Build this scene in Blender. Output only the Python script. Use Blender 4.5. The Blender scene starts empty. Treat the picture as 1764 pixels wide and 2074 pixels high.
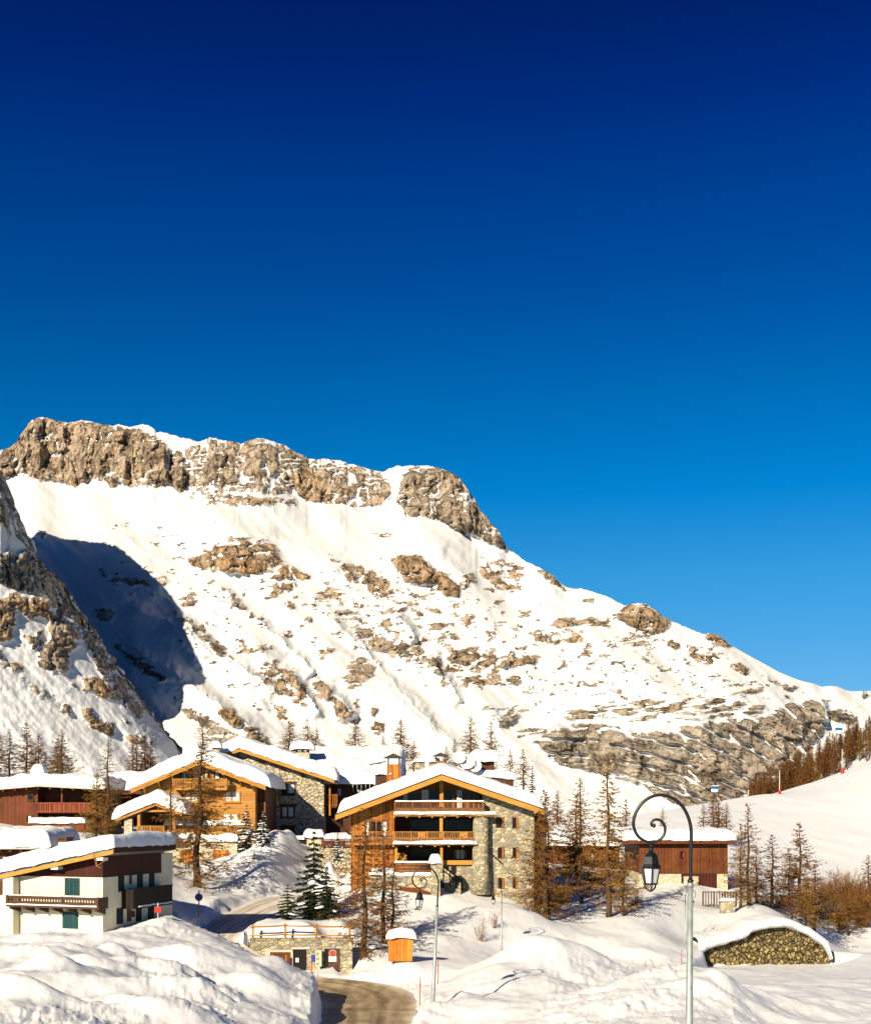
import bpy, bmesh, math, random
import numpy as np
from mathutils import Vector, Matrix
C = bpy.context
col = C.scene.collection
R = math.radians

# ------------------------------------------------------------------ camera, sky, sun, exposure
F = 2600.0            # focal length in units of a 1764 px wide frame
HZ = 1640.0           # row of the horizon in that frame
cam = bpy.data.cameras.new('camera'); cam_ob = bpy.data.objects.new('camera', cam); col.objects.link(cam_ob)
cam.sensor_fit = 'HORIZONTAL'; cam.sensor_width = 36.0
cam.lens = 36.0*F/1764.0
cam.shift_y = (HZ-1037.0)/1764.0
cam.clip_start = 0.5; cam.clip_end = 20000
cam_ob.location = (0, 0, 0); cam_ob.rotation_euler = (R(90), 0, 0)
C.scene.camera = cam_ob

SUN_AZ, SUN_EL = 29.0, 26.0      # sun stands behind the camera, to the left
to_sun = Vector((-math.sin(R(SUN_AZ))*math.cos(R(SUN_EL)), -math.cos(R(SUN_AZ))*math.cos(R(SUN_EL)), math.sin(R(SUN_EL))))
sun = bpy.data.lights.new('sun', 'SUN'); sun.energy = 5.0; sun.angle = R(0.5); sun.color = (1.0, 0.88, 0.67)
sun_ob = bpy.data.objects.new('sun', sun); col.objects.link(sun_ob)
sun_ob.rotation_euler = to_sun.to_track_quat('Z', 'Y').to_euler()

world = bpy.data.worlds.new('World'); C.scene.world = world; world.use_nodes = True
nt = world.node_tree; nt.nodes.clear()
sky = nt.nodes.new('ShaderNodeTexSky'); sky.sky_type = 'NISHITA'; sky.sun_disc = False
sky.sun_elevation = R(SUN_EL); sky.sun_rotation = R(180+SUN_AZ); sky.altitude = 1850; sky.air_density = 1.0; sky.dust_density = 0.3; sky.ozone_density = 2.0
tc = nt.nodes.new('ShaderNodeTexCoord'); sx = nt.nodes.new('ShaderNodeSeparateXYZ')
nt.links.new(tc.outputs['Generated'], sx.inputs[0])
rp = nt.nodes.new('ShaderNodeValToRGB')
SKY_TINT = [(0.0, (0.209, 0.374, 0.615)), (0.027, (0.209, 0.374, 0.615)), (0.091, (0.173, 0.393, 0.554)), (0.178, (0.077, 0.44, 0.627)), (0.238, (0.002, 0.398, 0.664)), (0.307, (0.0, 0.321, 0.589)), (0.371, (0.0, 0.223, 0.531)), (0.43, (0.0, 0.16, 0.485)), (0.484, (0.0, 0.093, 0.402)), (0.534, (0.0, 0.059, 0.289)), (1.0, (0.012, 0.04, 0.14))]
els = rp.color_ramp.elements
els[0].position = SKY_TINT[0][0]; els[0].color = (*SKY_TINT[0][1], 1)
els[1].position = SKY_TINT[-1][0]; els[1].color = (*SKY_TINT[-1][1], 1)
for p, c in SKY_TINT[1:-1]:
    e = els.new(p); e.color = (*c, 1)
nt.links.new(sx.outputs['Z'], rp.inputs[0])
mx = nt.nodes.new('ShaderNodeMix'); mx.data_type = 'RGBA'; mx.blend_type = 'MULTIPLY'; mx.inputs[0].default_value = 1.0
nt.links.new(sky.outputs[0], mx.inputs[6]); nt.links.new(rp.outputs[0], mx.inputs[7])
bg = nt.nodes.new('ShaderNodeBackground'); bg.inputs[1].default_value = 0.10
nt.links.new(mx.outputs[2], bg.inputs[0])
wo = nt.nodes.new('ShaderNodeOutputWorld'); nt.links.new(bg.outputs[0], wo.inputs[0])
vs = C.scene.view_settings
vs.view_transform = 'Standard'; vs.look = 'None'; vs.exposure = 0.64; vs.gamma = 1.0; vs.use_curve_mapping = False
C.scene.cycles.max_bounces = 6; C.scene.cycles.diffuse_bounces = 1; C.scene.cycles.transparent_max_bounces = 6

# ------------------------------------------------------------------ small numeric helpers
def Wp(u, v, Y):                       # frame position + distance -> place in the world
    return np.array([(u-882.0)/F*Y, Y, -(v-HZ)/F*Y])
def crop(x0, y0, k):                   # measured on an enlarged crop -> frame position
    return lambda x, y: ((x0+x/k)/1.49660, (y0+y/k)/1.49660)
Z1 = crop(0, 2150, 2.52); Z2 = crop(600, 2150, 2.52); Z3 = crop(1000, 2250, 2.52); Z4 = crop(1600, 2250, 2.52)
Z5 = crop(2000, 2050, 2.756); Z6 = crop(0, 2500, 1.96); Z7 = crop(700, 2600, 2.205); Z8 = crop(1700, 2500, 1.8766)
M1 = crop(0, 1200, 1.8856); M2 = crop(700, 1200, 1.8856); M3 = crop(1500, 1500, 1.5474)
K1 = crop(0, 2300, 4.2); K2 = crop(380, 2230, 3.3923); K3 = crop(840, 2220, 4.9); K4 = crop(1400, 2280, 5.88)
K5 = crop(740, 2760, 3.3923); K6 = crop(2080, 2620, 3.15)

def _hash(ix, iy, seed):
    h = (ix.astype(np.int64)*374761393 + iy.astype(np.int64)*668265263 + seed*1442695041) & 0xFFFFFFFF
    h = ((h ^ (h >> 13))*1274126177) & 0xFFFFFFFF
    h = (h ^ (h >> 16)) & 0xFFFFFFFF
    return h
def gnoise(x, y, seed=0):              # gradient noise, about -0.7..0.7
    x0 = np.floor(x); y0 = np.floor(y); fx = x-x0; fy = y-y0
    ux = fx*fx*fx*(fx*(fx*6-15)+10); uy = fy*fy*fy*(fy*(fy*6-15)+10)
    def g(dx, dy):
        a = _hash(x0+dx, y0+dy, seed)*(2*math.pi/4294967296.0)
        return np.cos(a)*(fx-dx)+np.sin(a)*(fy-dy)
    a = g(0, 0)+(g(1, 0)-g(0, 0))*ux
    b = g(0, 1)+(g(1, 1)-g(0, 1))*ux
    return (a+(b-a)*uy)*1.4
def fbm(x, y, octs=5, seed=0, gain=0.5, lac=2.03):
    s = 0; a = 1.0; t = 0
    for o in range(octs):
        s = s+a*gnoise(x, y, seed+o*17); t += a
        x = x*lac+3.7; y = y*lac-1.3; a *= gain
    return s/t
def ridged(x, y, octs=4, seed=0, gain=0.5):
    s = 0; a = 1.0; t = 0
    for o in range(octs):
        s = s+a*(1-np.abs(gnoise(x, y, seed+o*31))*2.0); t += a
        x = x*2.1+1.1; y = y*2.1+7.7; a *= gain
    return s/t
def sstep(a, b, x):
    t = np.clip((x-a)/(b-a), 0, 1); return t*t*(3-2*t)
def poly_sd(px, py, poly):             # signed distance to a closed polygon, positive inside
    d = np.full(px.shape, 1e9); inside = np.zeros(px.shape, bool); n = len(poly)
    for i in range(n):
        x0, y0 = poly[i]; x1, y1 = poly[(i+1) % n]
        ex, ey = x1-x0, y1-y0; wx, wy = px-x0, py-y0
        t = np.clip((wx*ex+wy*ey)/(ex*ex+ey*ey+1e-12), 0, 1)
        d = np.minimum(d, (wx-ex*t)**2+(wy-ey*t)**2)
        c = ((y0 > py) != (y1 > py))
        with np.errstate(divide='ignore', invalid='ignore'):
            c &= px < (x1-x0)*(py-y0)/(y1-y0+1e-12)+x0
        inside ^= c
    d = np.sqrt(d)
    return np.where(inside, d, -d)
def line_sd(px, py, line):             # signed distance to an open line (positive on its right, going along it) and 0..1 along it
    best = np.full(px.shape, 1e18); sg = np.zeros(px.shape); al = np.zeros(px.shape); n = len(line)-1
    for i in range(n):
        x0, y0 = line[i]; x1, y1 = line[i+1]
        ex, ey = x1-x0, y1-y0; wx, wy = px-x0, py-y0
        t = np.clip((wx*ex+wy*ey)/(ex*ex+ey*ey+1e-12), 0, 1)
        d = (wx-ex*t)**2+(wy-ey*t)**2
        m = d < best
        best = np.where(m, d, best); sg = np.where(m, np.sign(wx*(-ey)+wy*ex), sg); al = np.where(m, (i+t)/n, al)
    return np.sqrt(best)*-sg, al
def blur(a, r, axis):
    if r < 1: return a
    k = np.ones(2*r+1)/(2*r+1)
    p = [(0, 0)]*a.ndim; p[axis] = (r, r)
    b = np.pad(a, p, mode='edge')
    cs = np.cumsum(b, axis=axis); z = np.zeros_like(np.take(cs, [0], axis=axis)); cs = np.concatenate([z, cs], axis=axis)
    n = a.shape[axis]
    return (np.take(cs, range(2*r+1, 2*r+1+n), axis=axis)-np.take(cs, range(0, n), axis=axis))/(2*r+1)

# ------------------------------------------------------------------ objects
def props(o, label=None, cat=None, group=None, kind=None):
    if label: o['label'] = label
    if cat: o['category'] = cat
    if group: o['group'] = group
    if kind: o['kind'] = kind
    return o
def thing(name, label, cat, loc=(0, 0, 0), rz=0.0, group=None):
    o = bpy.data.objects.new(name, None); col.objects.link(o)
    o.empty_display_size = 0.3
    o.location = loc; o.rotation_euler = (0, 0, rz)
    return props(o, label, cat, group)
def link(name, me, parent=None):
    o = bpy.data.objects.new(name, me); col.objects.link(o)
    if parent is not None: o.parent = parent
    return o
def copy_tree(o, parent=None):
    c = o.copy(); col.objects.link(c)
    if parent is not None: c.parent = parent
    for ch in list(o.children): copy_tree(ch, c)
    return c
def grid_mesh(name, P, mat, smooth=True, attrs=None, flip=False, wrap=False):
    n, m = P.shape[:2]
    me = bpy.data.meshes.new(name)
    idx = np.arange(n*m).reshape(n, m)
    a, b, c, d = idx[:-1, :-1], idx[:-1, 1:], idx[1:, 1:], idx[1:, :-1]
    q = np.stack([a, b, c, d] if not flip else [a, d, c, b], -1).reshape(-1, 4)
    me.vertices.add(n*m); me.vertices.foreach_set('co', P.reshape(-1).astype(np.float32))
    nf = len(q); me.loops.add(nf*4); me.polygons.add(nf)
    me.loops.foreach_set('vertex_index', q.reshape(-1).astype(np.int32))
    me.polygons.foreach_set('loop_start', (np.arange(nf)*4).astype(np.int32))
    me.polygons.foreach_set('loop_total', np.full(nf, 4, np.int32))
    me.polygons.foreach_set('use_smooth', np.full(nf, smooth, bool))
    me.update(calc_edges=True)
    for k, v in (attrs or {}).items():
        at = me.attributes.new(k, 'FLOAT', 'POINT'); at.data.foreach_set('value', v.reshape(-1).astype(np.float32))
    me.materials.append(mat)
    return me

class MB:                               # collects boxes, bars, tubes and prisms into one mesh
    def __init__(s): s.v = []; s.f = []; s.sm = []
    def add(s, vs, fs, smooth=False):
        o = len(s.v); s.v += [tuple(p) for p in vs]; s.f += [tuple(i+o for i in f) for f in fs]; s.sm += [smooth]*len(fs); return s
    def box(s, x0, x1, y0, y1, z0, z1):
        return s.add([(x0, y0, z0), (x1, y0, z0), (x1, y1, z0), (x0, y1, z0), (x0, y0, z1), (x1, y0, z1), (x1, y1, z1), (x0, y1, z1)],
                     [(0, 3, 2, 1), (4, 5, 6, 7), (0, 1, 5, 4), (1, 2, 6, 5), (2, 3, 7, 6), (3, 0, 4, 7)])
    def prism(s, pts, y0, y1):          # polygon in x,z pushed through y
        n = len(pts); a = sum(pts[i][0]*pts[(i+1) % n][1]-pts[(i+1) % n][0]*pts[i][1] for i in range(n))
        if a < 0: pts = pts[::-1]
        vs = [(x, y0, z) for x, z in pts]+[(x, y1, z) for x, z in pts]
        fs = [tuple(range(n)), tuple(range(2*n-1, n-1, -1))]+[(i, i+n, (i+1) % n+n, (i+1) % n) for i in range(n)]
        return s.add(vs, fs)
    def prism_x(s, pts, x0, x1):        # polygon in y,z pushed through x
        n = len(pts); a = sum(pts[i][0]*pts[(i+1) % n][1]-pts[(i+1) % n][0]*pts[i][1] for i in range(n))
        if a < 0: pts = pts[::-1]
        vs = [(x1, y, z) for y, z in pts]+[(x0, y, z) for y, z in pts]
        fs = [tuple(range(n)), tuple(range(2*n-1, n-1, -1))]+[(i, i+n, (i+1) % n+n, (i+1) % n) for i in range(n)]
        return s.add(vs, fs)
    def bar(s, a, b, w, h=None):        # square bar from a to b
        h = h or w; a = Vector(a); b = Vector(b); d = (b-a).normalized()
        up = Vector((0, 0, 1)) if abs(d.z) < 0.9 else Vector((0, 1, 0))
        x = d.cross(up).normalized()*w/2; y = x.cross(d).normalized()*h/2
        vs = [a-x-y, a+x-y, a+x+y, a-x+y, b-x-y, b+x-y, b+x+y, b-x+y]
        return s.add(vs, [(0, 1, 2, 3), (7, 6, 5, 4), (0, 4, 5, 1), (1, 5, 6, 2), (2, 6, 7, 3), (3, 7, 4, 0)])
    def tube(s, path, rad, n=8, cap=True, smooth=True):
        path = [Vector(p) for p in path]; m = len(path)
        rad = rad if hasattr(rad, '__len__') else [rad]*m
        vs = []; up = None
        for i, p in enumerate(path):
            d = (path[min(i+1, m-1)]-path[max(i-1, 0)]).normalized()
            if up is None:
                up = d.cross(Vector((0, 1, 0)) if abs(d.y) < 0.9 else Vector((1, 0, 0))).normalized()
            up = (up-d*up.dot(d)).normalized(); sd = d.cross(up)
            for k in range(n):
                a = 2*math.pi*k/n; vs.append(p+(up*math.cos(a)+sd*math.sin(a))*rad[i])
        fs = [(i*n+k, i*n+(k+1) % n, (i+1)*n+(k+1) % n, (i+1)*n+k) for i in range(m-1) for k in range(n)]
        if cap: fs += [tuple(range(n-1, -1, -1)), tuple(range((m-1)*n, m*n))]
        return s.add(vs, fs, smooth)
    def lathe(s, prof, cx=0, cy=0, n=10, smooth=True, a0=0.0):   # profile of (radius, z)
        vs = [(cx+r*math.cos(a0+2*math.pi*k/n), cy+r*math.sin(a0+2*math.pi*k/n), z) for r, z in prof for k in range(n)]
        m = len(prof)
        fs = [(i*n+k, i*n+(k+1) % n, (i+1)*n+(k+1) % n, (i+1)*n+k) for i in range(m-1) for k in range(n)]
        fs += [tuple(range(n-1, -1, -1)), tuple(range((m-1)*n, m*n))]
        return s.add(vs, fs, smooth)
    def build(s, name, mat, parent=None, bevel=0.0):
        me = bpy.data.meshes.new(name); me.from_pydata(s.v, [], s.f); me.update()
        me.polygons.foreach_set('use_smooth', s.sm); me.materials.append(mat)
        o = link(name, me, parent)
        if bevel:
            b = o.modifiers.new('bevel', 'BEVEL'); b.width = bevel; b.segments = 2; b.limit_method = 'ANGLE'
        return o
# ------------------------------------------------------------------ materials
def newmat(name):
    m = bpy.data.materials.new(name); m.use_nodes = True; t = m.node_tree
    return m, t, t.nodes['Principled BSDF']
def N(t, typ, **kw):
    n = t.nodes.new(typ)
    for k, v in kw.items():
        if k.startswith('i_'):
            key = k[2:]; key = int(key) if key.isdigit() else key.replace('_', ' ')
            n.inputs[key].default_value = v
        else: setattr(n, k, v)
    return n
def L(t, a, b): t.links.new(a, b)
def ramp(t, fac, stops, interp='LINEAR'):
    n = t.nodes.new('ShaderNodeValToRGB'); n.color_ramp.interpolation = interp; e = n.color_ramp.elements
    e[0].position, e[0].color = stops[0][0], (*stops[0][1], 1)
    e[1].position, e[1].color = stops[-1][0], (*stops[-1][1], 1)
    for p, c in stops[1:-1]:
        q = e.new(p); q.color = (*c, 1)
    L(t, fac, n.inputs[0]); return n.outputs[0]
def math_(t, op, a, b=None, clamp=False):
    n = t.nodes.new('ShaderNodeMath'); n.operation = op; n.use_clamp = clamp
    for i, x in enumerate((a, b)):
        if x is None: continue
        if isinstance(x, (int, float)): n.inputs[i].default_value = x
        else: L(t, x, n.inputs[i])
    return n.outputs[0]
def mixc(t, fac, a, b, mode='MIX'):
    n = t.nodes.new('ShaderNodeMix'); n.data_type = 'RGBA'; n.blend_type = mode
    for i, x in ((0, fac), (6, a), (7, b)):
        if isinstance(x, (int, float)): n.inputs[i].default_value = x
        elif isinstance(x, tuple): n.inputs[i].default_value = (*x, 1) if len(x) == 3 else x
        else: L(t, x, n.inputs[i])
    return n.outputs[2]
def noise(t, vec, scale, detail=4, rough=0.5):
    n = N(t, 'ShaderNodeTexNoise'); n.inputs['Scale'].default_value = scale; n.inputs['Detail'].default_value = detail; n.inputs['Roughness'].default_value = rough
    if vec is not None: L(t, vec, n.inputs['Vector'])
    return n.outputs['Fac']
def mapped(t, vec, sc):
    n = N(t, 'ShaderNodeMapping'); n.inputs['Scale'].default_value = sc; L(t, vec, n.inputs['Vector']); return n.outputs[0]
def bump(t, bs, h, dist, strength=1.0):
    n = N(t, 'ShaderNodeBump'); n.inputs['Distance'].default_value = dist; n.inputs['Strength'].default_value = strength
    L(t, h, n.inputs['Height']); L(t, n.outputs[0], bs.inputs['Normal'])
def attr(t, name):
    n = N(t, 'ShaderNodeAttribute'); n.attribute_name = name; return n.outputs['Fac']
SNOW = (0.83, 0.825, 0.815)

def mat_snow(name, scale=1.0, rough_attr=False):
    m, t, b = newmat(name); co = N(t, 'ShaderNodeNewGeometry').outputs['Position']
    n1 = noise(t, co, 1.6*scale, 7, 0.68); n2 = noise(t, co, 12*scale, 4, 0.7)
    h = math_(t, 'ADD', math_(t, 'MULTIPLY', n1, 1.0), math_(t, 'MULTIPLY', n2, 0.16))
    bump(t, b, h, 0.10/scale, 0.7)
    n3 = noise(t, co, 0.35*scale, 3, 0.5)
    L(t, ramp(t, n3, [(0.3, (0.80, 0.795, 0.785)), (0.7, SNOW)]), b.inputs['Base Color'])
    b.inputs['Roughness'].default_value = 0.55; b.inputs['Specular IOR Level'].default_value = 0.25
    return m
def mat_mountain(name, rockscale=1.0):
    m, t, b = newmat(name); geo = N(t, 'ShaderNodeNewGeometry'); co = geo.outputs['Position']; rs = rockscale
    rock = attr(t, 'rock'); tone = attr(t, 'tone')
    fine = noise(t, co, 0.30*rs, 7, 0.72)
    nz = N(t, 'ShaderNodeSeparateXYZ'); L(t, geo.outputs['Normal'], nz.inputs[0])
    ledge = math_(t, 'SUBTRACT', nz.outputs[2], 0.58)          # snow stays on the flat ledges of a rock face
    f = math_(t, 'ADD', math_(t, 'SUBTRACT', rock, 0.5), math_(t, 'MULTIPLY', math_(t, 'SUBTRACT', fine, 0.5), 1.7))
    f = math_(t, 'SUBTRACT', f, math_(t, 'MULTIPLY', math_(t, 'MAXIMUM', ledge, -0.12), 0.45))
    f = math_(t, 'ADD', math_(t, 'MULTIPLY', f, 7.0), 0.5, clamp=True)
    # broken stone: big tone patches, upright streaks, level beds, sharp cracks
    n1 = noise(t, co, 0.035*rs, 8, 0.66)
    st = noise(t, mapped(t, co, (0.03, 0.03, 0.30)), rs, 7, 0.7)
    vt = noise(t, mapped(t, co, (0.22, 0.16, 0.030)), rs, 7, 0.7)
    c = ramp(t, math_(t, 'ADD', math_(t, 'MULTIPLY', n1, 0.6), math_(t, 'MULTIPLY', st, 0.4)), [(0.36, (0.20, 0.155, 0.115)), (0.46, (0.41, 0.345, 0.27)), (0.54, (0.53, 0.455, 0.365)), (0.64, (0.65, 0.57, 0.47))])
    c = mixc(t, math_(t, 'MULTIPLY', tone, 0.9, clamp=True), c, mixc(t, 1.0, c, (1.30, 0.92, 0.52), 'MULTIPLY'), 'MIX')
    c = mixc(t, 0.9, c, ramp(t, vt, [(0.36, (0.42, 0.40, 0.40)), (0.56, (1, 1, 1))]), 'MULTIPLY')
    wob = N(t, 'ShaderNodeVectorMath', operation='MULTIPLY_ADD'); wn = N(t, 'ShaderNodeTexNoise'); wn.inputs['Scale'].default_value = 0.05*rs; wn.inputs['Detail'].default_value = 5; L(t, co, wn.inputs['Vector'])
    L(t, wn.outputs['Color'], wob.inputs[0]); wob.inputs[1].default_value = (26, 26, 26); L(t, co, wob.inputs[2])
    vo = N(t, 'ShaderNodeTexVoronoi', feature='DISTANCE_TO_EDGE'); vo.inputs['Scale'].default_value = rs; L(t, mapped(t, wob.outputs[0], (0.062, 0.05, 0.028)), vo.inputs['Vector'])
    cr = ramp(t, vo.outputs['Distance'], [(0.0, (0.25, 0.24, 0.25)), (0.05, (0.7, 0.69, 0.68)), (0.13, (1, 1, 1))])
    c = mixc(t, 0.85, c, cr, 'MULTIPLY')
    L(t, mixc(t, f, (0.63, 0.625, 0.615), c), b.inputs['Base Color'])
    hh = math_(t, 'ADD', math_(t, 'MULTIPLY', n1, 1.6), math_(t, 'ADD', math_(t, 'MULTIPLY', vt, 0.8), math_(t, 'MULTIPLY', math_(t, 'MINIMUM', vo.outputs['Distance'], 0.12), 4.0)))
    sn = math_(t, 'MULTIPLY', noise(t, co, 0.10, 5, 0.6), 0.12)
    bump(t, b, math_(t, 'ADD', math_(t, 'MULTIPLY', hh, f), sn), 5.0/rs, 1.0)
    b.inputs['Roughness'].default_value = 0.8; b.inputs['Specular IOR Level'].default_value = 0.15
    return m
def mat_planks(name, cols, w=0.16, horizontal=False, rough=0.6, gap=0.07, stain=0.35):
    m, t, b = newmat(name); co = N(t, 'ShaderNodeTexCoord').outputs['Object']
    s = N(t, 'ShaderNodeSeparateXYZ'); L(t, co, s.inputs[0])
    a = s.outputs[2] if horizontal else math_(t, 'ADD', s.outputs[0], s.outputs[1])
    k = math_(t, 'DIVIDE', a, w); fr = math_(t, 'FRACT', k); fl = math_(t, 'FLOOR', k)
    wn = N(t, 'ShaderNodeTexWhiteNoise', noise_dimensions='1D'); L(t, fl, wn.inputs['W'])
    c = ramp(t, wn.outputs['Value'], [(0.0, cols[0]), (0.5, cols[1]), (1.0, cols[2])])
    g = noise(t, mapped(t, co, (1.5, 1.5, 14) if horizontal else (14, 14, 1.2)), 2.0, 5, 0.6)
    c = mixc(t, 0.55, c, ramp(t, g, [(0.3, (0.5, 0.45, 0.42)), (0.65, (1.1, 1.08, 1.05))]), 'MULTIPLY')
    big = noise(t, co, 0.55, 4, 0.6)
    c = mixc(t, stain, c, ramp(t, big, [(0.35, (0.45, 0.36, 0.30)), (0.6, (1.05, 1.05, 1.05))]), 'MULTIPLY')
    edge = math_(t, 'LESS_THAN', fr, gap)
    c = mixc(t, math_(t, 'MULTIPLY', edge, 0.8), c, (0.02, 0.012, 0.008))
    L(t, c, b.inputs['Base Color']); b.inputs['Roughness'].default_value = rough; b.inputs['Specular IOR Level'].default_value = 0.2
    bump(t, b, math_(t, 'SUBTRACT', math_(t, 'MULTIPLY', g, 0.4), edge), 0.015)
    return m
def mat_stone(name, cols, size=0.42, mortar=(0.30, 0.25, 0.18), flat=1.7, mw=0.045):
    m, t, b = newmat(name); co = N(t, 'ShaderNodeTexCoord').outputs['Object']
    wob = N(t, 'ShaderNodeTexNoise'); wob.inputs['Scale'].default_value = 2.3; L(t, co, wob.inputs['Vector'])
    va = N(t, 'ShaderNodeVectorMath', operation='MULTIPLY_ADD'); L(t, wob.outputs['Color'], va.inputs[0]); va.inputs[1].default_value = (0.42, 0.42, 0.42); L(t, co, va.inputs[2])
    mp = mapped(t, va.outputs[0], (1/size, 1/size, flat/size))
    v1 = N(t, 'ShaderNodeTexVoronoi', feature='F1'); v1.inputs['Scale'].default_value = 1.0; L(t, mp, v1.inputs['Vector'])
    v2 = N(t, 'ShaderNodeTexVoronoi', feature='DISTANCE_TO_EDGE'); v2.inputs['Scale'].default_value = 1.0; L(t, mp, v2.inputs['Vector'])
    sc = N(t, 'ShaderNodeSeparateColor'); L(t, v1.outputs['Color'], sc.inputs[0])
    n = len(cols)
    c = ramp(t, sc.outputs[0], [(i/n, cols[i]) for i in range(n)]+[(1.0, cols[-1])], 'CONSTANT')
    g = noise(t, co, 7.0, 5, 0.65)
    c = mixc(t, 0.6, c, ramp(t, g, [(0.3, (0.55, 0.53, 0.50)), (0.68, (1.15, 1.12, 1.05))]), 'MULTIPLY')
    e = ramp(t, v2.outputs['Distance'], [(mw*0.6, (1, 1, 1)), (mw*1.6, (0, 0, 0))])
    c = mixc(t, e, c, mortar)
    L(t, c, b.inputs['Base Color']); b.inputs['Roughness'].default_value = 0.85; b.inputs['Specular IOR Level'].default_value = 0.15
    h = math_(t, 'MINIMUM', v2.outputs['Distance'], 0.16)
    bump(t, b, math_(t, 'ADD', math_(t, 'MULTIPLY', h, 4.0), math_(t, 'MULTIPLY', g, 0.3)), 0.10)
    return m
def mat_plain(name, c, rough=0.6, metal=0.0, var=0.25, scale=6.0, spec=0.3, bumpd=0.0):
    m, t, b = newmat(name); co = N(t, 'ShaderNodeTexCoord').outputs['Object']
    g = noise(t, co, scale, 5, 0.6)
    lo = tuple(x*(1-var) for x in c); hi = tuple(min(1, x*(1+var*0.5)) for x in c)
    L(t, ramp(t, g, [(0.3, lo), (0.7, hi)]), b.inputs['Base Color'])
    b.inputs['Roughness'].default_value = rough; b.inputs['Metallic'].default_value = metal; b.inputs['Specular IOR Level'].default_value = spec
    if bumpd: bump(t, b, g, bumpd)
    return m
MT = {}
MT['snow'] = mat_snow('snow'); MT['snow_far'] = mat_snow('snow_far', 0.25)
MT['mountain'] = mat_mountain('mountain_rock_and_snow'); MT['spur'] = mat_mountain('spur_rock_and_snow', 1.3)
MT['larch_wood'] = mat_planks('orange_larch_planks', [(0.28, 0.085, 0.012), (0.45, 0.165, 0.025), (0.54, 0.22, 0.042)], 0.24, stain=0.6)
MT['larch_wood_h'] = mat_planks('orange_larch_boards', [(0.44, 0.195, 0.040), (0.52, 0.245, 0.056), (0.57, 0.285, 0.075)], 0.2, True, gap=0.04, stain=0.2)
MT['beam'] = mat_planks('golden_beam', [(0.50, 0.235, 0.036), (0.55, 0.265, 0.046), (0.58, 0.29, 0.056)], 0.5, True, gap=0.0, stain=0.2)
MT['rail'] = mat_plain('rail_wood', (0.36, 0.155, 0.035), 0.6, var=0.35, scale=3)
MT['rail_dark'] = mat_plain('dark_rail_wood', (0.20, 0.075, 0.022), 0.6, var=0.4, scale=3)
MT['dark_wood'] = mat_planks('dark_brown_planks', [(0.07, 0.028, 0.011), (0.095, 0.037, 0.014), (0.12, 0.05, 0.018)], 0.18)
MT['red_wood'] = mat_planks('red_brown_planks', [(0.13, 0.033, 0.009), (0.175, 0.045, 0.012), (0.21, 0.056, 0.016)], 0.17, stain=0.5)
MT['red_rail'] = mat_planks('red_brown_balusters', [(0.36, 0.085, 0.03), (0.42, 0.10, 0.036), (0.46, 0.12, 0.045)], 0.14, gap=0.25)
MT['barn_wood'] = mat_planks('barn_planks', [(0.125, 0.036, 0.009), (0.17, 0.050, 0.012), (0.205, 0.064, 0.016)], 0.16, stain=0.65)
MT['maroon'] = mat_planks('maroon_boards', [(0.050, 0.010, 0.005), (0.062, 0.013, 0.006), (0.075, 0.017, 0.008)], 0.18, stain=0.3)
MT['black_wood'] = mat_planks('blackened_boards', [(0.012, 0.007, 0.005), (0.016, 0.009, 0.007), (0.022, 0.013, 0.01)], 0.16)
MT['brown_rail'] = mat_plain('brown_rail', (0.085, 0.038, 0.019), 0.6, var=0.35, scale=4)
MT['stone'] = mat_stone('grey_tan_masonry', [(0.33, 0.29, 0.21), (0.48, 0.40, 0.26), (0.25, 0.235, 0.20), (0.60, 0.51, 0.34), (0.38, 0.32, 0.21), (0.30, 0.275, 0.23), (0.52, 0.42, 0.24)], 0.50, (0.36, 0.31, 0.22))
MT['stone_pale'] = mat_stone('pale_masonry', [(0.62, 0.54, 0.40), (0.54, 0.46, 0.33), (0.68, 0.60, 0.46), (0.48, 0.42, 0.31), (0.60, 0.50, 0.34)], 0.50, (0.16, 0.125, 0.08), mw=0.06)
MT['stone_dry'] = mat_stone('dark_mossy_rubble', [(0.23, 0.17, 0.065), (0.34, 0.26, 0.11), (0.15, 0.115, 0.05), (0.42, 0.33, 0.15), (0.27, 0.20, 0.08), (0.20, 0.16, 0.08)], 0.40, (0.028, 0.02, 0.010), 1.0, 0.075)
MT['stone_cream'] = mat_stone('cream_masonry', [(0.66, 0.57, 0.40), (0.72, 0.63, 0.46), (0.58, 0.50, 0.34), (0.70, 0.62, 0.47)], 0.5, (0.50, 0.42, 0.28), 1.9, 0.04)
MT['plaster'] = mat_plain('cream_plaster', (0.78, 0.70, 0.50), 0.85, var=0.16, scale=0.8, bumpd=0.01)
MT['white_plaster'] = mat_plain('white_plaster', (0.78, 0.75, 0.70), 0.85, var=0.06, scale=1.2)
MT['teal'] = mat_planks('teal_shutter_boards', [(0.012, 0.062, 0.068), (0.016, 0.075, 0.08), (0.02, 0.085, 0.085)], 0.16, gap=0.12)
MT['dark_teal'] = mat_planks('dark_teal_shutter_boards', [(0.006, 0.022, 0.030), (0.008, 0.027, 0.035), (0.010, 0.032, 0.040)], 0.16, gap=0.1)
MT['slate'] = mat_plain('grey_roof_edge', (0.20, 0.19, 0.18), 0.7, var=0.3)
MT['roof_dark'] = mat_plain('dark_roof_slates', (0.05, 0.042, 0.036), 0.8, var=0.4)
MT['metal_black'] = mat_plain('black_iron', (0.010, 0.009, 0.009), 0.38, 0.0, 0.3, spec=0.5)
MT['galv'] = mat_plain('galvanised_steel', (0.36, 0.40, 0.37), 0.45, 0.35, 0.3, 4.0)
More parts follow.
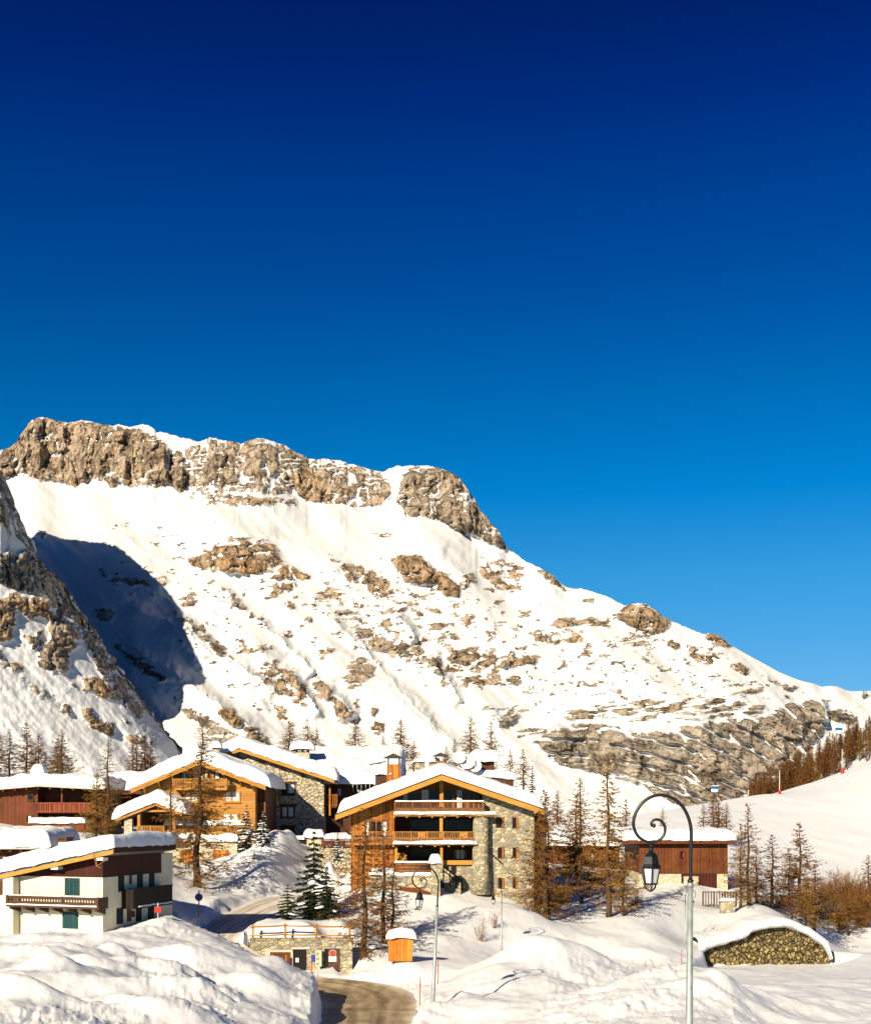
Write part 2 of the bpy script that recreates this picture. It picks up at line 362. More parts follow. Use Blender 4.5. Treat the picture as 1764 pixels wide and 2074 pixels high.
MT['curtain'] = mat_plain('white_curtain', (0.72, 0.70, 0.66), 0.9, var=0.12, scale=9)
MT['white'] = mat_plain('white_paint', (0.80, 0.79, 0.76), 0.5, var=0.08)
MT['red'] = mat_plain('red_paint', (0.42, 0.022, 0.016), 0.5, var=0.15)
MT['orange_red'] = mat_plain('orange_red_paint', (0.40, 0.075, 0.02), 0.5, var=0.15)
MT['blue'] = mat_plain('blue_paint', (0.03, 0.055, 0.30), 0.5, var=0.15)
MT['cabin_blue'] = mat_plain('blue_cabin_glass', (0.02, 0.12, 0.30), 0.15, var=0.15, spec=0.5)
MT['concrete'] = mat_plain('pale_concrete', (0.55, 0.50, 0.40), 0.85, var=0.2)
MT['mail'] = mat_plain('cream_mailbox', (0.62, 0.57, 0.36), 0.5, var=0.1)
MT['black'] = mat_plain('dark_opening', (0.012, 0.010, 0.009), 0.9, var=0.3)
MT['dish'] = mat_plain('white_dish', (0.78, 0.76, 0.68), 0.5, var=0.06)
MT['bark'] = mat_plain('larch_bark', (0.095, 0.052, 0.026), 0.9, var=0.5, scale=5, bumpd=0.03)
MT['twig'] = mat_plain('larch_twigs', (0.205, 0.095, 0.025), 0.85, var=0.5, scale=0.8, spec=0.1)
MT['twig_gold'] = mat_plain('golden_larch_twigs', (0.27, 0.14, 0.030), 0.85, var=0.45, scale=0.8, spec=0.1)
MT['twig_red'] = mat_plain('reddish_twigs', (0.19, 0.072, 0.022), 0.85, var=0.5, scale=0.8, spec=0.1)
MT['needle'] = mat_plain('spruce_needles', (0.024, 0.031, 0.012), 0.85, var=0.5, scale=1.5, spec=0.1)
def mat_glass():
    m, t, b = newmat('window_glass'); b.inputs['Base Color'].default_value = (0.012, 0.012, 0.013, 1)
    b.inputs['Roughness'].default_value = 0.12; b.inputs['Specular IOR Level'].default_value = 0.22
    return m
MT['glass'] = mat_glass()
def mat_lampglass():
    m, t, b = newmat('frosted_lamp_glass'); b.inputs['Base Color'].default_value = (0.74, 0.73, 0.72, 1)
    b.inputs['Roughness'].default_value = 0.35; b.inputs['Transmission Weight'].default_value = 0.25
    return m
MT['lamp_glass'] = mat_lampglass()
def mat_road():
    m, t, b = newmat('packed_road'); co = N(t, 'ShaderNodeNewGeometry').outputs['Position']
    n = noise(t, co, 0.35, 5, 0.6); n2 = noise(t, mapped(t, co, (0.9, 0.14, 1)), 1.0, 4, 0.6)
    sn = attr(t, 'snowy')
    wet = ramp(t, math_(t, 'ADD', math_(t, 'MULTIPLY', n, 0.4), math_(t, 'MULTIPLY', n2, 0.6)), [(0.38, (0.22, 0.15, 0.07)), (0.5, (0.42, 0.31, 0.165)), (0.6, (0.60, 0.48, 0.30))])
    packed = ramp(t, n2, [(0.35, (0.60, 0.52, 0.41)), (0.62, (0.76, 0.70, 0.61))])
    ln = math_(t, 'ABSOLUTE', attr(t, 'lane'))
    w1 = math_(t, 'ADD', ln, math_(t, 'MULTIPLY', math_(t, 'SUBTRACT', n, 0.5), 0.25))
    rut = ramp(t, w1, [(0.0, (0.95, 0.95, 0.95)), (0.18, (1, 1, 1)), (0.26, (0.62, 0.60, 0.57)), (0.36, (0.66, 0.64, 0.61)), (0.44, (1, 1, 1)), (0.58, (0.74, 0.72, 0.70)), (0.68, (0.80, 0.78, 0.76)), (0.78, (1.0, 1.0, 1.0)), (0.95, (1.0, 1.0, 1.0))])
    edge = ramp(t, w1, [(0.80, (0, 0, 0)), (0.98, (1, 1, 1))])
    base = mixc(t, 1.0, mixc(t, sn, wet, packed), rut, 'MULTIPLY')
    L(t, mixc(t, math_(t, 'MULTIPLY', edge, 0.75), base, (0.74, 0.70, 0.64)), b.inputs['Base Color'])
    b.inputs['Roughness'].default_value = 0.6; b.inputs['Specular IOR Level'].default_value = 0.25
    bump(t, b, noise(t, co, 3.0, 5, 0.6), 0.03)
    return m
MT['road'] = mat_road()
# ------------------------------------------------------------------ the snowy ground of the village
GP = [  # frame column, frame row, distance: spots of the snow surface read off the photograph
 (-400,2150,30),(0,2230,28),(500,2246,30),(882,2300,30),(1393,2246,30),(1900,2246,30),(2300,2200,30),
 (-300,2074,38),(0,2074,41),(300,2074,44),(560,2074,52),(0,1975,55),(160,1990,56),(300,1990,60),(450,2010,62),(-300,1960,55),
 (0,1905,74),(120,1893,80),(230,1893,82),(330,1893,85),(400,1907,83),(477,1921,82),(530,1941,80),(601,1968,78),(650,1991,75),(640,2045,66),(600,2074,60),
 (-300,1900,85),(-300,1880,110),(12,1890,95),(205,1892,91),(300,1870,96),(360,1850,100),(330,1860,93),
 (420,1845,107),(455,1818,113),(480,1813,118),(440,1785,122),(385,1790,118),(320,1790,112),(375,1866,100),(420,1886,98),
 (520,1752,126),(570,1712,131),(500,1735,130),(450,1740,131),(580,1770,128),(600,1800,128),(590,1815,122),
 (100,1702,114),(200,1692,119),(120,1690,124),(50,1690,128),(-200,1690,125),(300,1730,126),(380,1755,130),(480,1740,134),
 (560,1862,106),(600,1868,108),(520,1872,102),(640,1870,106),(700,1880,102),(583,1860,109),(652,1856,112),(560,1885,98.5),(640,1885,98.5),
 (640,1805,124),(700,1800,122),(760,1790,122),(690,1835,116),
 (690,1975,99),(738,1940,98),(777,1912,103),(720,1968,95),(720,1985,90),(640,1990,91),(780,1990,89),(850,1990,88),(810,1953,92),(900,1985,87),(860,1940,97),
 (880,1900,104),(840,1840,116),(930,1850,114),(980,1836,118),(1000,1880,110),(1016,1926,106),(950,1935,100),(1060,1880,112),(1090,1850,118),(1030,1832,121),
 (880,2045,67),(850,2060,68),(900,2074,62),(960,1990,78),(1020,1947,84),(1080,1918,86),(1150,1928,88),(1240,1962,90),(1080,2020,70),(1100,2074,58),(1250,2020,72),
 (1230,1998,68),(1330,1988,66),(1430,1987,63),(1490,2008,62),(1540,2074,56),(1393,2074,50),(1764,2090,52),(1650,2060,62),(1600,2000,80),(1764,2000,80),(2100,2000,80),
 (1500,1962,106),(1350,1963,104),(1260,1962,104),(1650,1950,112),(1764,1930,120),(2100,1920,120),
 (1250,1945,108),(1380,1942,110),(1200,1905,114),(1160,1880,117),(1100,1862,119),(1231,1858,125),(1175,1830,132),(1260,1853,126),(1310,1850,126),(1320,1890,117),(1399,1913,122),(1430,1920,119),
 (1400,1800,146),(1300,1796,150),(1480,1800,152),(1340,1820,138),(1400,1850,132),(1480,1865,130),(1450,1838,141),(1500,1843,140),
 (1560,1870,124),(1620,1890,124),(1690,1932,126),(1520,1830,138),(1564,1845,142),(1596,1836,150),(1618,1836,152),(1680,1905,150),(1764,1880,160),(1690,1880,158),(1764,1850,175),(2100,1830,180),
 (1150,1800,140),(1220,1790,150),(1120,1760,158),(1280,1765,165),
 (1764,1790,205),(1640,1770,205),(1540,1760,200),(1600,1725,225),(1700,1700,240),(1764,1660,260),(1764,1545,330),(1690,1578,315),(1620,1604,300),(1560,1612,285),(1480,1638,262),(1410,1660,242),(1340,1685,225),(2000,1440,360),(2300,1300,380),(1764,1565,420),(1600,1640,420),(1420,1690,400),(2000,1500,460),
 (0,1640,170),(200,1645,180),(350,1660,185),(500,1690,190),(700,1720,190),(900,1725,190),(1100,1725,200),(1200,1730,205),(1300,1722,205),
 (-300,1640,180),(-300,1670,700),(0,1690,700),(500,1700,700),(900,1705,700),(1300,1715,700),(1700,1700,700),(2300,1650,700),(700,1735,400),(1150,1738,400),(0,1680,400),
 (-400,1900,20),(882,2500,18),(2300,2500,18),(882,3300,9),(-400,3300,9),(2300,3300,9)]
_u = np.array([p[0] for p in GP], float); _Y = np.array([p[2] for p in GP], float)
_z = -(np.array([p[1] for p in GP], float)-HZ)/F*_Y
def _st(u, Y): return (u-882)/900.0, 1.75*np.log(Y/60.0)
_s, _t = _st(_u, _Y)
def _phi(r2): return 0.5*r2*np.log(r2+1e-12)
_n = len(GP)
_A = np.zeros((_n+3, _n+3)); _A[:_n, :_n] = _phi((_s[:, None]-_s)**2+(_t[:, None]-_t)**2)+np.eye(_n)*2e-4
_Pm = np.stack([np.ones(_n), _s, _t], 1); _A[:_n, _n:] = _Pm; _A[_n:, :_n] = _Pm.T
_zs = _z/np.sqrt(_Y/60.0)                         # far heights weigh less
_wt = np.linalg.solve(_A, np.concatenate([_zs, np.zeros(3)]))
ROAD = [(-2.4, 40, -10.4), (-3.0, 52, -10.8), (-3.6, 66, -11.15), (-4.3, 80, -11.8), (-6.6, 88, -12.15), (-11.5, 92.5, -12.0), (-16.2, 97, -10.35), (-17.0, 101, -9.7), (-16.2, 107, -9.05), (-14.7, 115, -8.5), (-13.2, 120.5, -8.3), (-9.5, 123.5, -8.3), (-5, 125, -8.4)]
ROADW = [2.2, 2.2, 2.25, 2.9, 3.0, 2.2, 1.7, 1.6, 1.75, 2.2, 2.6, 2.2, 2.0]
def smooth_path(pts, k=8):
    pts = [np.array(p, float) for p in pts]; out = []
    for i in range(len(pts)-1):
        p0, p1, p2, p3 = pts[max(i-1, 0)], pts[i], pts[i+1], pts[min(i+2, len(pts)-1)]
        for j in range(k):
            t = j/k; out.append(0.5*((2*p1)+(-p0+p2)*t+(2*p0-5*p1+4*p2-p3)*t*t+(-p0+3*p1-3*p2+p3)*t**3))
    out.append(pts[-1]); return np.array(out)
RC = smooth_path([(*p, w) for p, w in zip(ROAD, ROADW)], 6)
def road_field(x, y):
    best = np.full(x.shape, 1e18); zr = np.zeros(x.shape); wr = np.zeros(x.shape)
    for i in range(len(RC)-1):
        a, b = RC[i], RC[i+1]; ex, ey = b[0]-a[0], b[1]-a[1]
        t = np.clip(((x-a[0])*ex+(y-a[1])*ey)/(ex*ex+ey*ey), 0, 1)
        d = (x-a[0]-ex*t)**2+(y-a[1]-ey*t)**2; m = d < best
        best = np.where(m, d, best); zr = np.where(m, a[2]+(b[2]-a[2])*t, zr); wr = np.where(m, a[3]+(b[3]-a[3])*t, wr)
    return np.sqrt(best), zr, wr
def plan(u, Y): return ((u-882.0)/F*Y, Y)
GARAGE_Y = 98.0
FORE = [plan(490, 97.4), plan(503, 98.9), plan(712, 98.9), plan(700, 93), plan(640, 88), plan(520, 90)]
WALL_L, WALL_R = plan(1405, 117.5), plan(1690, 121.0)
RFRONT = [(WALL_L[0]+1.3, WALL_L[1]+0.7), (WALL_R[0], WALL_R[1]+0.7), plan(1740, 115), plan(1600, 104), plan(1405, 107), plan(1432, 113)]
MOUNDS = [ (20, 46.5, 3.0, 1.2, 1.15), (120, 50.5, 3.6, 1.8, -0.8), (235, 50, 1.7, 1.2, 0.85), (330, 47, 1.6, 1.4, 0.6), (160, 61, 2.4, 1.1, 0.7), (280, 63, 2.2, 1.1, 0.6), (60, 63, 2.2, 1.1, 0.75), (430, 60, 1.8, 0.9, 0.5), (380, 54, 2.0, 1.2, 0.5), (90, 56, 1.3, 0.9, 0.6), (350, 70, 2.2, 1.1, 0.45), (500, 66, 1.6, 1.0, 0.45), (200, 73, 2.4, 1.2, 0.4), (560, 60, 1.4, 1.2, 0.35),
 # column, distance, radius across, radius along, height
 (60, 52, 2.6, 3.0, 0.75), (150, 57, 2.0, 2.4, 0.5), (300, 54, 2.8, 2.6, 0.75), (215, 49, 1.6, 2.0, -0.5), (235, 68, 0.8, 0.8, 0.55), (365, 64, 1.6, 1.4, 0.5),
 (90, 74, 3.5, 2.0, 0.35), (30, 44, 1.8, 1.6, 0.5), (410, 70, 2.4, 2.4, 0.45), (505, 72, 2.0, 2.6, 0.4), (400, 76, 0.9, 0.8, 0.3), (560, 66, 1.6, 2.2, 0.35), (120, 66, 4.0, 2.0, 0.3),
 (480, 52, 2.2, 2.4, 0.4), (560, 77, 1.2, 1.2, 0.45),
 (330, 91, 1.6, 1.4, 0.25), (270, 88, 1.6, 1.0, 0.2), (425, 109, 1.8, 2.4, 0.4), (385, 100, 1.6, 1.6, 0.2), (350, 95, 1.4, 1.4, 0.3),
 (560, 131, 2.0, 2.6, 1.3), (500, 129, 2.6, 2.4, 0.6), (530, 126, 1.8, 1.6, 0.6), (665, 127, 1.0, 1.4, 2.4), (590, 134, 1.0, 1.6, 1.2),
 (1090, 85, 3.2, 2.6, 0.75), (1000, 80, 2.0, 2.4, 0.5), (1180, 86, 2.4, 2.0, 0.55), (1350, 66, 2.0, 2.0, 0.6), (1120, 74, 1.6, 1.6, 0.4), (1420, 60, 1.5, 1.4, 0.5), (1455, 62, 1.0, 1.2, 0.5), (1480, 58, 0.8, 1.0, 0.4), (1250, 60, 2.2, 2.6, 0.35),
 (1600, 74, 4, 3, 0.35), (1720, 66, 3.5, 3, 0.4), (1467, 72, 0.5, 0.5, 0.45), (1290, 110, 2.4, 1.6, 0.4), (1210, 113, 2.4, 2.0, 0.35), (930, 70, 1.2, 2.2, 0.5), (855, 66, 1.1, 2.0, 0.35)]
CHUNK = [[Z6(750, 740), Z6(1050, 750), Z6(1450, 960), Z6(1400, 1180), Z6(1250, 1184), Z6(1000, 1050), Z6(820, 930)], [Z6(-100, 1120), Z6(800, 1020), Z6(900, 1184), Z6(-100, 1250)],
         [Z8(-100, 700), Z8(250, 770), Z8(430, 870), Z8(150, 960), Z8(0, 1200), Z8(-150, 1200)], [Z8(0, 720), Z8(180, 740), Z8(700, 850), Z8(860, 900), Z8(900, 1133), Z8(-100, 1200)], [Z8(820, 830), Z8(1000, 920), Z8(1130, 1133), Z8(980, 1133), Z8(900, 960)],
         [Z6(560, 590), Z6(250, 600), Z6(180, 640), Z6(620, 650)], [Z7(650, 780), Z7(1250, 820), Z7(1300, 900), Z7(640, 870)], [Z8(330, 770), Z8(720, 770), Z8(720, 830), Z8(330, 830)], [Z6(640, 560), Z6(1050, 540), Z6(1200, 660), Z6(1000, 680)]]
def H(x, y, detail=True):
    x = np.asarray(x, float); y = np.maximum(np.asarray(y, float), 4.0)
    sh = x.shape; x = x.ravel(); y = y.ravel()
    u = 882+x/y*F; s, t = _st(u, y)
    z = _wt[_n]+_wt[_n+1]*s+_wt[_n+2]*t
    for i in range(_n): z = z+_wt[i]*_phi((s-_s[i])**2+(t-_t[i])**2)
    z = z*np.sqrt(y/60.0)
    for (mu, mY, rx, ry, h) in MOUNDS:
        mxx, myy = plan(mu, mY)
        d = ((x-mxx)/rx)**2+((y-myy)/ry)**2; m = d < 9
        z[m] += h*np.exp(-d[m])
    if detail:
        amp = 0.30*sstep(85, 60, y)+0.34*sstep(40, 70, y)*sstep(100, 82, y)+0.22
        z = z+amp*fbm(x/6.0+0.3*y/6, y/7.0, 6, 5, 0.5)+0.10*fbm(x/1.7+9, y/2.3, 3, 8)*sstep(200, 120, y)
        z = z+2.0*fbm(x/60.0, y/60.0, 3, 12)*sstep(200, 420, y)
        uu = 882+x/y*F; vv = HZ-z/y*F; ck = np.zeros(x.shape)
        for P_ in CHUNK:
            a = np.array(P_); m = (uu > a[:, 0].min()-12) & (uu < a[:, 0].max()+12) & (vv > a[:, 1].min()-12) & (vv < a[:, 1].max()+12) & (y < 125)
            if m.any(): ck[m] = np.maximum(ck[m], sstep(-10, 10, poly_sd(uu[m], vv[m], P_)))
        mr = (x > -26) & (x < 6) & (y > 40) & (y < 118)
        if mr.any():
            d, zr, wr = road_field(x[mr], y[mr]); e = d-wr; ck[mr] = np.maximum(ck[mr], 0.8*sstep(0.1, 0.6, e)*sstep(2.6, 1.2, e))
        m = ck > 0.01
        n1 = fbm(x[m]/1.5, y[m]/2.0, 6, 44, 0.72); n2 = np.maximum(gnoise(x[m]/0.55, y[m]/0.8, 45)-0.12, 0); n3 = sstep(-0.25, 0.3, fbm(x[m]/2.5, y[m]/3.0, 2, 46))
        near = sstep(-0.15, 0.35, fbm(x[m]/3.2+5, y[m]/4.0, 3, 47)); z[m] += ck[m]*(0.30*n1+(0.12+0.30*near)*n2*n3+0.10*near*fbm(x[m]/0.45, y[m]/0.6, 3, 48))
    # level pieces: in front of the lower garage, in front of the rubble wall, and the ploughed road
    m = (x > -18) & (x < 0) & (y > 84) & (y < 101)
    if m.any():
        k = sstep(-0.35, 0.15, poly_sd(x[m], y[m], FORE)); z[m] = np.minimum(z[m], z[m]*(1-k)+k*(-12.35+0.12*fbm(x[m]/1.5, y[m]/1.5, 3, 3)+np.maximum(0, (x[m]+10.0)*0.14)))
    m = (x > 18) & (x < 45) & (y > 100) & (y < 126)
    if m.any():
        k = sstep(-0.4, 0.15, poly_sd(x[m], y[m], RFRONT)); z[m] = np.minimum(z[m], z[m]*(1-k)+k*(-13.9-0.06*(y[m]-110)+0.15*fbm(x[m]/1.5, y[m]/1.5, 3, 4)))
    m = (x > -26) & (x < 6) & (y > 36) & (y < 140)
    if m.any():
        d, zr, wr = road_field(x[m], y[m]); wob = 0.25*fbm(x[m]/1.3, y[m]/1.3, 3, 6)
        k = sstep(0.55+0.8*sstep(98, 108, y[m]), 0.0, d-wr+wob*(1+sstep(98, 108, y[m]))); z[m] = z[m]*(1-k)+k*(zr-0.06)
    return z.reshape(sh)
def gz(x, y): return float(H(np.array([x]), np.array([y]))[0])

_us = np.arange(-420, 2190, 2.9); _ys = np.exp(np.linspace(math.log(7.0), math.log(800.0), 880))
_X = (_us[None, :]-882)/F*_ys[:, None]; _Yg = np.repeat(_ys[:, None], len(_us), 1)
_Zg = H(_X, _Yg)
ground = link('ground', grid_mesh('ground', np.stack([_X, _Yg, _Zg], -1), MT['snow'])); props(ground, 'deep white snow covering the village ground in banks and mounds', None, None, 'structure')

# road sheet: a strip on the ploughed track
_k = np.linspace(-1, 1, 25)
_RC2 = smooth_path([(*p, w) for p, w in zip(ROAD, ROADW)], 14)
_d = np.gradient(_RC2[:, :2], axis=0); _d /= np.linalg.norm(_d, axis=1)[:, None]
_nx, _ny = _d[:, 1], -_d[:, 0]
_rw = (_RC2[:, 3]+0.25)
_rx = _RC2[:, 0][:, None]+_nx[:, None]*_rw[:, None]*_k; _ry = _RC2[:, 1][:, None]+_ny[:, None]*_rw[:, None]*_k
_rz = np.repeat(_RC2[:, 2][:, None], 25, 1)+0.02*fbm(_rx, _ry, 3, 9)+0.01
_sn = sstep(90, 97, _ry)+0.0*_rx; _ln = np.repeat(_k[None, :], len(_RC2), 0)+0.05*fbm(_rx/2, _ry/4, 3, 15)
road = link('road', grid_mesh('road', np.stack([_rx, _ry, _rz], -1), MT['road'], attrs={'snowy': _sn, 'lane': _ln}, flip=True)); props(road, 'ploughed road of wet tan grit and packed snow winding past the garage', None, None, 'structure')

# ------------------------------------------------------------------ the mountain
RIDGE = [(-300,905),(-120,915),(0,912),(20,905),(33,895),(42,878),(50,868),(58,856),(65,850),(75,846),(85,844),(98,846),(110,850),(125,853),(140,855),(152,853),(165,850),(185,853),(205,858),(230,862),(240,858),(262,864),(275,862),(290,858),(300,861),(310,866),(318,875),(325,873),(350,880),(368,886),(385,888),(400,894),(412,891),(425,885),(437,887),(445,890),(470,893),(490,898),(500,892),(512,889),(525,886),(538,888),(550,893),(562,896),(575,900),(588,908),(600,916),(612,920),(625,928),(640,930),(660,928),(675,931),(690,932),(705,938),(720,941),(735,945),(750,950),(775,955),(788,949),(795,946),(805,942),(815,944),(830,942),(850,943),(865,942),(880,945),(895,949),(905,952),(918,958),(925,962),(935,972),(940,980),(948,992),(955,1003),(962,1010),(968,1024),(975,1035),(985,1045),(995,1060),(1005,1068),(1012,1078),(1018,1092),(1024,1105),(1040,1118),(1062,1135),(1090,1148),(1108,1158),(1120,1165),(1135,1180),(1145,1188),(1160,1192),(1180,1192),(1200,1198),(1230,1208),(1252,1220),(1265,1226),(1280,1223),(1300,1221),(1312,1224),(1322,1232),(1332,1238),(1342,1248),(1360,1257),(1390,1270),(1420,1283),(1430,1284),(1437,1281),(1448,1283),(1462,1290),(1470,1298),(1478,1304),(1500,1318),(1540,1340),(1580,1362),(1620,1378),(1650,1385),(1665,1391),(1680,1389),(1695,1390),(1712,1397),(1725,1400),(1764,1399),(1850,1415),(2080,1420)]
def mm(f, pts): return [f(*p) for p in pts]
def rect(f, x0, y0, x1, y1, dx=0): return mm(f, [(x0, y0), (x1+dx, y0), (x1, y1), (x0-dx, y1)])
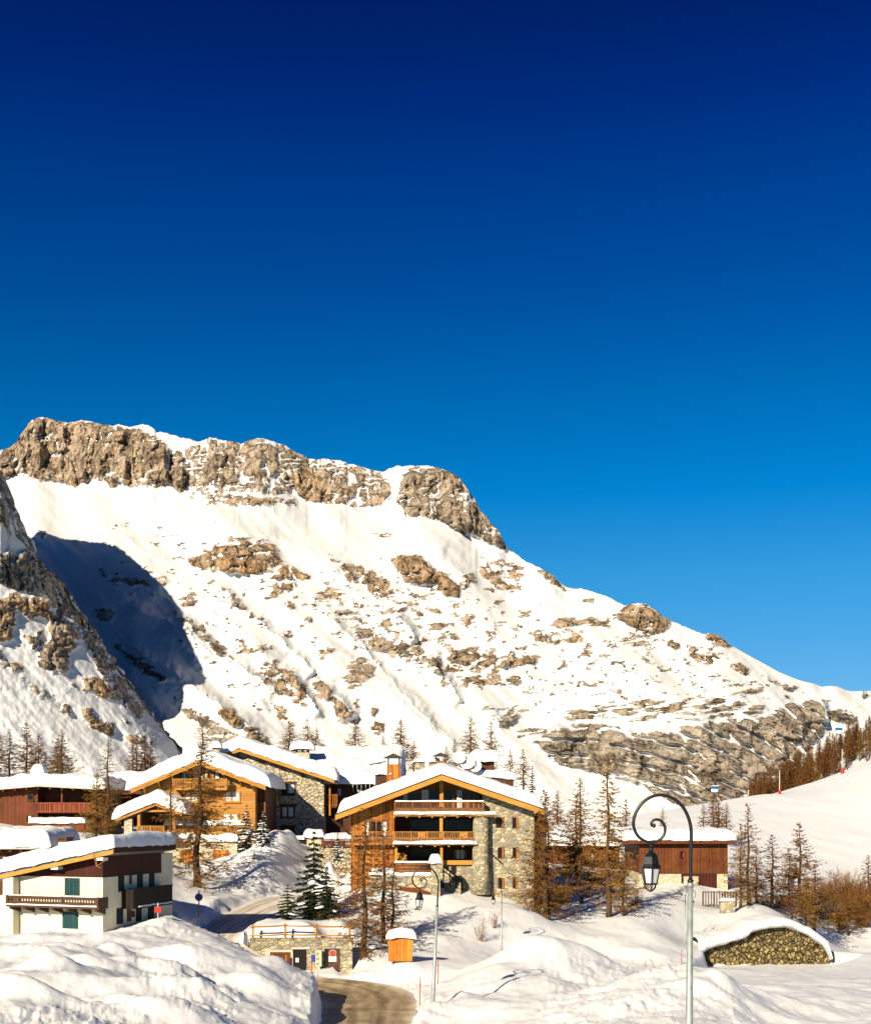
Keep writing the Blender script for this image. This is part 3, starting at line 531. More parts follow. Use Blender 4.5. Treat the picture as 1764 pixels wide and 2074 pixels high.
ROCKS = [ # outline, strength, softness (frame units), warm tone, kind of relief (1 vertical ribs, 2 bedding, 0 blocks)
 (mm(M1, [(-300,300),(0,330),(90,225),(180,135),(260,118),(370,150),(440,140),(600,160),(720,190),(830,195),(900,240),(960,290),(1040,330),(1090,400),(1070,510),(1040,560),(960,500),(900,515),(800,520),(720,510),(690,480),(640,515),(560,475),(430,512),(330,490),(200,470),(120,440),(0,470),(-300,480)]), 1.08, 6, 0.35, 1),
 (mm(M1, [(1040,330),(1200,235),(1400,255),(1500,235),(1697,320),(1697,550),(1500,560),(1300,540),(1180,560),(1090,570),(1060,500),(1090,400)]), 0.66, 12, 0.25, 1),
 (mm(M2, [(-60,240),(180,235),(320,290),(430,345),(560,360),(700,400),(860,440),(920,560),(880,640),(700,625),(560,600),(400,570),(200,510),(-60,560)]), 0.66, 12, 0.25, 1),
 (mm(M1, [(1180,565),(1330,560),(1500,575),(1697,580),(1697,630),(1450,635),(1300,620),(1190,620)]), 0.72, 5, 0.35, 0),
 (mm(M2, [(0,560),(200,575),(340,600),(320,630),(60,640),(0,620)]), 0.68, 5, 0.35, 0),
 (mm(M2, [(250,450),(330,415),(440,400),(500,450),(580,530),(575,600),(480,605),(400,575),(330,500)]), 0.98, 6, 0.6, 1),
 (mm(M2, [(590,540),(660,500),(700,560),(690,625),(600,615)]), 0.85, 6, 0.4, 1),
 (mm(M2, [(955,600),(985,450),(1060,400),(1200,410),(1320,465),(1370,550),(1450,650),(1540,750),(1610,880),(1500,850),(1380,795),(1300,770),(1200,710),(1100,690),(1010,680)]), 1.05, 6, 0.2, 1),
 (mm(M2, [(-250,950),(-160,880),(0,820),(150,820),(280,860),(290,960),(200,1015),(0,1020),(-150,1000)]), 0.76, 9, 0.55, 0),
 (mm(M2, [(-110,930),(0,920),(150,930),(205,1010),(60,1022),(-70,1000)]), 0.95, 5, 0.85, 1),
 (mm(M2, [(245,1045),(260,990),(330,970),(460,1030),(400,1045)]), 0.95, 5, 0.8, 1),
 (rect(M2, 230,1050, 370,1150), 0.76, 8, 0.6, 0), (rect(M2, 330,1170, 440,1215), 0.70, 6, 0.6, 0), (rect(M2, 440,1100, 655,1180), 0.60, 10, 0.4, 2),
 (mm(M2, [(925,930),(1000,905),(1080,920),(1140,965),(1200,1010),(1300,1090),(1310,1150),(1200,1135),(1180,1070),(1080,1078),(950,1045)]), 1.0, 6, 0.65, 1),
 (mm(M2, [(560,910),(680,970),(800,990),(900,1060),(940,1140),(900,1160),(830,1150),(780,1105),(680,1050),(600,970)]), 0.80, 9, 0.45, 0),
 (rect(M2, 920,1165, 1070,1205), 0.76, 8, 0.3, 2), (rect(M2, 1310,1010, 1410,1080), 0.85, 8, 0.3, 0), (mm(M2, [(1430,920),(1560,930),(1697,1000),(1697,1050),(1600,1130),(1480,1140),(1420,1020)]), 0.60, 10, 0.6, 0),
 (mm(M2, [(550,1235),(640,1215),(745,1210),(740,1245),(600,1258)]), 0.82, 6, 0.2, 2), (mm(M2, [(655,1350),(700,1310),(790,1320),(820,1380),(760,1400)]), 0.88, 7, 0.25, 2),
 (mm(M2, [(770,1400),(850,1360),(960,1400),(1060,1430),(1140,1500),(1150,1545),(1060,1520),(940,1500),(830,1470)]), 0.82, 8, 0.25, 0),
 (mm(M2, [(860,1290),(930,1270),(970,1330),(900,1330)]), 0.8, 6, 0.3, 0),
 (mm(M2, [(1200,1500),(1260,1430),(1400,1440),(1540,1480),(1697,1470),(1697,1540),(1560,1560),(1380,1560),(1240,1580)]), 0.82, 10, 0.35, 0),
 (mm(M2, [(1260,1600),(1420,1570),(1540,1590),(1660,1610),(1660,1660),(1500,1660),(1340,1680)]), 0.66, 9, 0.4, 0),
 (mm(M2, [(1130,1500),(1190,1490),(1240,1600),(1220,1620),(1160,1580)]), 0.9, 6, 0.1, 0),
 (mm(M2, [(1160,1380),(1310,1350),(1300,1400),(1180,1430)]), 0.70, 9, 0.3, 2), (mm(M2, [(1100,1320),(1220,1280),(1220,1340),(1130,1360)]), 0.70, 9, 0.3, 2),
 (mm(M2, [(640,1610),(680,1520),(760,1480),(810,1540),(830,1600),(740,1650),(680,1660)]), 0.82, 8, 0.3, 2),
 (mm(M2, [(130,1560),(250,1520),(350,1580),(420,1640),(460,1760),(420,1800),(320,1730),(200,1640)]), 0.72, 10, 0.45, 0),
 (mm(M2, [(465,1640),(500,1610),(550,1650),(600,1720),(700,1800),(700,1860),(620,1860),(590,1760),(480,1720)]), 0.86, 6, 0.35, 0),
 (mm(M2, [(800,1900),(830,1860),(875,1880),(865,1930),(820,1935)]), 1.1, 3, 0.4, 1), (rect(M2, 695,1740, 730,1790), 0.9, 4, 0.3, 0), (rect(M2, 800,1770, 850,1830), 0.85, 5, 0.3, 0),
 (rect(M2, 500,1450, 590,1500), 0.65, 6, 0.3, 0), (rect(M2, 290,1330, 350,1375), 0.85, 5, 0.3, 0), (rect(M2, 435,1262, 460,1295), 0.95, 3, 0.5, 0), (rect(M2, 790,780, 925,803), 0.60, 4, 0.3, 2), (rect(M2, 0,1130, 80,1210), 0.80, 6, 0.1, 0),
 (rect(M2, 1430,1780, 1697,1830), 0.52, 10, 0.2, 2), (mm(M2, [(1520,1850),(1620,1770),(1640,1850),(1570,1890)]), 0.95, 5, 0.0, 0),
 (mm(M2, [(560,900),(1697,980),(1697,1700),(1250,1720),(700,1560),(250,1200)]), 0.30, 60, 0.4, 0), (mm(M1, [(480, 640), (1100, 660), (1697, 760), (1697, 2050), (1300, 1950), (900, 1500), (700, 1200)]), 0.20, 45, 0.3, 0), (mm(M3, [(0, 500), (560, 520), (1000, 700), (1500, 950), (1500, 1050), (300, 1010), (0, 1100)]), 0.26, 40, 0.3, 0),
 (mm(M1, [(1010,1190),(1040,1150),(1110,1130),(1140,1165),(1080,1200)]), 0.85, 6, 0.3, 2), (rect(M1, 555,1215, 640,1300), 0.70, 8, 0.1, 0),
 (mm(M1, [(560,990),(680,1000),(800,1020),(830,1060),(780,1190),(720,1130),(620,1060)]), 0.60, 9, 0.1, 0), (rect(M1, 895,1030, 945,1080), 0.70, 6, 0.3, 0), (rect(M1, 660,720, 735,760), 0.65, 5, 0.2, 0), (rect(M1, 205,780, 265,840), 0.70, 6, 0.1, 0),
 (mm(M1, [(970,1200),(1040,1260),(1140,1300),(1250,1400),(1330,1500),(1240,1490),(1140,1380),(1050,1310)]), 0.88, 7, 0.2, 0),
 (mm(M1, [(1270,1090),(1340,1140),(1400,1200),(1530,1290),(1480,1300),(1380,1230),(1290,1160)]), 0.76, 8, 0.3, 0),
 (rect(M1, 1340,1430, 1550,1480), 0.60, 10, 0.3, 0), (mm(M1, [(1480,1560),(1600,1530),(1697,1570),(1697,1760),(1600,1700)]), 0.65, 12, 0.4, 0),
 (mm(M1, [(640,1400),(730,1460),(860,1540),(960,1620),(920,1640),(800,1570),(680,1470)]), 0.85, 6, 0.3, 0),
 (mm(M1, [(1230,1770),(1330,1790),(1400,1870),(1340,1900),(1260,1830)]), 0.95, 5, 0.75, 1), (mm(M1, [(1000,1720),(1200,1850),(1350,1960),(1300,1990),(1100,1880)]), 0.76, 7, 0.1, 0),
 (mm(M1, [(1380,1900),(1450,1880),(1500,1930),(1560,1990),(1560,2040),(1420,1990)]), 0.82, 6, 0.4, 0), (mm(M1, [(1160,1850),(1400,1950),(1330,2020),(1180,1960)]), 0.76, 8, 0.0, 0),
 (mm(M1, [(1560,1760),(1640,1790),(1690,1880),(1640,1880),(1580,1830)]), 0.70, 8, 0.6, 0),
 (mm(M3, [(555,565),(620,520),(700,503),(765,535),(825,600),(790,645),(700,648),(640,615)]), 1.12, 4, 0.55, 1),
 (mm(M3, [(255,610),(300,580),(440,565),(555,610),(540,640),(440,610),(330,635)]), 0.78, 6, 0.4, 2), (mm(M3, [(175,655),(240,650),(320,685),(280,710),(190,680)]), 0.85, 6, 0.4, 0), (rect(M3, 345,640, 412,692), 0.85, 6, 0.5, 0), (rect(M3, 420,690, 455,760), 0.70, 6, 0.4, 0),
 (mm(M3, [(565,670),(640,650),(770,670),(760,690),(650,720),(580,700)]), 0.72, 7, 0.4, 2), (mm(M3, [(800,710),(820,682),(870,685),(870,720)]), 0.95, 4, 0.4, 0), (mm(M3, [(900,700),(1000,720),(1080,760),(1060,790),(980,800),(910,760)]), 0.72, 7, 0.4, 0), (mm(M3, [(1100,795),(1150,780),(1190,815),(1185,850),(1130,830)]), 0.98, 4, 0.4, 0),
 (mm(M3, [(985,655),(1030,645),(1080,675),(1125,725),(1060,715),(1000,690)]), 0.85, 4, 0.55, 0), (mm(M3, [(1250,850),(1320,870),(1450,915),(1380,920),(1290,880)]), 0.76, 5, 0.3, 2),
 (mm(M3, [(0,750),(130,745),(210,760),(190,790),(100,800),(0,820)]), 0.9, 6, 0.45, 1), (mm(M3, [(50,870),(90,855),(128,885),(100,900)]), 0.95, 4, 0.5, 0), (rect(M3, -10,820, 40,900), 0.70, 6, 0.4, 0), (mm(M3, [(195,345),(260,360),(330,450),(290,440),(230,390)]), 0.8, 4, 0.3, 0), (rect(M3, 50,545, 205,585), 0.60, 8, 0.3, 2), (rect(M3, 410,485, 460,505), 0.70, 5, 0.3, 2),
 (mm(M3, [(185,1160),(250,1110),(370,1075),(560,1075),(625,1120),(800,1120),(920,1085),(960,1065),(1260,1050),(1350,990),(1450,975),(1545,965),(1560,1090),(1490,1180),(1400,1280),(1280,1330),(1160,1420),(1060,1470),(930,1500),(800,1430),(640,1340),(440,1300),(260,1245)]), 0.86, 9, 0.08, 3),
 (mm(M3, [(280,1000),(450,985),(640,965),(900,940),(1100,960),(1300,960),(1280,1040),(1000,1060),(700,1060),(400,1060),(280,1030)]), 0.55, 10, 0.25, 2), (mm(M3, [(1080,930),(1260,900),(1260,925),(1100,950)]), 0.76, 5, 0.4, 2),
 (mm(M3, [(1560,1010),(1620,1000),(1700,1040),(1680,1070),(1570,1060)]), 0.82, 6, 0.1, 0), (rect(M3, 1700,925, 1764,960), 0.76, 6, 0.2, 0), (mm(M3, [(0,1050),(90,1000),(110,1040),(70,1090),(20,1090)]), 0.85, 6, 0.0, 0), (rect(M3, 100,1090, 280,1140), 0.60, 9, 0.2, 2)]
GULLIES = [ # crest line, half width, relief (m), sharp side width
 (mm(M1, [(960,1210),(1100,1320),(1230,1450),(1330,1500),(1500,1640),(1620,1720)]), 46, 15, 11), (mm(M1, [(1250,1080),(1340,1160),(1530,1320),(1697,1480)]), 40, 10, 10),
 (mm(M1, [(420,690),(640,830),(830,960),(1000,1080)]), 55, 8, 22), (mm(M1, [(650,1240),(830,1240),(1060,1320),(1140,1400),(1240,1500)]), 40, 9, 10), (mm(M1, [(690,1390),(900,1520),(1160,1700),(1400,1870),(1560,1960)]), 50, 14, 12),
 (mm(M1, [(520,690),(720,800),(850,900),(1150,1020),(1300,1120)]), 42, 5, 24),
 (mm(M2, [(540,1230),(650,1340),(770,1430),(860,1560),(990,1700),(1140,1860),(1230,1960)]), 34, 9, 9), (mm(M2, [(940,1240),(1000,1310),(1080,1410)]), 24, 13, 8), (mm(M2, [(1130,1470),(1180,1540),(1240,1620),(1290,1700),(1340,1750)]), 24, 13, 8),
 (mm(M2, [(360,1450),(420,1520),(490,1590)]), 26, 11, 8), (mm(M2, [(340,1590),(400,1640),(450,1720),(540,1840)]), 26, 12, 8), (mm(M2, [(540,1650),(640,1730),(730,1850)]), 24, 12, 8), (mm(M2, [(780,1600),(900,1660),(1020,1790),(1200,1950)]), 30, 7, 9), (mm(M2, [(900,1600),(1060,1720),(1180,1880),(1330,2020)]), 26, 5, 9), (mm(M2, [(1100,1640),(1250,1780),(1420,1900)]), 30, 5, 10),
 (mm(M2, [(0,750),(200,790),(430,860),(560,960),(640,1010)]), 36, 5, 12), (mm(M2, [(560,720),(620,820),(660,900)]), 26, 3, 12), (mm(M2, [(1030,740),(1130,830),(1250,860)]), 34, 4, 14), (mm(M2, [(1240,560),(1290,660),(1310,760)]), 20, 9, 7), (mm(M2, [(1330,540),(1360,640),(1380,760)]), 22, 16, 8), (mm(M2, [(1150,560),(1190,640),(1180,690)]), 14, 8, 5),
 (mm(M3, [(250,1050),(360,1150),(420,1260)]), 24, 8, 10), (mm(M3, [(930,1070),(1050,1180),(1170,1330)]), 30, 9, 10), (mm(M3, [(1540,965),(1550,1010),(1555,1070)]), 26, 15, 5), (mm(M3, [(1448,1060),(1452,1150)]), 16, 8, 4), (mm(M3, [(1340,1130),(1370,1240)]), 18, 8, 5), (mm(M3, [(1000,1300),(1025,1380)]), 18, 8, 5), (mm(M3, [(680,1220),(685,1290)]), 14, 5, 4), (mm(M3, [(350,1150),(355,1200)]), 14, 5, 4), (mm(M3, [(0,1060),(60,1060),(105,1010)]), 18, 9, 6),
 (mm(M1, [(360,150),(370,260),(375,330)]), 22, 9, 6), (mm(M1, [(230,240),(232,330),(225,400)]), 20, 7, 6), (mm(M1, [(570,330),(575,450)]), 20, 7, 6), (mm(M1, [(720,330),(715,450),(700,500)]), 26, 9, 7), (mm(M1, [(935,290),(945,400),(950,490)]), 30, 13, 7), (mm(M1, [(1030,380),(1045,520)]), 16, 9, 6), (mm(M1, [(700,190),(705,260)]), 22, 9, 7), (mm(M1, [(120,340),(125,440)]), 18, 5, 6), (mm(M1, [(460,430),(470,470)]), 12, 5, 5)]
def mountain_fields(U, V):
    M = np.zeros(U.shape); tone = np.zeros(U.shape); kind = np.zeros(U.shape)
    for (poly, s, soft, tn, kd) in ROCKS:
        a = np.array(poly); m = (U > a[:, 0].min()-soft*3) & (U < a[:, 0].max()+soft*3) & (V > a[:, 1].min()-soft*3) & (V < a[:, 1].max()+soft*3)
        if not m.any(): continue
        k = min(s, 0.93)*sstep(-soft*1.6, soft*1.6, poly_sd(U[m], V[m], poly)+soft*1.1*fbm(U[m]/14, V[m]/14, 4, 77, 0.65))
        b = k > M[m]
        M[m] = np.where(b, k, M[m]); tone[m] = np.where(b, tn, tone[m]); kind[m] = np.where(b, kd, kind[m])
    return M, tone, kind
def rock_noise(U, V, kind):
    a = fbm(U/24, V/15, 6, 21, 0.68)                              # blocks
    q = (V+0.10*U); b = fbm(U/46, q/9, 6, 22, 0.68)               # level bedding
    p = (V-0.26*U-0.0006*(U-1300)**2); g = fbm(U/70+p/90, p/18, 6, 23, 0.62)   # gently dipping bedding
    c = fbm(U/15, V/48, 6, 24, 0.66)                              # upright ribs
    l1 = np.exp(-(gnoise(U/44+0.5*gnoise(U/14, V/14, 26), q/13, 25)/0.12)**2)*sstep(-0.1, 0.35, fbm(U/55, V/32, 3, 27))   # snowy ledges
    w2 = p/30+0.55*fbm(U/85, V/85, 4, 28, 0.6); w2 = np.abs(w2-np.floor(w2)-0.5)*2                 # long snow bands along the beds
    l2 = sstep(0.30, 0.10, w2+0.30*fbm(U/30, V/18, 3, 36))*sstep(-0.40, 0.10, fbm(U/70, V/45, 3, 29))
    w3 = (V-0.95*U)/52+0.5*fbm(U/80, V/80, 4, 38, 0.6); w3 = np.abs(w3-np.floor(w3)-0.5)*2
    l3 = sstep(0.22, 0.06, w3+0.2*fbm(U/24, V/24, 3, 37))*sstep(0.0, 0.3, fbm(U/60, V/60, 3, 39))
    l4 = np.exp(-(gnoise(U/26+0.4*gnoise(U/14, V/20, 33), V/150, 34)/0.09)**2)*sstep(-0.05, 0.3, fbm(U/50, V/50, 3, 35))       # snow filled chimneys
    n = np.where(kind == 1, c*0.5+a*0.4+b*0.25+0.80*l1+0.50*l4-0.10, np.where(kind == 2, b+a*0.3+0.15*l1, np.where(kind == 3, g*0.5+b*0.25+a*0.35+0.62*l2+0.5*l3-0.05, a+b*0.35+0.25*l1)))
    return np.clip(0.5+n*1.5, 0, 1.4)

mu = np.arange(-290, 2070, 2.1); NV = 500
vr = np.interp(mu, [p[0] for p in RIDGE], [p[1] for p in RIDGE])+3.0*fbm(mu/9.0, mu*0, 4, 31)*sstep(1560, 1400, mu)+0.6
vrs = blur(blur(vr, 9, 0), 9, 0)
mt = np.linspace(0, 1, NV)
MV0 = 1730+(vrs[None, :]-1730)*mt[:, None]; MV = MV0+((vr-vrs)[None, :]*sstep(0.72, 1.0, mt)[:, None]); MU = np.repeat(mu[None, :], NV, 0)
Mk, Tn, Kd = mountain_fields(MU, MV)
nk = rock_noise(MU, MV, Kd)
rock = sstep(-0.14, 0.14, Mk-nk)*np.clip(Mk*3, 0, 1)
Ms = blur(blur(Mk, 12, 1), 12, 0)
cot = 1.62-0.95*np.clip(blur(blur(Ms, 20, 1), 10, 0), 0, 1)
cot += 0.22*fbm(MU/220, MV/150, 3, 41)
cot = blur(cot, 20, 1)
Ym = np.zeros(MU.shape); Ym[0] = 700
for i in range(1, NV):
    e = (HZ-MV0[i])/F; dv = (MV0[i-1]-MV0[i])/F
    Ym[i] = Ym[i-1]*(1+np.clip(cot[i]*dv/np.maximum(1-cot[i]*e, 0.28), 0, 0.05))
for _ in range(2): Ym = blur(Ym, 30, 1)
S = Ym/1000.0
dY = np.zeros(MU.shape)
fall = MU*0.70-MV*0.71; along = MU*0.71+MV*0.70
dY += 24*fbm(fall/95, along/420, 4, 51, 0.42)*sstep(0.8, 0.3, Ms)      # broad snow ribs running down the slope
dY += 22*fbm(MU/260, MV/260, 3, 52)
dY += 1.2*fbm(MU/16, MV/16, 4, 53)
for (ln, w, amp, sharp) in GULLIES:
    a = np.array(ln); m = (MU > a[:, 0].min()-w*3) & (MU < a[:, 0].max()+w*3) & (MV > a[:, 1].min()-w*3) & (MV < a[:, 1].max()+w*3)
    sd, al = line_sd(MU[m], MV[m], ln); sd = sd+2.5*fbm(MU[m]/10, MV[m]/10, 3, 61)+11*fbm(MU[m]/42, MV[m]/42, 3, 62)
    h = np.where(sd > 0, np.exp(-(sd/(sharp*1.5))), np.exp(-((-sd)/w)))*sstep(0, 0.2, al)*sstep(1.0, 0.85, al)
    h2 = np.where(sd > 0, np.exp(-((sd-sharp*2.0)/(sharp*2.2))**2), 0)*sstep(0, 0.2, al)*sstep(1.0, 0.85, al)
    dY[m] += -amp*1.25*h+amp*0.7*h2
ribs = ridged(MU/28+0.7*fbm(MU/50, MV/50, 2, 71), MV/100, 5, 72, 0.66)
blocks = ridged(MU/24, MV/17, 5, 73, 0.66); beds = ridged(MU/90, (MV+0.10*MU)/11, 5, 74, 0.66); dips = ridged(MU/90, (MV-0.26*MU-0.0006*(MU-1300)**2)/26, 5, 75, 0.66)
rel = np.where(Kd == 1, ribs*1.35+blocks*0.40, np.where(Kd == 2, beds*0.8+blocks*0.3, np.where(Kd == 3, dips*0.9+blocks*0.35+ribs*0.35, blocks)))
rw = blur(blur(rock*np.clip(Mk, 0, 1), 2, 1), 2, 0)
dY += -(11.0*rel+3.0)*rw
Yt = Ym+dY*np.clip(S, 0.7, 1.4)*sstep(0, 0.03, mt)[:, None]
Pm = np.stack([(MU-882)/F*Yt, Yt, -(MV-HZ)/F*Yt], -1)
back = []                                                        # the far side of the crest
for k, (dy, dz) in enumerate([(4, -0.6), (12, -4), (40, -26), (140, -110), (500, -420)]):
    q = Pm[-1].copy(); q[:, 1] += dy; q[:, 2] += dz; q[:, 0] *= 1.0; back.append(q)
Pm2 = np.concatenate([Pm, np.array(back)], 0)
ex = lambda a: np.concatenate([a, np.repeat(a[-1:]*0.3, len(back), 0)], 0)
mountain = link('mountain', grid_mesh('mountain', Pm2, MT['mountain'], attrs={'rock': ex(rock), 'tone': ex(Tn)}))
props(mountain, 'huge snow covered mountain with tan rock cliffs along its crest', None, None, 'structure')

def spur(name, label, crest, vb, Yc, Yb, rocks, step=1.6, nv=240, seed=0, relief=5.0, back=((5, -2), (25, -24), (60, -75), (110, -150)), ribs=()):
    cu = [p[0] for p in crest]; uu = np.arange(cu[0], cu[-1], step)
    vc = np.interp(uu, cu, [p[1] for p in crest])+3.0*fbm(uu/12, uu*0, 4, seed+1)
    yc = np.interp(uu, [p[0] for p in Yc], [p[1] for p in Yc]); yb = np.interp(uu, [p[0] for p in Yb], [p[1] for p in Yb])
    vbb = np.interp(uu, [p[0] for p in vb], [p[1] for p in vb])
    t = np.linspace(0, 1, nv)[:, None]
    V = vbb+(vc-vbb)*t; U = np.repeat(uu[None, :], nv, 0)
    Mk = np.zeros(U.shape); Tn = np.zeros(U.shape)
    for (poly, s, soft, tn) in rocks:
        k = min(s, 0.93)*sstep(-soft*1.6, soft*1.6, poly_sd(U, V, poly)+soft*fbm(U/12, V/12, 4, seed+7, 0.65)); b = k > Mk
        Mk = np.where(b, k, Mk); Tn = np.where(b, tn, Tn)
    n = np.clip(0.5+1.5*fbm(U/24, V/16, 6, seed+2, 0.72), 0, 1.4)
    rk = sstep(-0.14, 0.14, Mk-n)*np.clip(Mk*3, 0, 1)
    vcs = blur(blur(vc, 28, 0), 28, 0)
    Y = yb+(yc-yb)*np.clip((vbb-V)/(vbb-vcs), 0, 1.3)**1.15
    for ln, k in ribs:
        sd, al = line_sd(U, V, ln); sd = sd+3*fbm(U/12, V/12, 4, seed+13); Y = Y+k*np.clip(sd, 0, 75)*sstep(0, 0.08, al)
    bl = ridged(U/26+fbm(U/50, V/50, 2, seed), V/22, 6, seed+3, 0.66)
    rw = blur(blur(rk*np.clip(Mk, 0, 1), 2, 1), 2, 0)
    Y = Y+(-(relief*bl+relief*0.4)*rw+6*fbm((U*0.7-V*0.7)/60, (U+V)/300, 4, seed+4)+0.7*fbm(U/14, V/14, 4, seed+5))*sstep(0, 0.05, t)
    P = np.stack([(U-882)/F*Y, Y, -(V-HZ)/F*Y], -1)
    bk = []
    for dy, dz in back:
        q = P[-1].copy(); q[:, 1] += dy; q[:, 0] += dy*0.35; q[:, 2] += dz; bk.append(q)
    # the far side is cut into rows of its own so that it reads as rock
    rows = [P[-1]]+bk; fine = []
    for i in range(len(rows)-1):
        for j in range(1, 9): fine.append(rows[i]+(rows[i+1]-rows[i])*j/8)
    fine = np.array(fine); jt = fbm(np.repeat(uu[None, :], len(fine), 0)/14, np.arange(len(fine))[:, None]*0.35+0*uu[None, :], 4, seed+9)
    fine[..., 0] += 5*jt; fine[..., 1] += 4*jt
    P2 = np.concatenate([P, fine], 0)
    rb = np.clip(0.55+1.1*fbm(np.repeat(uu[None, :], len(fine), 0)/30, np.arange(len(fine))[:, None]*0.3+0*uu[None, :], 5, seed+10), 0, 1)
    o = link(name, grid_mesh(name, P2, MT['spur'], attrs={'rock': np.concatenate([rk, rb], 0), 'tone': np.concatenate([Tn, rb*0.1], 0)}))
    return props(o, label, None, None, 'structure')
spur('hill', 'steep dark rock spur in shadow at the left foot of the mountain',
     [(-460, 590), (-350, 618), (-270, 650), (-200, 690), (-110, 768), (-60, 850), (-30, 930), (-12, 985)]+mm(M1, [(0, 555), (40, 610), (60, 720), (90, 800), (150, 865), (220, 955), (300, 1020), (350, 1090), (400, 1160), (440, 1220), (490, 1290), (540, 1400)]),  # unseen crest left of the frame, raised to cast the gully shadow
     [(-460, 1560), (200, 1560)], [(-460, 900), (-290, 880), (-200, 870), (-110, 820), (-20, 725), (0, 715), (60, 735), (190, 805)], [(-460, 690), (-20, 690), (0, 690), (200, 780)],
     [(mm(M1, [(-500, 200), (0, 560), (45, 640), (60, 790), (0, 720), (-500, 600)]), 0.9, 6, 0.1), (mm(M1, [(-500, 800), (0, 890), (90, 900), (150, 860), (230, 960), (330, 1050), (440, 1220), (500, 1300), (380, 1260), (250, 1150), (0, 1080), (-500, 1000)]), 0.86, 8, 0.05)], seed=100, relief=7)
spur('hillside', 'rocky snow spur with tan crags above the red chalets',
     [(-290, 1120), (-100, 1180)]+mm(M1, [(0, 1075), (60, 1105), (130, 1130), (220, 1150), (285, 1165), (305, 1235), (360, 1255), (430, 1290), (480, 1330), (530, 1370), (570, 1430), (600, 1470), (650, 1540), (690, 1600), (730, 1660), (770, 1710), (860, 1830), (960, 1950), (1060, 2040), (1160, 2120), (1330, 2330)]),
     [(-290, 1700), (480, 1700)], [(-290, 660), (0, 640), (200, 675), (420, 685), (480, 685)], [(-290, 540), (480, 640)],
     [(mm(M1, [(-400, 1100), (0, 1170), (60, 1120), (200, 1150), (290, 1175), (300, 1290), (180, 1260), (100, 1240), (60, 1400), (0, 1420), (-400, 1400)]), 1.0, 6, 0.6),
      (mm(M1, [(290, 1290), (330, 1260), (440, 1310), (470, 1370), (440, 1440), (390, 1480), (380, 1590), (300, 1580), (220, 1530), (240, 1470), (280, 1400)]), 0.98, 6, 0.25),
      (mm(M1, [(440, 1310), (540, 1380), (610, 1480), (690, 1600), (760, 1720), (850, 1830), (790, 1840), (700, 1770), (640, 1690), (560, 1560), (500, 1430)]), 0.80, 7, 0.2),
      (mm(M1, [(460, 1620), (540, 1600), (640, 1660), (660, 1740), (590, 1720), (500, 1680)]), 0.95, 5, 0.75), (mm(M1, [(340, 1790), (390, 1760), (420, 1840), (380, 1840)]), 0.85, 6, 0.2), (mm(M1, [(460, 1790), (520, 1790), (560, 1850), (650, 1880), (650, 1940), (560, 1930), (480, 1860)]), 0.95, 5, 0.55),
      (mm(M1, [(140, 1370), (240, 1340), (250, 1420), (180, 1460)]), 0.7, 6, 0.4), (mm(M1, [(0, 1450), (130, 1550), (130, 1590), (40, 1560), (-100, 1500)]), 0.62, 8, 0.6), (mm(M1, [(120, 1580), (230, 1640), (320, 1740), (220, 1740), (140, 1640)]), 0.55, 9, 0.4), (mm(M1, [(380, 1610), (500, 1690), (420, 1670)]), 0.6, 5, 0.2), (mm(M1, [(710, 1950), (800, 1920), (880, 1970), (860, 2000), (740, 1990)]), 0.7, 6, 0.6), (mm(M1, [(700, 1830), (760, 1880), (700, 1890)]), 0.7, 5, 0.1)],
     seed=200, relief=5.5, ribs=[(mm(M1, [(250, 1180), (300, 1290), (380, 1330), (440, 1400), (510, 1480), (560, 1560), (620, 1640), (660, 1720), (720, 1800), (800, 1890), (900, 2000)]), 0.62)])
# the wooded slope on the right, behind the ski run
FC = [(1380, 1690), (1440, 1678), (1480, 1662), (1540, 1634), (1600, 1598), (1660, 1560), (1720, 1522), (1764, 1503), (1850, 1455), (2080, 1370)]
spur('slope', 'snowy wooded slope rising to the right behind the ski run', FC, [(1380, 1720), (2080, 1700)], [(1380, 470), (2080, 640)], [(1380, 440), (2080, 430)], [], seed=300, back=((10, -1), (40, -8), (90, -30)))
# ------------------------------------------------------------------ trees
class Ribbons:                          # many thin flat strips -> one mesh
    def __init__(s): s.v = []; s.f = []
    def strip(s, a, b, w0, w1, rng):
        d = (b-a); ln = np.linalg.norm(d)
        if ln < 1e-5: return
        r = rng.normal(size=3); x = np.cross(d, r); x /= (np.linalg.norm(x)+1e-9)
        n = len(s.v); s.v += [a-x*w0, a+x*w0, b+x*w1, b-x*w1]; s.f.append((n, n+1, n+2, n+3))
    def tri_tube(s, pts, rad):
        n0 = len(s.v); m = len(pts)
        for i, p in enumerate(pts):
            d = pts[min(i+1, m-1)]-pts[max(i-1, 0)]; d = d/(np.linalg.norm(d)+1e-9)
            x = np.cross(d, [0.13, 0.21, 0.97]); x /= np.linalg.norm(x)+1e-9; y = np.cross(d, x)
            for k in range(3):
                a = 2.0944*k; s.v.append(p+(x*math.cos(a)+y*math.sin(a))*rad[i])
        for i in range(m-1):
            for k in range(3):
                a, b = n0+i*3+k, n0+i*3+(k+1) % 3; s.f.append((a, b, b+3, a+3))
    def mesh(s, name, mats, idx=None):
        me = bpy.data.meshes.new(name); me.from_pydata([tuple(p) for p in s.v], [], s.f)
        for m in mats: me.materials.append(m)
        if idx is not None: me.polygons.foreach_set('material_index', idx)
        me.update(); return me
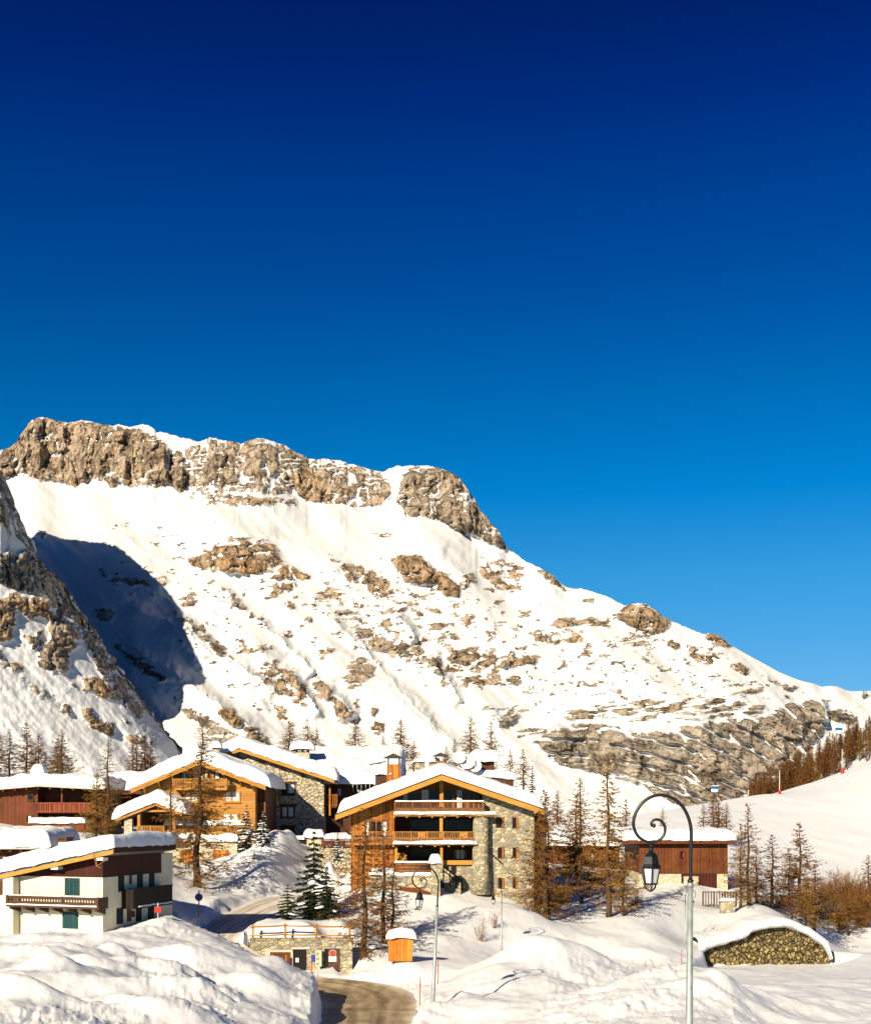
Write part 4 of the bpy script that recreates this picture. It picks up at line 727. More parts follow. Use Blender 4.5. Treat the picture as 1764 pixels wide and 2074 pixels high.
def larch_meshes(seed, spread=0.20, dens=1.0, base=0.12, twig=None, tw=0.012, droop=0.25, lean=0.0, fork=False, taper=0.85, trunk_r=0.15):
    rng = np.random.default_rng(seed)
    Hh = 10.0; k = 14
    ax = [np.array([lean*math.sin(i/k*1.6)*1.0+0.06*math.sin(i*0.9+seed), 0.05*math.cos(i*0.7+seed*2), Hh*i/k]) for i in range(k+1)]
    def at(z):
        f = min(max(z/Hh*k, 0), k-1e-6); i = int(f); return ax[i]+(ax[i+1]-ax[i])*(f-i)
    tm = MB(); rad = [trunk_r*(1-i/k)**0.9+0.010 for i in range(k+1)]; rad[0] *= 1.35
    pts = [p.copy() for p in ax]; pts[0][2] -= 0.5
    tm.tube(pts, rad, 7)
    rb = Ribbons()
    nb = int(95*dens); ang = rng.uniform(0, 6.28)
    for i in range(nb):
        f = (i+rng.uniform(0, 1))/nb; z = Hh*(base+(1-base)*f**0.92)
        if rng.uniform() < 0.2: continue
        hfrac = z/Hh
        Lb = Hh*spread*((1-hfrac)**taper+0.035)*rng.uniform(0.38, 1.28)
        if hfrac < base+0.12: Lb *= rng.uniform(0.4, 1.0)
        ang += 2.4+rng.uniform(-0.5, 0.5)
        d = np.array([math.cos(ang), math.sin(ang), 0.0]); side = np.array([-d[1], d[0], 0])
        p0 = at(z); m = 6; br = []
        for j in range(m+1):
            q = j/m
            dz = -droop*Lb*(math.sin(q*2.2)*0.75)+0.16*Lb*q*q*(1.2 if hfrac > 0.7 else 0.8)+(0.25*Lb*q if hfrac > 0.85 else 0)
            br.append(p0+d*Lb*q+np.array([0, 0, dz])+side*Lb*0.07*math.sin(q*3+i)+rng.normal(size=3)*0.012*Lb)
        r0 = 0.008+0.020*(Lb/(Hh*spread)); rb.tri_tube(br, [r0*(1-0.78*j/m) for j in range(m+1)])
        nt_ = int((6+10*Lb/(Hh*0.2))*dens)
        for t in range(nt_):
            q = rng.uniform(0.12, 1.0); jf = q*m; j = min(int(jf), m-1); a = br[j]+(br[j+1]-br[j])*(jf-j)
            sl = (0.10+0.30*Lb*rng.uniform(0.3, 1.0))*(1.1-0.55*q)
            sd = side*(1 if rng.uniform() < 0.5 else -1)
            dr = d*rng.uniform(0.2, 0.8)+sd*rng.uniform(0.3, 1.0)+np.array([0, 0, rng.uniform(-0.75, 0.25)]); dr /= np.linalg.norm(dr)
            b = a+dr*sl*0.6; c = b+(dr+np.array([0, 0, rng.uniform(-0.7, 0.15)]))*sl*0.35
            rb.strip(a, b, tw, tw*0.85, rng); rb.strip(b, c, tw*0.85, tw*0.5, rng)
            for _ in range(2):
                g = a+(b-a)*rng.uniform(0.2, 1.0); e = g+(rng.normal(size=3)*0.6+np.array([0, 0, -0.45])+dr*0.4)*sl*0.32
                rb.strip(g, e, tw*0.8, tw*0.4, rng)
    return tm, rb
def larch_proto(seed, twigmat, **kw):
    tm, rb = larch_meshes(seed, **kw)
    t = bpy.data.objects.new('larch_tree', None); t.empty_display_size = 0.3
    me = bpy.data.meshes.new('trunk'); me.from_pydata(tm.v, [], tm.f); me.polygons.foreach_set('use_smooth', tm.sm); me.materials.append(MT['bark']); me.update()
    cm = rb.mesh('crown', [MT[twigmat]])
    return me, cm
LARCH = [larch_proto(1, 'twig', spread=0.24, dens=1.5, base=0.08, tw=0.020), larch_proto(2, 'twig', spread=0.21, dens=1.25, base=0.12, lean=0.15, tw=0.019), larch_proto(3, 'twig_gold', spread=0.30, dens=1.9, base=0.05, tw=0.021),
         larch_proto(4, 'twig', spread=0.30, dens=1.5, base=0.05, droop=0.35, tw=0.019), larch_proto(5, 'twig_red', spread=0.25, dens=1.35, base=0.06, tw=0.020), larch_proto(6, 'twig', spread=0.18, dens=1.1, base=0.10, lean=-0.12, tw=0.018), larch_proto(7, 'twig_gold', spread=0.22, dens=1.6, base=0.07, tw=0.020),
         larch_proto(8, 'twig', spread=0.33, dens=1.7, base=0.10, droop=0.42, tw=0.017, lean=0.25),
         larch_proto(11, 'twig', spread=0.31, dens=1.5, base=0.10, tw=0.030, trunk_r=0.17), larch_proto(12, 'twig_red', spread=0.27, dens=1.3, base=0.08, tw=0.032, lean=0.12, trunk_r=0.17), larch_proto(13, 'twig', spread=0.35, dens=1.5, base=0.12, tw=0.028, droop=0.4, trunk_r=0.18)]
TREES = []
def plant(name, meshes, cat, label, u, vb, vt, Y, rz, group, wide=1.0, onground=True, parts=('trunk', 'crown')):
    x = (u-882)/F*Y; zb = -(vb-HZ)/F*Y; zt = -(vt-HZ)/F*Y
    z = gz(x, Y) if onground else zb
    if onground and abs(z-zb) > 3.0: z = zb
    h = zt-z
    t = thing(name, label, cat, (x, Y, z-0.05), rz, group)
    s = h/10.0; t.scale = (s*wide, s*wide, s)
    for nm, me in zip(parts, meshes): link(nm, me, t)
    TREES.append((u, vb, Y, z-zb)); return t
# spruces that carry snow
def spruce_meshes(seed, spread=0.22, snow=0.6, layers=17, fine=1.0):
    rng = np.random.default_rng(seed); Hh = 10.0
    tm = MB(); tm.tube([(0, 0, -0.5), (0.03, 0, 3), (0, 0.02, 7), (0, 0, 10)], [0.17, 0.13, 0.07, 0.02], 7)
    rb = Ribbons(); sn = MB()
    for l in range(layers):
        f = l/(layers-1); z = Hh*(0.07+0.90*f); Lr = Hh*spread*(1-f)**0.85+0.12
        nb = max(4, int(11*(1-f)+4)); a0 = rng.uniform(0, 6)
        for b in range(nb):
            a = a0+6.283*b/nb+rng.uniform(-0.25, 0.25); Lb = Lr*rng.uniform(0.5, 1.25); d = np.array([math.cos(a), math.sin(a), 0]); sd = np.array([-d[1], d[0], 0])
            p = np.array([0, 0, z+rng.uniform(-0.12, 0.12)]); q = [p+d*Lb*t+np.array([0, 0, -Lb*0.42*t+Lb*0.22*t*t]) for t in (0, 0.35, 0.7, 1.0)]
            rb.tri_tube(q, [0.03, 0.022, 0.014, 0.006])
            nn = int((34*Lb/1.2+12)*fine)
            for _ in range(nn):
                t = rng.uniform(0.1, 1.0)*2.999; j = int(t); c = q[j]+(q[j+1]-q[j])*(t-j)
                w = (1.05-t/3.0)*0.55*Lb*0.6
                e = c+sd*rng.uniform(-1, 1)*w+d*rng.uniform(0.05, 0.35)*0.5+np.array([0, 0, rng.uniform(-0.28, 0.04)])
                rb.strip(c, e, 0.055, 0.025, rng)
            if rng.uniform() < snow and f < 0.97:
                for t in ((1.4, 2.4) if Lb > 0.8 else (2.0,)):
                    if rng.uniform() < 0.25: continue
                    j = int(t); c = q[j]+(q[j+1]-q[j])*(t-j); r = Lb*rng.uniform(0.13, 0.24)+0.05
                    vs = []; n = 7
                    for (rr, hh) in ((0.75, -0.12), (1.0, 0.10), (0.72, 0.34), (0.3, 0.44)):
                        for k in range(n):
                            aa = 6.283*k/n; g = rng.uniform(0.8, 1.2)
                            vs.append(c+d*math.cos(aa)*r*rr*1.5*g+sd*math.sin(aa)*r*rr*g+np.array([0, 0, hh*r*1.1-0.5*r*math.cos(aa)*0.35]))
                    fs = [(i*n+k, i*n+(k+1) % n, (i+1)*n+(k+1) % n, (i+1)*n+k) for i in range(3) for k in range(n)]+[tuple(range(n-1, -1, -1)), tuple(range(3*n, 4*n))]
                    sn.add(vs, fs, True)
    me = bpy.data.meshes.new('trunk'); me.from_pydata(tm.v, [], tm.f); me.materials.append(MT['bark']); me.update()
    nv = len(rb.v); nf = len(rb.f); rb.v = rb.v+[np.array(p) for p in sn.v]; rb.f = rb.f+[tuple(i+nv for i in f) for f in sn.f]
    cm = rb.mesh('crown', [MT['needle'], MT['snow']], [0]*nf+[1]*len(sn.f)); cm.polygons.foreach_set('use_smooth', [False]*nf+[True]*len(sn.f))
    return [me, cm]
SPRUCE = [spruce_meshes(1, 0.25, 0.5), spruce_meshes(2, 0.23, 0.4), spruce_meshes(3, 0.30, 0.05, 12, 1.3), spruce_meshes(4, 0.17, 0.1, 15), spruce_meshes(5, 0.30, 0.12, 16, 1.3)]
SP = ('trunk', 'crown')
def bush_mesh(seed, n=26, spread=0.55, h=10.0, tw=0.035):
    rng = np.random.default_rng(seed); rb = Ribbons()
    for i in range(n):
        a = rng.uniform(0, 6.28); r = spread*h*rng.uniform(0.05, 1)**0.7; hh = h*rng.uniform(0.55, 1.0)*(1-0.3*r/(spread*h))
        p0 = np.array([math.cos(a)*r*0.18, math.sin(a)*r*0.18, -0.3]); p3 = np.array([math.cos(a)*r, math.sin(a)*r, hh])
        q = [p0+(p3-p0)*t+rng.normal(size=3)*0.02*h*t for t in np.linspace(0, 1, 6)]
        rb.tri_tube(q, [0.085, 0.075, 0.06, 0.045, 0.03, 0.015])
        for _ in range(int(26)):
            t = rng.uniform(0.2, 1)*4.999; j = int(t); c = q[j]+(q[j+1]-q[j])*(t-j); sl = h*rng.uniform(0.05, 0.2)
            dr = rng.normal(size=3)*0.7+np.array([0, 0, 0.8]); dr /= np.linalg.norm(dr); b = c+dr*sl
            rb.strip(c, b, tw, tw*0.6, rng)
            for _ in range(3):
                g = c+(b-c)*rng.uniform(0.3, 1); rb.strip(g, g+(dr+rng.normal(size=3)*0.6)*sl*0.45, tw*0.7, tw*0.4, rng)
    return rb
BUSH = [bush_mesh(s).mesh('bush', [MT[m]]) for s, m in ((1, 'twig'), (2, 'twig_red'), (3, 'twig_gold'))]

G_L = 'larches standing in the village'
def larch(k, label, uv_base, vt, Y, rz=0.0, wide=1.0, group=G_L, og=True):
    wide *= 1.3
    if Y > 140: k = 8+(k+int(uv_base[0])) % 3
    return plant('larch_tree', LARCH[k], 'larch tree', label, uv_base[0], uv_base[1], vt, Y, rz, group, wide, og)
larch(1, 'bare brown larch at the left edge behind the long red house', (18, 1590), 1476, 150, 0.3)
larch(4, 'dense brown larch cut off by the left edge of the picture', (-4, 1590), 1468, 148, 1.1)
larch(0, 'tall bare larch between the left edge and the snowy chimney of the red house', (54, 1590), 1463, 150, 2.0)
larch(5, 'small thin larch just left of a pair of larches behind the red house', (78, 1590), 1484, 155, 0.6)
larch(5, 'smallest larch behind the red house roof, half hidden by twigs', (92, 1590), 1520, 156, 1.9)
larch(0, 'larger larch of the close pair behind the red house roof', (125, 1590), 1476, 150, 3.0)
larch(1, 'slimmer larch of the close pair behind the red house roof', (116, 1590), 1494, 152, 4.0)
larch(1, 'slender bare larch rising behind the golden bushy larch', (215, 1650), 1494, 134, 0.4)
larch(2, 'golden bushy larch standing in front of the red house', (196, 1702), 1560, 116, 0.8, 0.95)
larch(0, 'leftmost larch of the clump left of the timber chalet roof', (268, 1590), 1497, 160, 0.9)
larch(6, 'second larch in the clump left of the timber chalet roof', (277, 1590), 1486, 162, 2.2)
larch(5, 'thin third larch in the clump left of the timber chalet roof', (294, 1590), 1494, 164, 3.3)
larch(1, 'rightmost larch of the clump left of the timber chalet roof', (305, 1590), 1500, 163, 5.0)
larch(7, 'large spreading bare larch in front of the timber chalet', (396, 1794), 1506, 117, 0.5, 1.3)
larch(5, 'thin straight larch in front of the snow covered porch roof', (346, 1700), 1558, 120, 1.5)
larch(4, 'dark red larch on the shaded slope above the timber chalet', (411, 1530), 1452, 240, 2.5, 1.2, G_L, False)
larch(4, 'left larch of three behind the stone house roof', (586, 1540), 1460, 220, 0.3, 1.3, G_L, False)
larch(1, 'middle larch of three behind the stone house roof', (623, 1540), 1456, 222, 1.3, 1.2, G_L, False)
larch(0, 'right larch of three behind the stone house roof', (641, 1545), 1472, 218, 2.3, 1.1, G_L, False)
larch(3, 'wide dark larch on the snow above the stone house chimney', (720, 1540), 1456, 215, 0.1, 1.1, G_L, False)
larch(5, 'thin larch left of the tall one behind the stone house', (776, 1550), 1488, 212, 0.7, 1.1, G_L, False)
larch(0, 'tall dark larch between the stone house and the large chalet', (812, 1560), 1453, 210, 3.1, 1.1, G_L, False)
larch(5, 'short larch leaning on the tall one between the two large roofs', (838, 1565), 1500, 208, 3.9, 1.2, G_L, False)
larch(1, 'left larch behind the middle chimney of the large chalet', (904, 1570), 1510, 205, 0.2, 1.2, G_L, False)
larch(6, 'tall larch right behind the satellite dishes', (953, 1570), 1452, 206, 1.2, 0.95, G_L, False)
larch(0, 'thin larch between the two tall ones behind the satellite dishes', (922, 1570), 1496, 204, 2.9, 0.9, G_L, False)
larch(1, 'bare larch behind the snow capped roof box of the large chalet', (995, 1570), 1462, 206, 2.0, 1.0, G_L, False)
larch(1, 'small bare larch on the snow right of the roof box', (1034, 1580), 1518, 205, 0.6, 1.0, G_L, False)
larch(5, 'slender tall larch on the snow above the right eave of the large chalet', (1060, 1600), 1517, 200, 0.9, 1.1, G_L, False)
larch(3, 'broad larch on the bank directly behind the lower garage wall', (738, 1943), 1636, 98.5, 0.4, 1.05)
larch(4, 'reddish larch right of the broad one behind the notice board', (777, 1914), 1660, 103, 1.7, 1.0)
larch(5, 'small thin larch nearest the arched garage door', (794, 1890), 1742, 104, 2.7, 1.1)
larch(3, 'dense larch at the right corner of the large chalet', (1103, 1866), 1600, 120, 1.9, 1.05)
larch(1, 'pale thin trunk larch beside the dense one at the chalet corner', (1112, 1862), 1610, 121, 2.6, 0.8)
larch(0, 'slim larch touching the stone wall of the large chalet', (1092, 1850), 1640, 122, 4.4, 0.8)
larch(0, 'larch with a thin dark trunk between the large chalet and the tallest larch', (1175, 1830), 1575, 132, 0.9, 0.9)
larch(6, 'bushy brown larch behind the thin dark trunk', (1167, 1780), 1608, 150, 3.4, 1.1)
larch(1, 'small bare larch far behind the large chalet corner', (1129, 1720), 1602, 190, 3.0, 1.0, G_L, False)
larch(6, 'tallest larch, golden tipped, standing left of the curled lamp', (1231, 1861), 1524, 125, 0.2, 0.85)
larch(7, 'low leaning larch at the foot of the tallest larch', (1262, 1858), 1740, 125, 1.2, 1.25)
larch(4, 'reddish bushy larch behind the left curl of the large lamp', (1268, 1760), 1618, 168, 2.2, 0.8)
for i, (u, vt, k, lb) in enumerate([(1424, 1628, 5, 'leftmost larch of the four above the barn roof'), (1444, 1606, 1, 'second larch of the four above the barn roof'), (1456, 1594, 0, 'tallest larch of the four above the barn roof'), (1472, 1626, 5, 'rightmost larch of the four above the barn roof')]):
    larch(k, lb, (u, 1692), vt, 215, i*1.3, 1.0, 'four larches above the barn roof', False)
larch(0, 'full grown larch beside the right end of the barn', (1515, 1834), 1634, 136, 0.3, 1.05)
larch(6, 'slim larch in front of the right wall of the barn', (1500, 1838), 1668, 135, 1.6, 0.9)
larch(4, 'reddish thin larch behind the picket fence', (1532, 1845), 1716, 140, 2.8, 1.2)
larch(5, 'dark trunk larch standing in the middle of the right hand grove', (1562, 1848), 1690, 142, 0.2, 1.1)
larch(1, 'bare larch left of the tallest in the right hand grove', (1598, 1842), 1718, 150, 0.4, 1.0)
larch(0, 'tallest bare larch of the right hand grove', (1620, 1842), 1666, 150, 1.4, 1.05)
larch(2, 'short dense larch at the foot of the tallest in the right hand grove', (1632, 1870), 1770, 140, 2.4, 1.0)
larch(4, 'low brown larch on the rubble wall side of the grove', (1604, 1868), 1778, 136, 4.4, 1.2)
larch(6, 'small larch with brown twigs at the right end of the grove', (1650, 1872), 1752, 146, 5.4, 1.2)
larch(1, 'bare larch touching the right edge of the picture', (1758, 1850), 1732, 168, 0.9, 1.1)
larch(0, 'small larch standing alone right of the dark lamp', (1716, 1902), 1800, 156, 2.9, 1.2)
larch(5, 'thin larch between the lone larch and the right edge', (1742, 1880), 1790, 160, 3.9, 1.3)
plant('larch_tree', LARCH[6], 'larch tree', 'tiny larch on the snow inside the curl of the large lamp', 1342, 1690, 1632, 225, 1.0, G_L, 1.2, False)

def spruce(k, label, ub, vt, Y, rz=0.0, wide=1.0, og=True): return plant('spruce_tree', SPRUCE[k], 'spruce tree', label, ub[0], ub[1], vt, Y, rz, 'dark spruces standing in the village', wide, og, SP)
spruce(0, 'snow laden spruce left of its twin below the stone house', (500, 1735), 1628, 131, 0.0, 1.0)
spruce(0, 'snow laden spruce with a pale stake, right of its twin', (533, 1748), 1638, 129, 2.0, 1.0)
spruce(4, 'big dark spruce between the snow pile and the larches', (636, 1858), 1680, 112, 1.0, 0.95)
spruce(4, 'dark spruce leaning on the big one, nearest the larches', (662, 1862), 1752, 110, 2.6, 1.2)
spruce(2, 'small dark pine standing alone above the lower garage', (583, 1866), 1790, 108, 0.3, 1.5)
spruce(1, 'little snow topped spruce beside the terrace railing', (684, 1745), 1685, 124, 0.7, 1.1)
spruce(3, 'tiny spruce poking out of the snow pile', (515, 1760), 1718, 126, 0.0, 1.0)
spruce(3, 'narrow dark spruce on the slope above the right eave', (1078, 1620), 1550, 200, 0.0, 0.9, False)

# the larch wood on the far slope: every tree on its own
FAR = []
for s in range(5):
    tm, rb = larch_meshes(50+s, spread=0.19, dens=1.0, base=0.20, tw=0.055, droop=0.2, taper=0.6, trunk_r=0.15)
    nv = len(rb.v); vv = rb.v+[np.array(p) for p in tm.v]; r2 = Ribbons(); r2.v = vv; r2.f = rb.f+[tuple(i+nv for i in f) for f in tm.f]
    FAR.append(r2.mesh('larch_tree', [MT[('twig_red', 'twig', 'twig_red', 'twig', 'twig_gold')[s]], MT['bark']], [0]*len(rb.f)+[1]*len(tm.f)))
_rg = random.Random(7); _far_n = 0
_fu = [p[0] for p in FC]; _fv = [p[1] for p in FC]
for i in range(2500):
    u = _rg.uniform(1450, 1790); s = _rg.random()**2.2
    vc = float(np.interp(u, _fu, _fv)); vbot = 1720+(u-1380)/700*(-20)
    crestv = float(np.interp(u, [1395, 1480, 1560, 1620, 1690, 1764, 1800], [1668, 1640, 1614, 1606, 1580, 1546, 1530]))
    t = 1-s*0.9
    v = vbot+(vc-vbot)*t
    if v > crestv+(40 if u < 1560 else 14) or _far_n >= 290: continue
    if u > 1690 and v > 1545 and _rg.random() < 0.55: continue
    Yc = np.interp(u, [1380, 2080], [470, 640]); Yb = np.interp(u, [1380, 2080], [440, 430]); Y = Yb+(Yc-Yb)*t**1.15
    hgt = (_rg.uniform(7.5, 15.0) if u > 1520 else _rg.uniform(5.5, 10.0))
    o = link('larch_tree', FAR[_rg.randrange(5)]); o.location = ((u-882)/F*Y, Y, -(v-HZ)/F*Y-0.4); sc = hgt/10.0; o.scale = (sc*1.35, sc*1.35, sc); o.rotation_euler = (0, 0, _rg.uniform(0, 6.28))
    props(o, 'brown larch in the far wood above the ski run', 'larch tree', 'larches of the far wood above the ski run'); _far_n += 1
# thicket of bare shrubs on the right
for i, (u, vb, vt, Y) in enumerate([(1668, 1845, 1772, 176), (1690, 1835, 1758, 178), (1712, 1830, 1752, 180), (1735, 1826, 1760, 182), (1758, 1822, 1772, 184), (1680, 1868, 1806, 160), (1704, 1862, 1800, 162), (1728, 1852, 1790, 165), (1748, 1848, 1798, 166), (1652, 1860, 1800, 158), (1770, 1850, 1800, 172), (1700, 1880, 1836, 158), (1750, 1872, 1826, 160), (1640, 1845, 1786, 162), (1578, 1850, 1800, 146), (1548, 1845, 1806, 142), (1285, 1850, 1800, 130), (1140, 1830, 1770, 130), (1122, 1838, 1790, 126), (1200, 1800, 1750, 146), (1150, 1790, 1735, 150), (1252, 1790, 1745, 150), (1222, 1795, 1738, 152)]):
    x = (u-882)/F*Y; z = gz(x, Y); zb = -(vb-HZ)/F*Y; z = z if abs(z-zb) < 3 else zb
    o = link('bare_shrub', BUSH[i % 3]); o.location = (x, Y, z); s = (-(vt-HZ)/F*Y-z)/10.0; o.scale = (s, s, s); o.rotation_euler = (0, 0, i*1.1)
    if u > 1630: props(o, 'bare brown shrub in the thicket at the foot of the ski run', 'shrub', 'shrubs of the thicket at the foot of the ski run')
    else: props(o, 'bare brown shrub growing between the larches near the barn', 'shrub', 'shrubs growing between the larches')
tw_ = bush_mesh(9, 9, 0.35, 10.0, 0.02); sh = link('bare_shrub', tw_.mesh('bush', [MT['twig']])); sh.location = (*plan(974, 106.5), gz(*plan(974, 106.5))); sh.scale = (0.24, 0.24, 0.26)
props(sh, 'few bare upright stems in the snow beside the small lamp', 'shrub')
for (u, v, Y, lb) in ((1000, 1885, 110, 'thin bent stems poking from the snow right of the small lamp'),):
    o = link('bare_shrub', sh.data); o.location = (*plan(u, Y), gz(*plan(u, Y))); o.scale = (0.2, 0.2, 0.2); o.rotation_euler = (0, 0, 2); props(o, lb, 'shrub')
# ------------------------------------------------------------------ building helpers
class Site:                             # a building's own frame: x along its front, y to the back, z up
    def __init__(s, name, label, cat, u, v, Y, rz=0.0, group=None):
        p = Wp(u, v, Y); s.o = Vector(p); s.rz = R(rz); s.root = thing(name, label, cat, p, s.rz, group)
        s.inv = Matrix.Rotation(-s.rz, 3, 'Z')
    def q(s, uv, d=0.0):                # where the line of sight through a frame position meets the plane y = d: (x, z)
        r = s.inv @ Vector(((uv[0]-882)/F, 1.0, -(uv[1]-HZ)/F)); o = s.inv @ (-s.o)
        t = (d-o.y)/r.y; p = o+r*t; return (p.x, p.z)
    def qx(s, uv, x0):                  # the same on the plane x = x0: (y, z)
        r = s.inv @ Vector(((uv[0]-882)/F, 1.0, -(uv[1]-HZ)/F)); o = s.inv @ (-s.o)
        t = (x0-o.x)/r.x; p = o+r*t; return (p.y, p.z)
    def rect(s, a, b, d=0.0):           # two frame corners -> x0, x1, z0, z1
        x0, z1 = s.q(a, d); x1, z0 = s.q(b, d); return min(x0, x1), max(x0, x1), min(z0, z1), max(z0, z1)
def snow_cap(name, parent, x0, x1, y0, y1, hf, T, mat=None, r=0.55, lump=0.10, over=0.0, seed=0, step=0.22, droop=0.0):
    """thick snow lying on a surface hf(x, y): rounded rim, uneven top, closed below"""
    nx = max(8, int((x1-x0)/step)); ny = max(6, int((y1-y0)/step))
    xs = np.linspace(x0-over, x1+over, nx); ys = np.linspace(y0-over, y1+over, ny)
    # rows get closer towards the rim so that it rounds off
    def crowd(a, n): t = np.linspace(-1, 1, n); t = np.sign(t)*(1-(1-np.abs(t))**1.35); return (a[0]+a[-1])/2+t*(a[-1]-a[0])/2
    xs = crowd(xs, nx); ys = crowd(ys, ny)
    X, Y = np.meshgrid(xs, ys)
    wob = 0.30*fbm(X/1.3+seed, Y/1.3, 4, seed+3)
    d = np.minimum(np.minimum(X-xs[0], xs[-1]-X), np.minimum(Y-ys[0], ys[-1]-Y))
    p = np.sqrt(np.clip(1-(1-np.clip(d/r, 0, 1))**2, 0, 1))
    Hs = hf(X, Y)
    n = fbm(X/2.4+seed*3.1, Y/2.4, 4, seed+11)*lump*1.6+fbm(X/0.6, Y/0.6, 3, seed+12)*lump*0.4
    Tt = T*p*(1+0.32*fbm(X/2.6, Y/2.6, 3, seed+5))+n*p
    drp = droop+0.26*np.clip(fbm(X/0.8+seed, Y/0.8, 3, seed+21)+0.05, 0, 1)*min(1.0, T)
    top = np.stack([X+wob*(d < 0.02)*1.0, Y+wob*(d < 0.02)*0.8, Hs+np.maximum(Tt, 0.0)-drp*np.clip(1-d/0.3, 0, 1)], -1)
    # bulge: the middle of the rim hangs past the edge
    bot = np.stack([X*1.0, Y*1.0, Hs+0.004-drp*np.clip(1-d/0.3, 0, 1)], -1)
    e = d < 1e-6
    bot[..., :2] = np.where(e[..., None], top[..., :2], bot[..., :2]); bot[..., 2] = np.where(e, top[..., 2]-0.002, bot[..., 2])
    me = bpy.data.meshes.new(name); ny_, nx_ = X.shape; idx = np.arange(nx_*ny_).reshape(ny_, nx_)
    f1 = np.stack([idx[:-1, :-1], idx[:-1, 1:], idx[1:, 1:], idx[1:, :-1]], -1).reshape(-1, 4)
    off = nx_*ny_; f2 = (f1+off)[:, ::-1]
    per = list(idx[0, :])+list(idx[1:, -1])+list(idx[-1, -2::-1])+list(idx[-2:0:-1, 0])
    fs = [tuple(map(int, a)) for a in f1]+[tuple(map(int, a)) for a in f2]+[(int(per[i]), int(per[i]+off), int(per[(i+1) % len(per)]+off), int(per[(i+1) % len(per)])) for i in range(len(per))]
    me.from_pydata([tuple(map(float, q)) for q in top.reshape(-1, 3)]+[tuple(map(float, q)) for q in bot.reshape(-1, 3)], [], fs)
    me.polygons.foreach_set('use_smooth', [True]*len(fs)); me.materials.append(mat or MT['snow']); me.update()
    return link(name, me, parent)
def gable_f(xp, zp, sl, sr):            # ridge at xp, height zp, slopes left and right
    return lambda X, Y: zp-np.where(X < xp, (xp-X)*sl, (X-xp)*sr)-0.0*Y
def window(parent, x0, x1, z0, z1, y, frame, panes=2, curtain=(), fw=0.09, depth=0.07, sill=False, name='window'):
    m = MB()
    m.box(x0, x0+fw, y-depth, y+0.02, z0, z1); m.box(x1-fw, x1, y-depth, y+0.02, z0, z1); m.box(x0+fw, x1-fw, y-depth+0.003, y+0.02, z1-fw, z1); m.box(x0+fw, x1-fw, y-depth+0.003, y+0.02, z0, z0+fw)
    for k in range(1, panes):
        xc = x0+(x1-x0)*k/panes; m.box(xc-fw*0.4, xc+fw*0.4, y-depth+0.006, y+0.02, z0+fw, z1-fw)
    if sill: m.box(x0-0.08, x1+0.08, y-depth-0.08, y+0.02, z0-0.07, z0-0.002)
    w = m.build(name, frame, parent)
    MB().box(x0+fw*0.5, x1-fw*0.5, y-0.022, y+0.01, z0+fw*0.5, z1-fw*0.5).build('pane', MT['glass'], w)
    for (a, b, full) in curtain:         # fractions of the width
        c = MB(); n = 9; xa, xb = x0+fw+(x1-x0-2*fw)*a, x0+fw+(x1-x0-2*fw)*b
        for i in range(n):
            t0, t1 = i/n, (i+1)/n; dy = 0.012*(i % 2)
            c.add([(xa+(xb-xa)*t0, y-0.026-dy, z0+fw+(0 if full else (z1-z0)*0.12)), (xa+(xb-xa)*t1, y-0.026-(0.012-dy), z0+fw+(0 if full else (z1-z0)*0.12)), (xa+(xb-xa)*t1, y-0.026-(0.012-dy), z1-fw), (xa+(xb-xa)*t0, y-0.026-dy, z1-fw)], [(0, 1, 2, 3)])
        c.build('curtain', MT['curtain'], w)
    return w
def railing(parent, x0, x1, y, z0, z1, mat, gap=0.16, bw=0.06, posts=4, lower=0.0, lmat=None, name='railing', ends=0.0, shaped=False):
    m = MB()
    m.box(x0, x1, y-0.05, y+0.05, z1-0.09, z1); m.box(x0, x1, y-0.04, y+0.04, z0+lower, z0+lower+0.08)
    n = max(2, int((x1-x0)/gap))
    for i in range(n+1):
        x = x0+(x1-x0)*i/n
        m.box(x-bw/2, x+bw/2, y-0.02, y+0.02, z0+lower+0.08, z1-0.09)
    for i in range(posts+1):
        x = x0+(x1-x0)*i/posts; m.box(x-0.07, x+0.07, y-0.075, y+0.07, z0-0.05, z1+0.03)
    if ends:
        for x in (x0, x1):
            m.box(x-0.04, x+0.04, y+0.08, y+ends, z1-0.085, z1-0.005); m.box(x-0.035, x+0.035, y+0.08, y+ends, z0+lower+0.002, z0+lower+0.078)
            k = max(2, int(ends/gap))
            for j in range(1, k): m.box(x-0.02, x+0.02, y+ends*j/k-bw/2, y+ends*j/k+bw/2, z0+lower+0.08, z1-0.09)
    r = m.build(name, mat, parent)
    if lower: MB().box(x0, x1, y-0.045, y+0.035, z0, z0+lower-0.004).build('lower_board', lmat or mat, r)
    return r
def barge(parent, pts, y0, y1, w, mat, name='barge_board'):   # boards along the gable line: pts of upper edge (x, z)
    m = MB()
    for (a, b) in zip(pts[:-1], pts[1:]):
        m.prism([a, b, (b[0], b[1]-w), (a[0], a[1]-w)], y0, y1)
    return m.build(name, mat, parent)
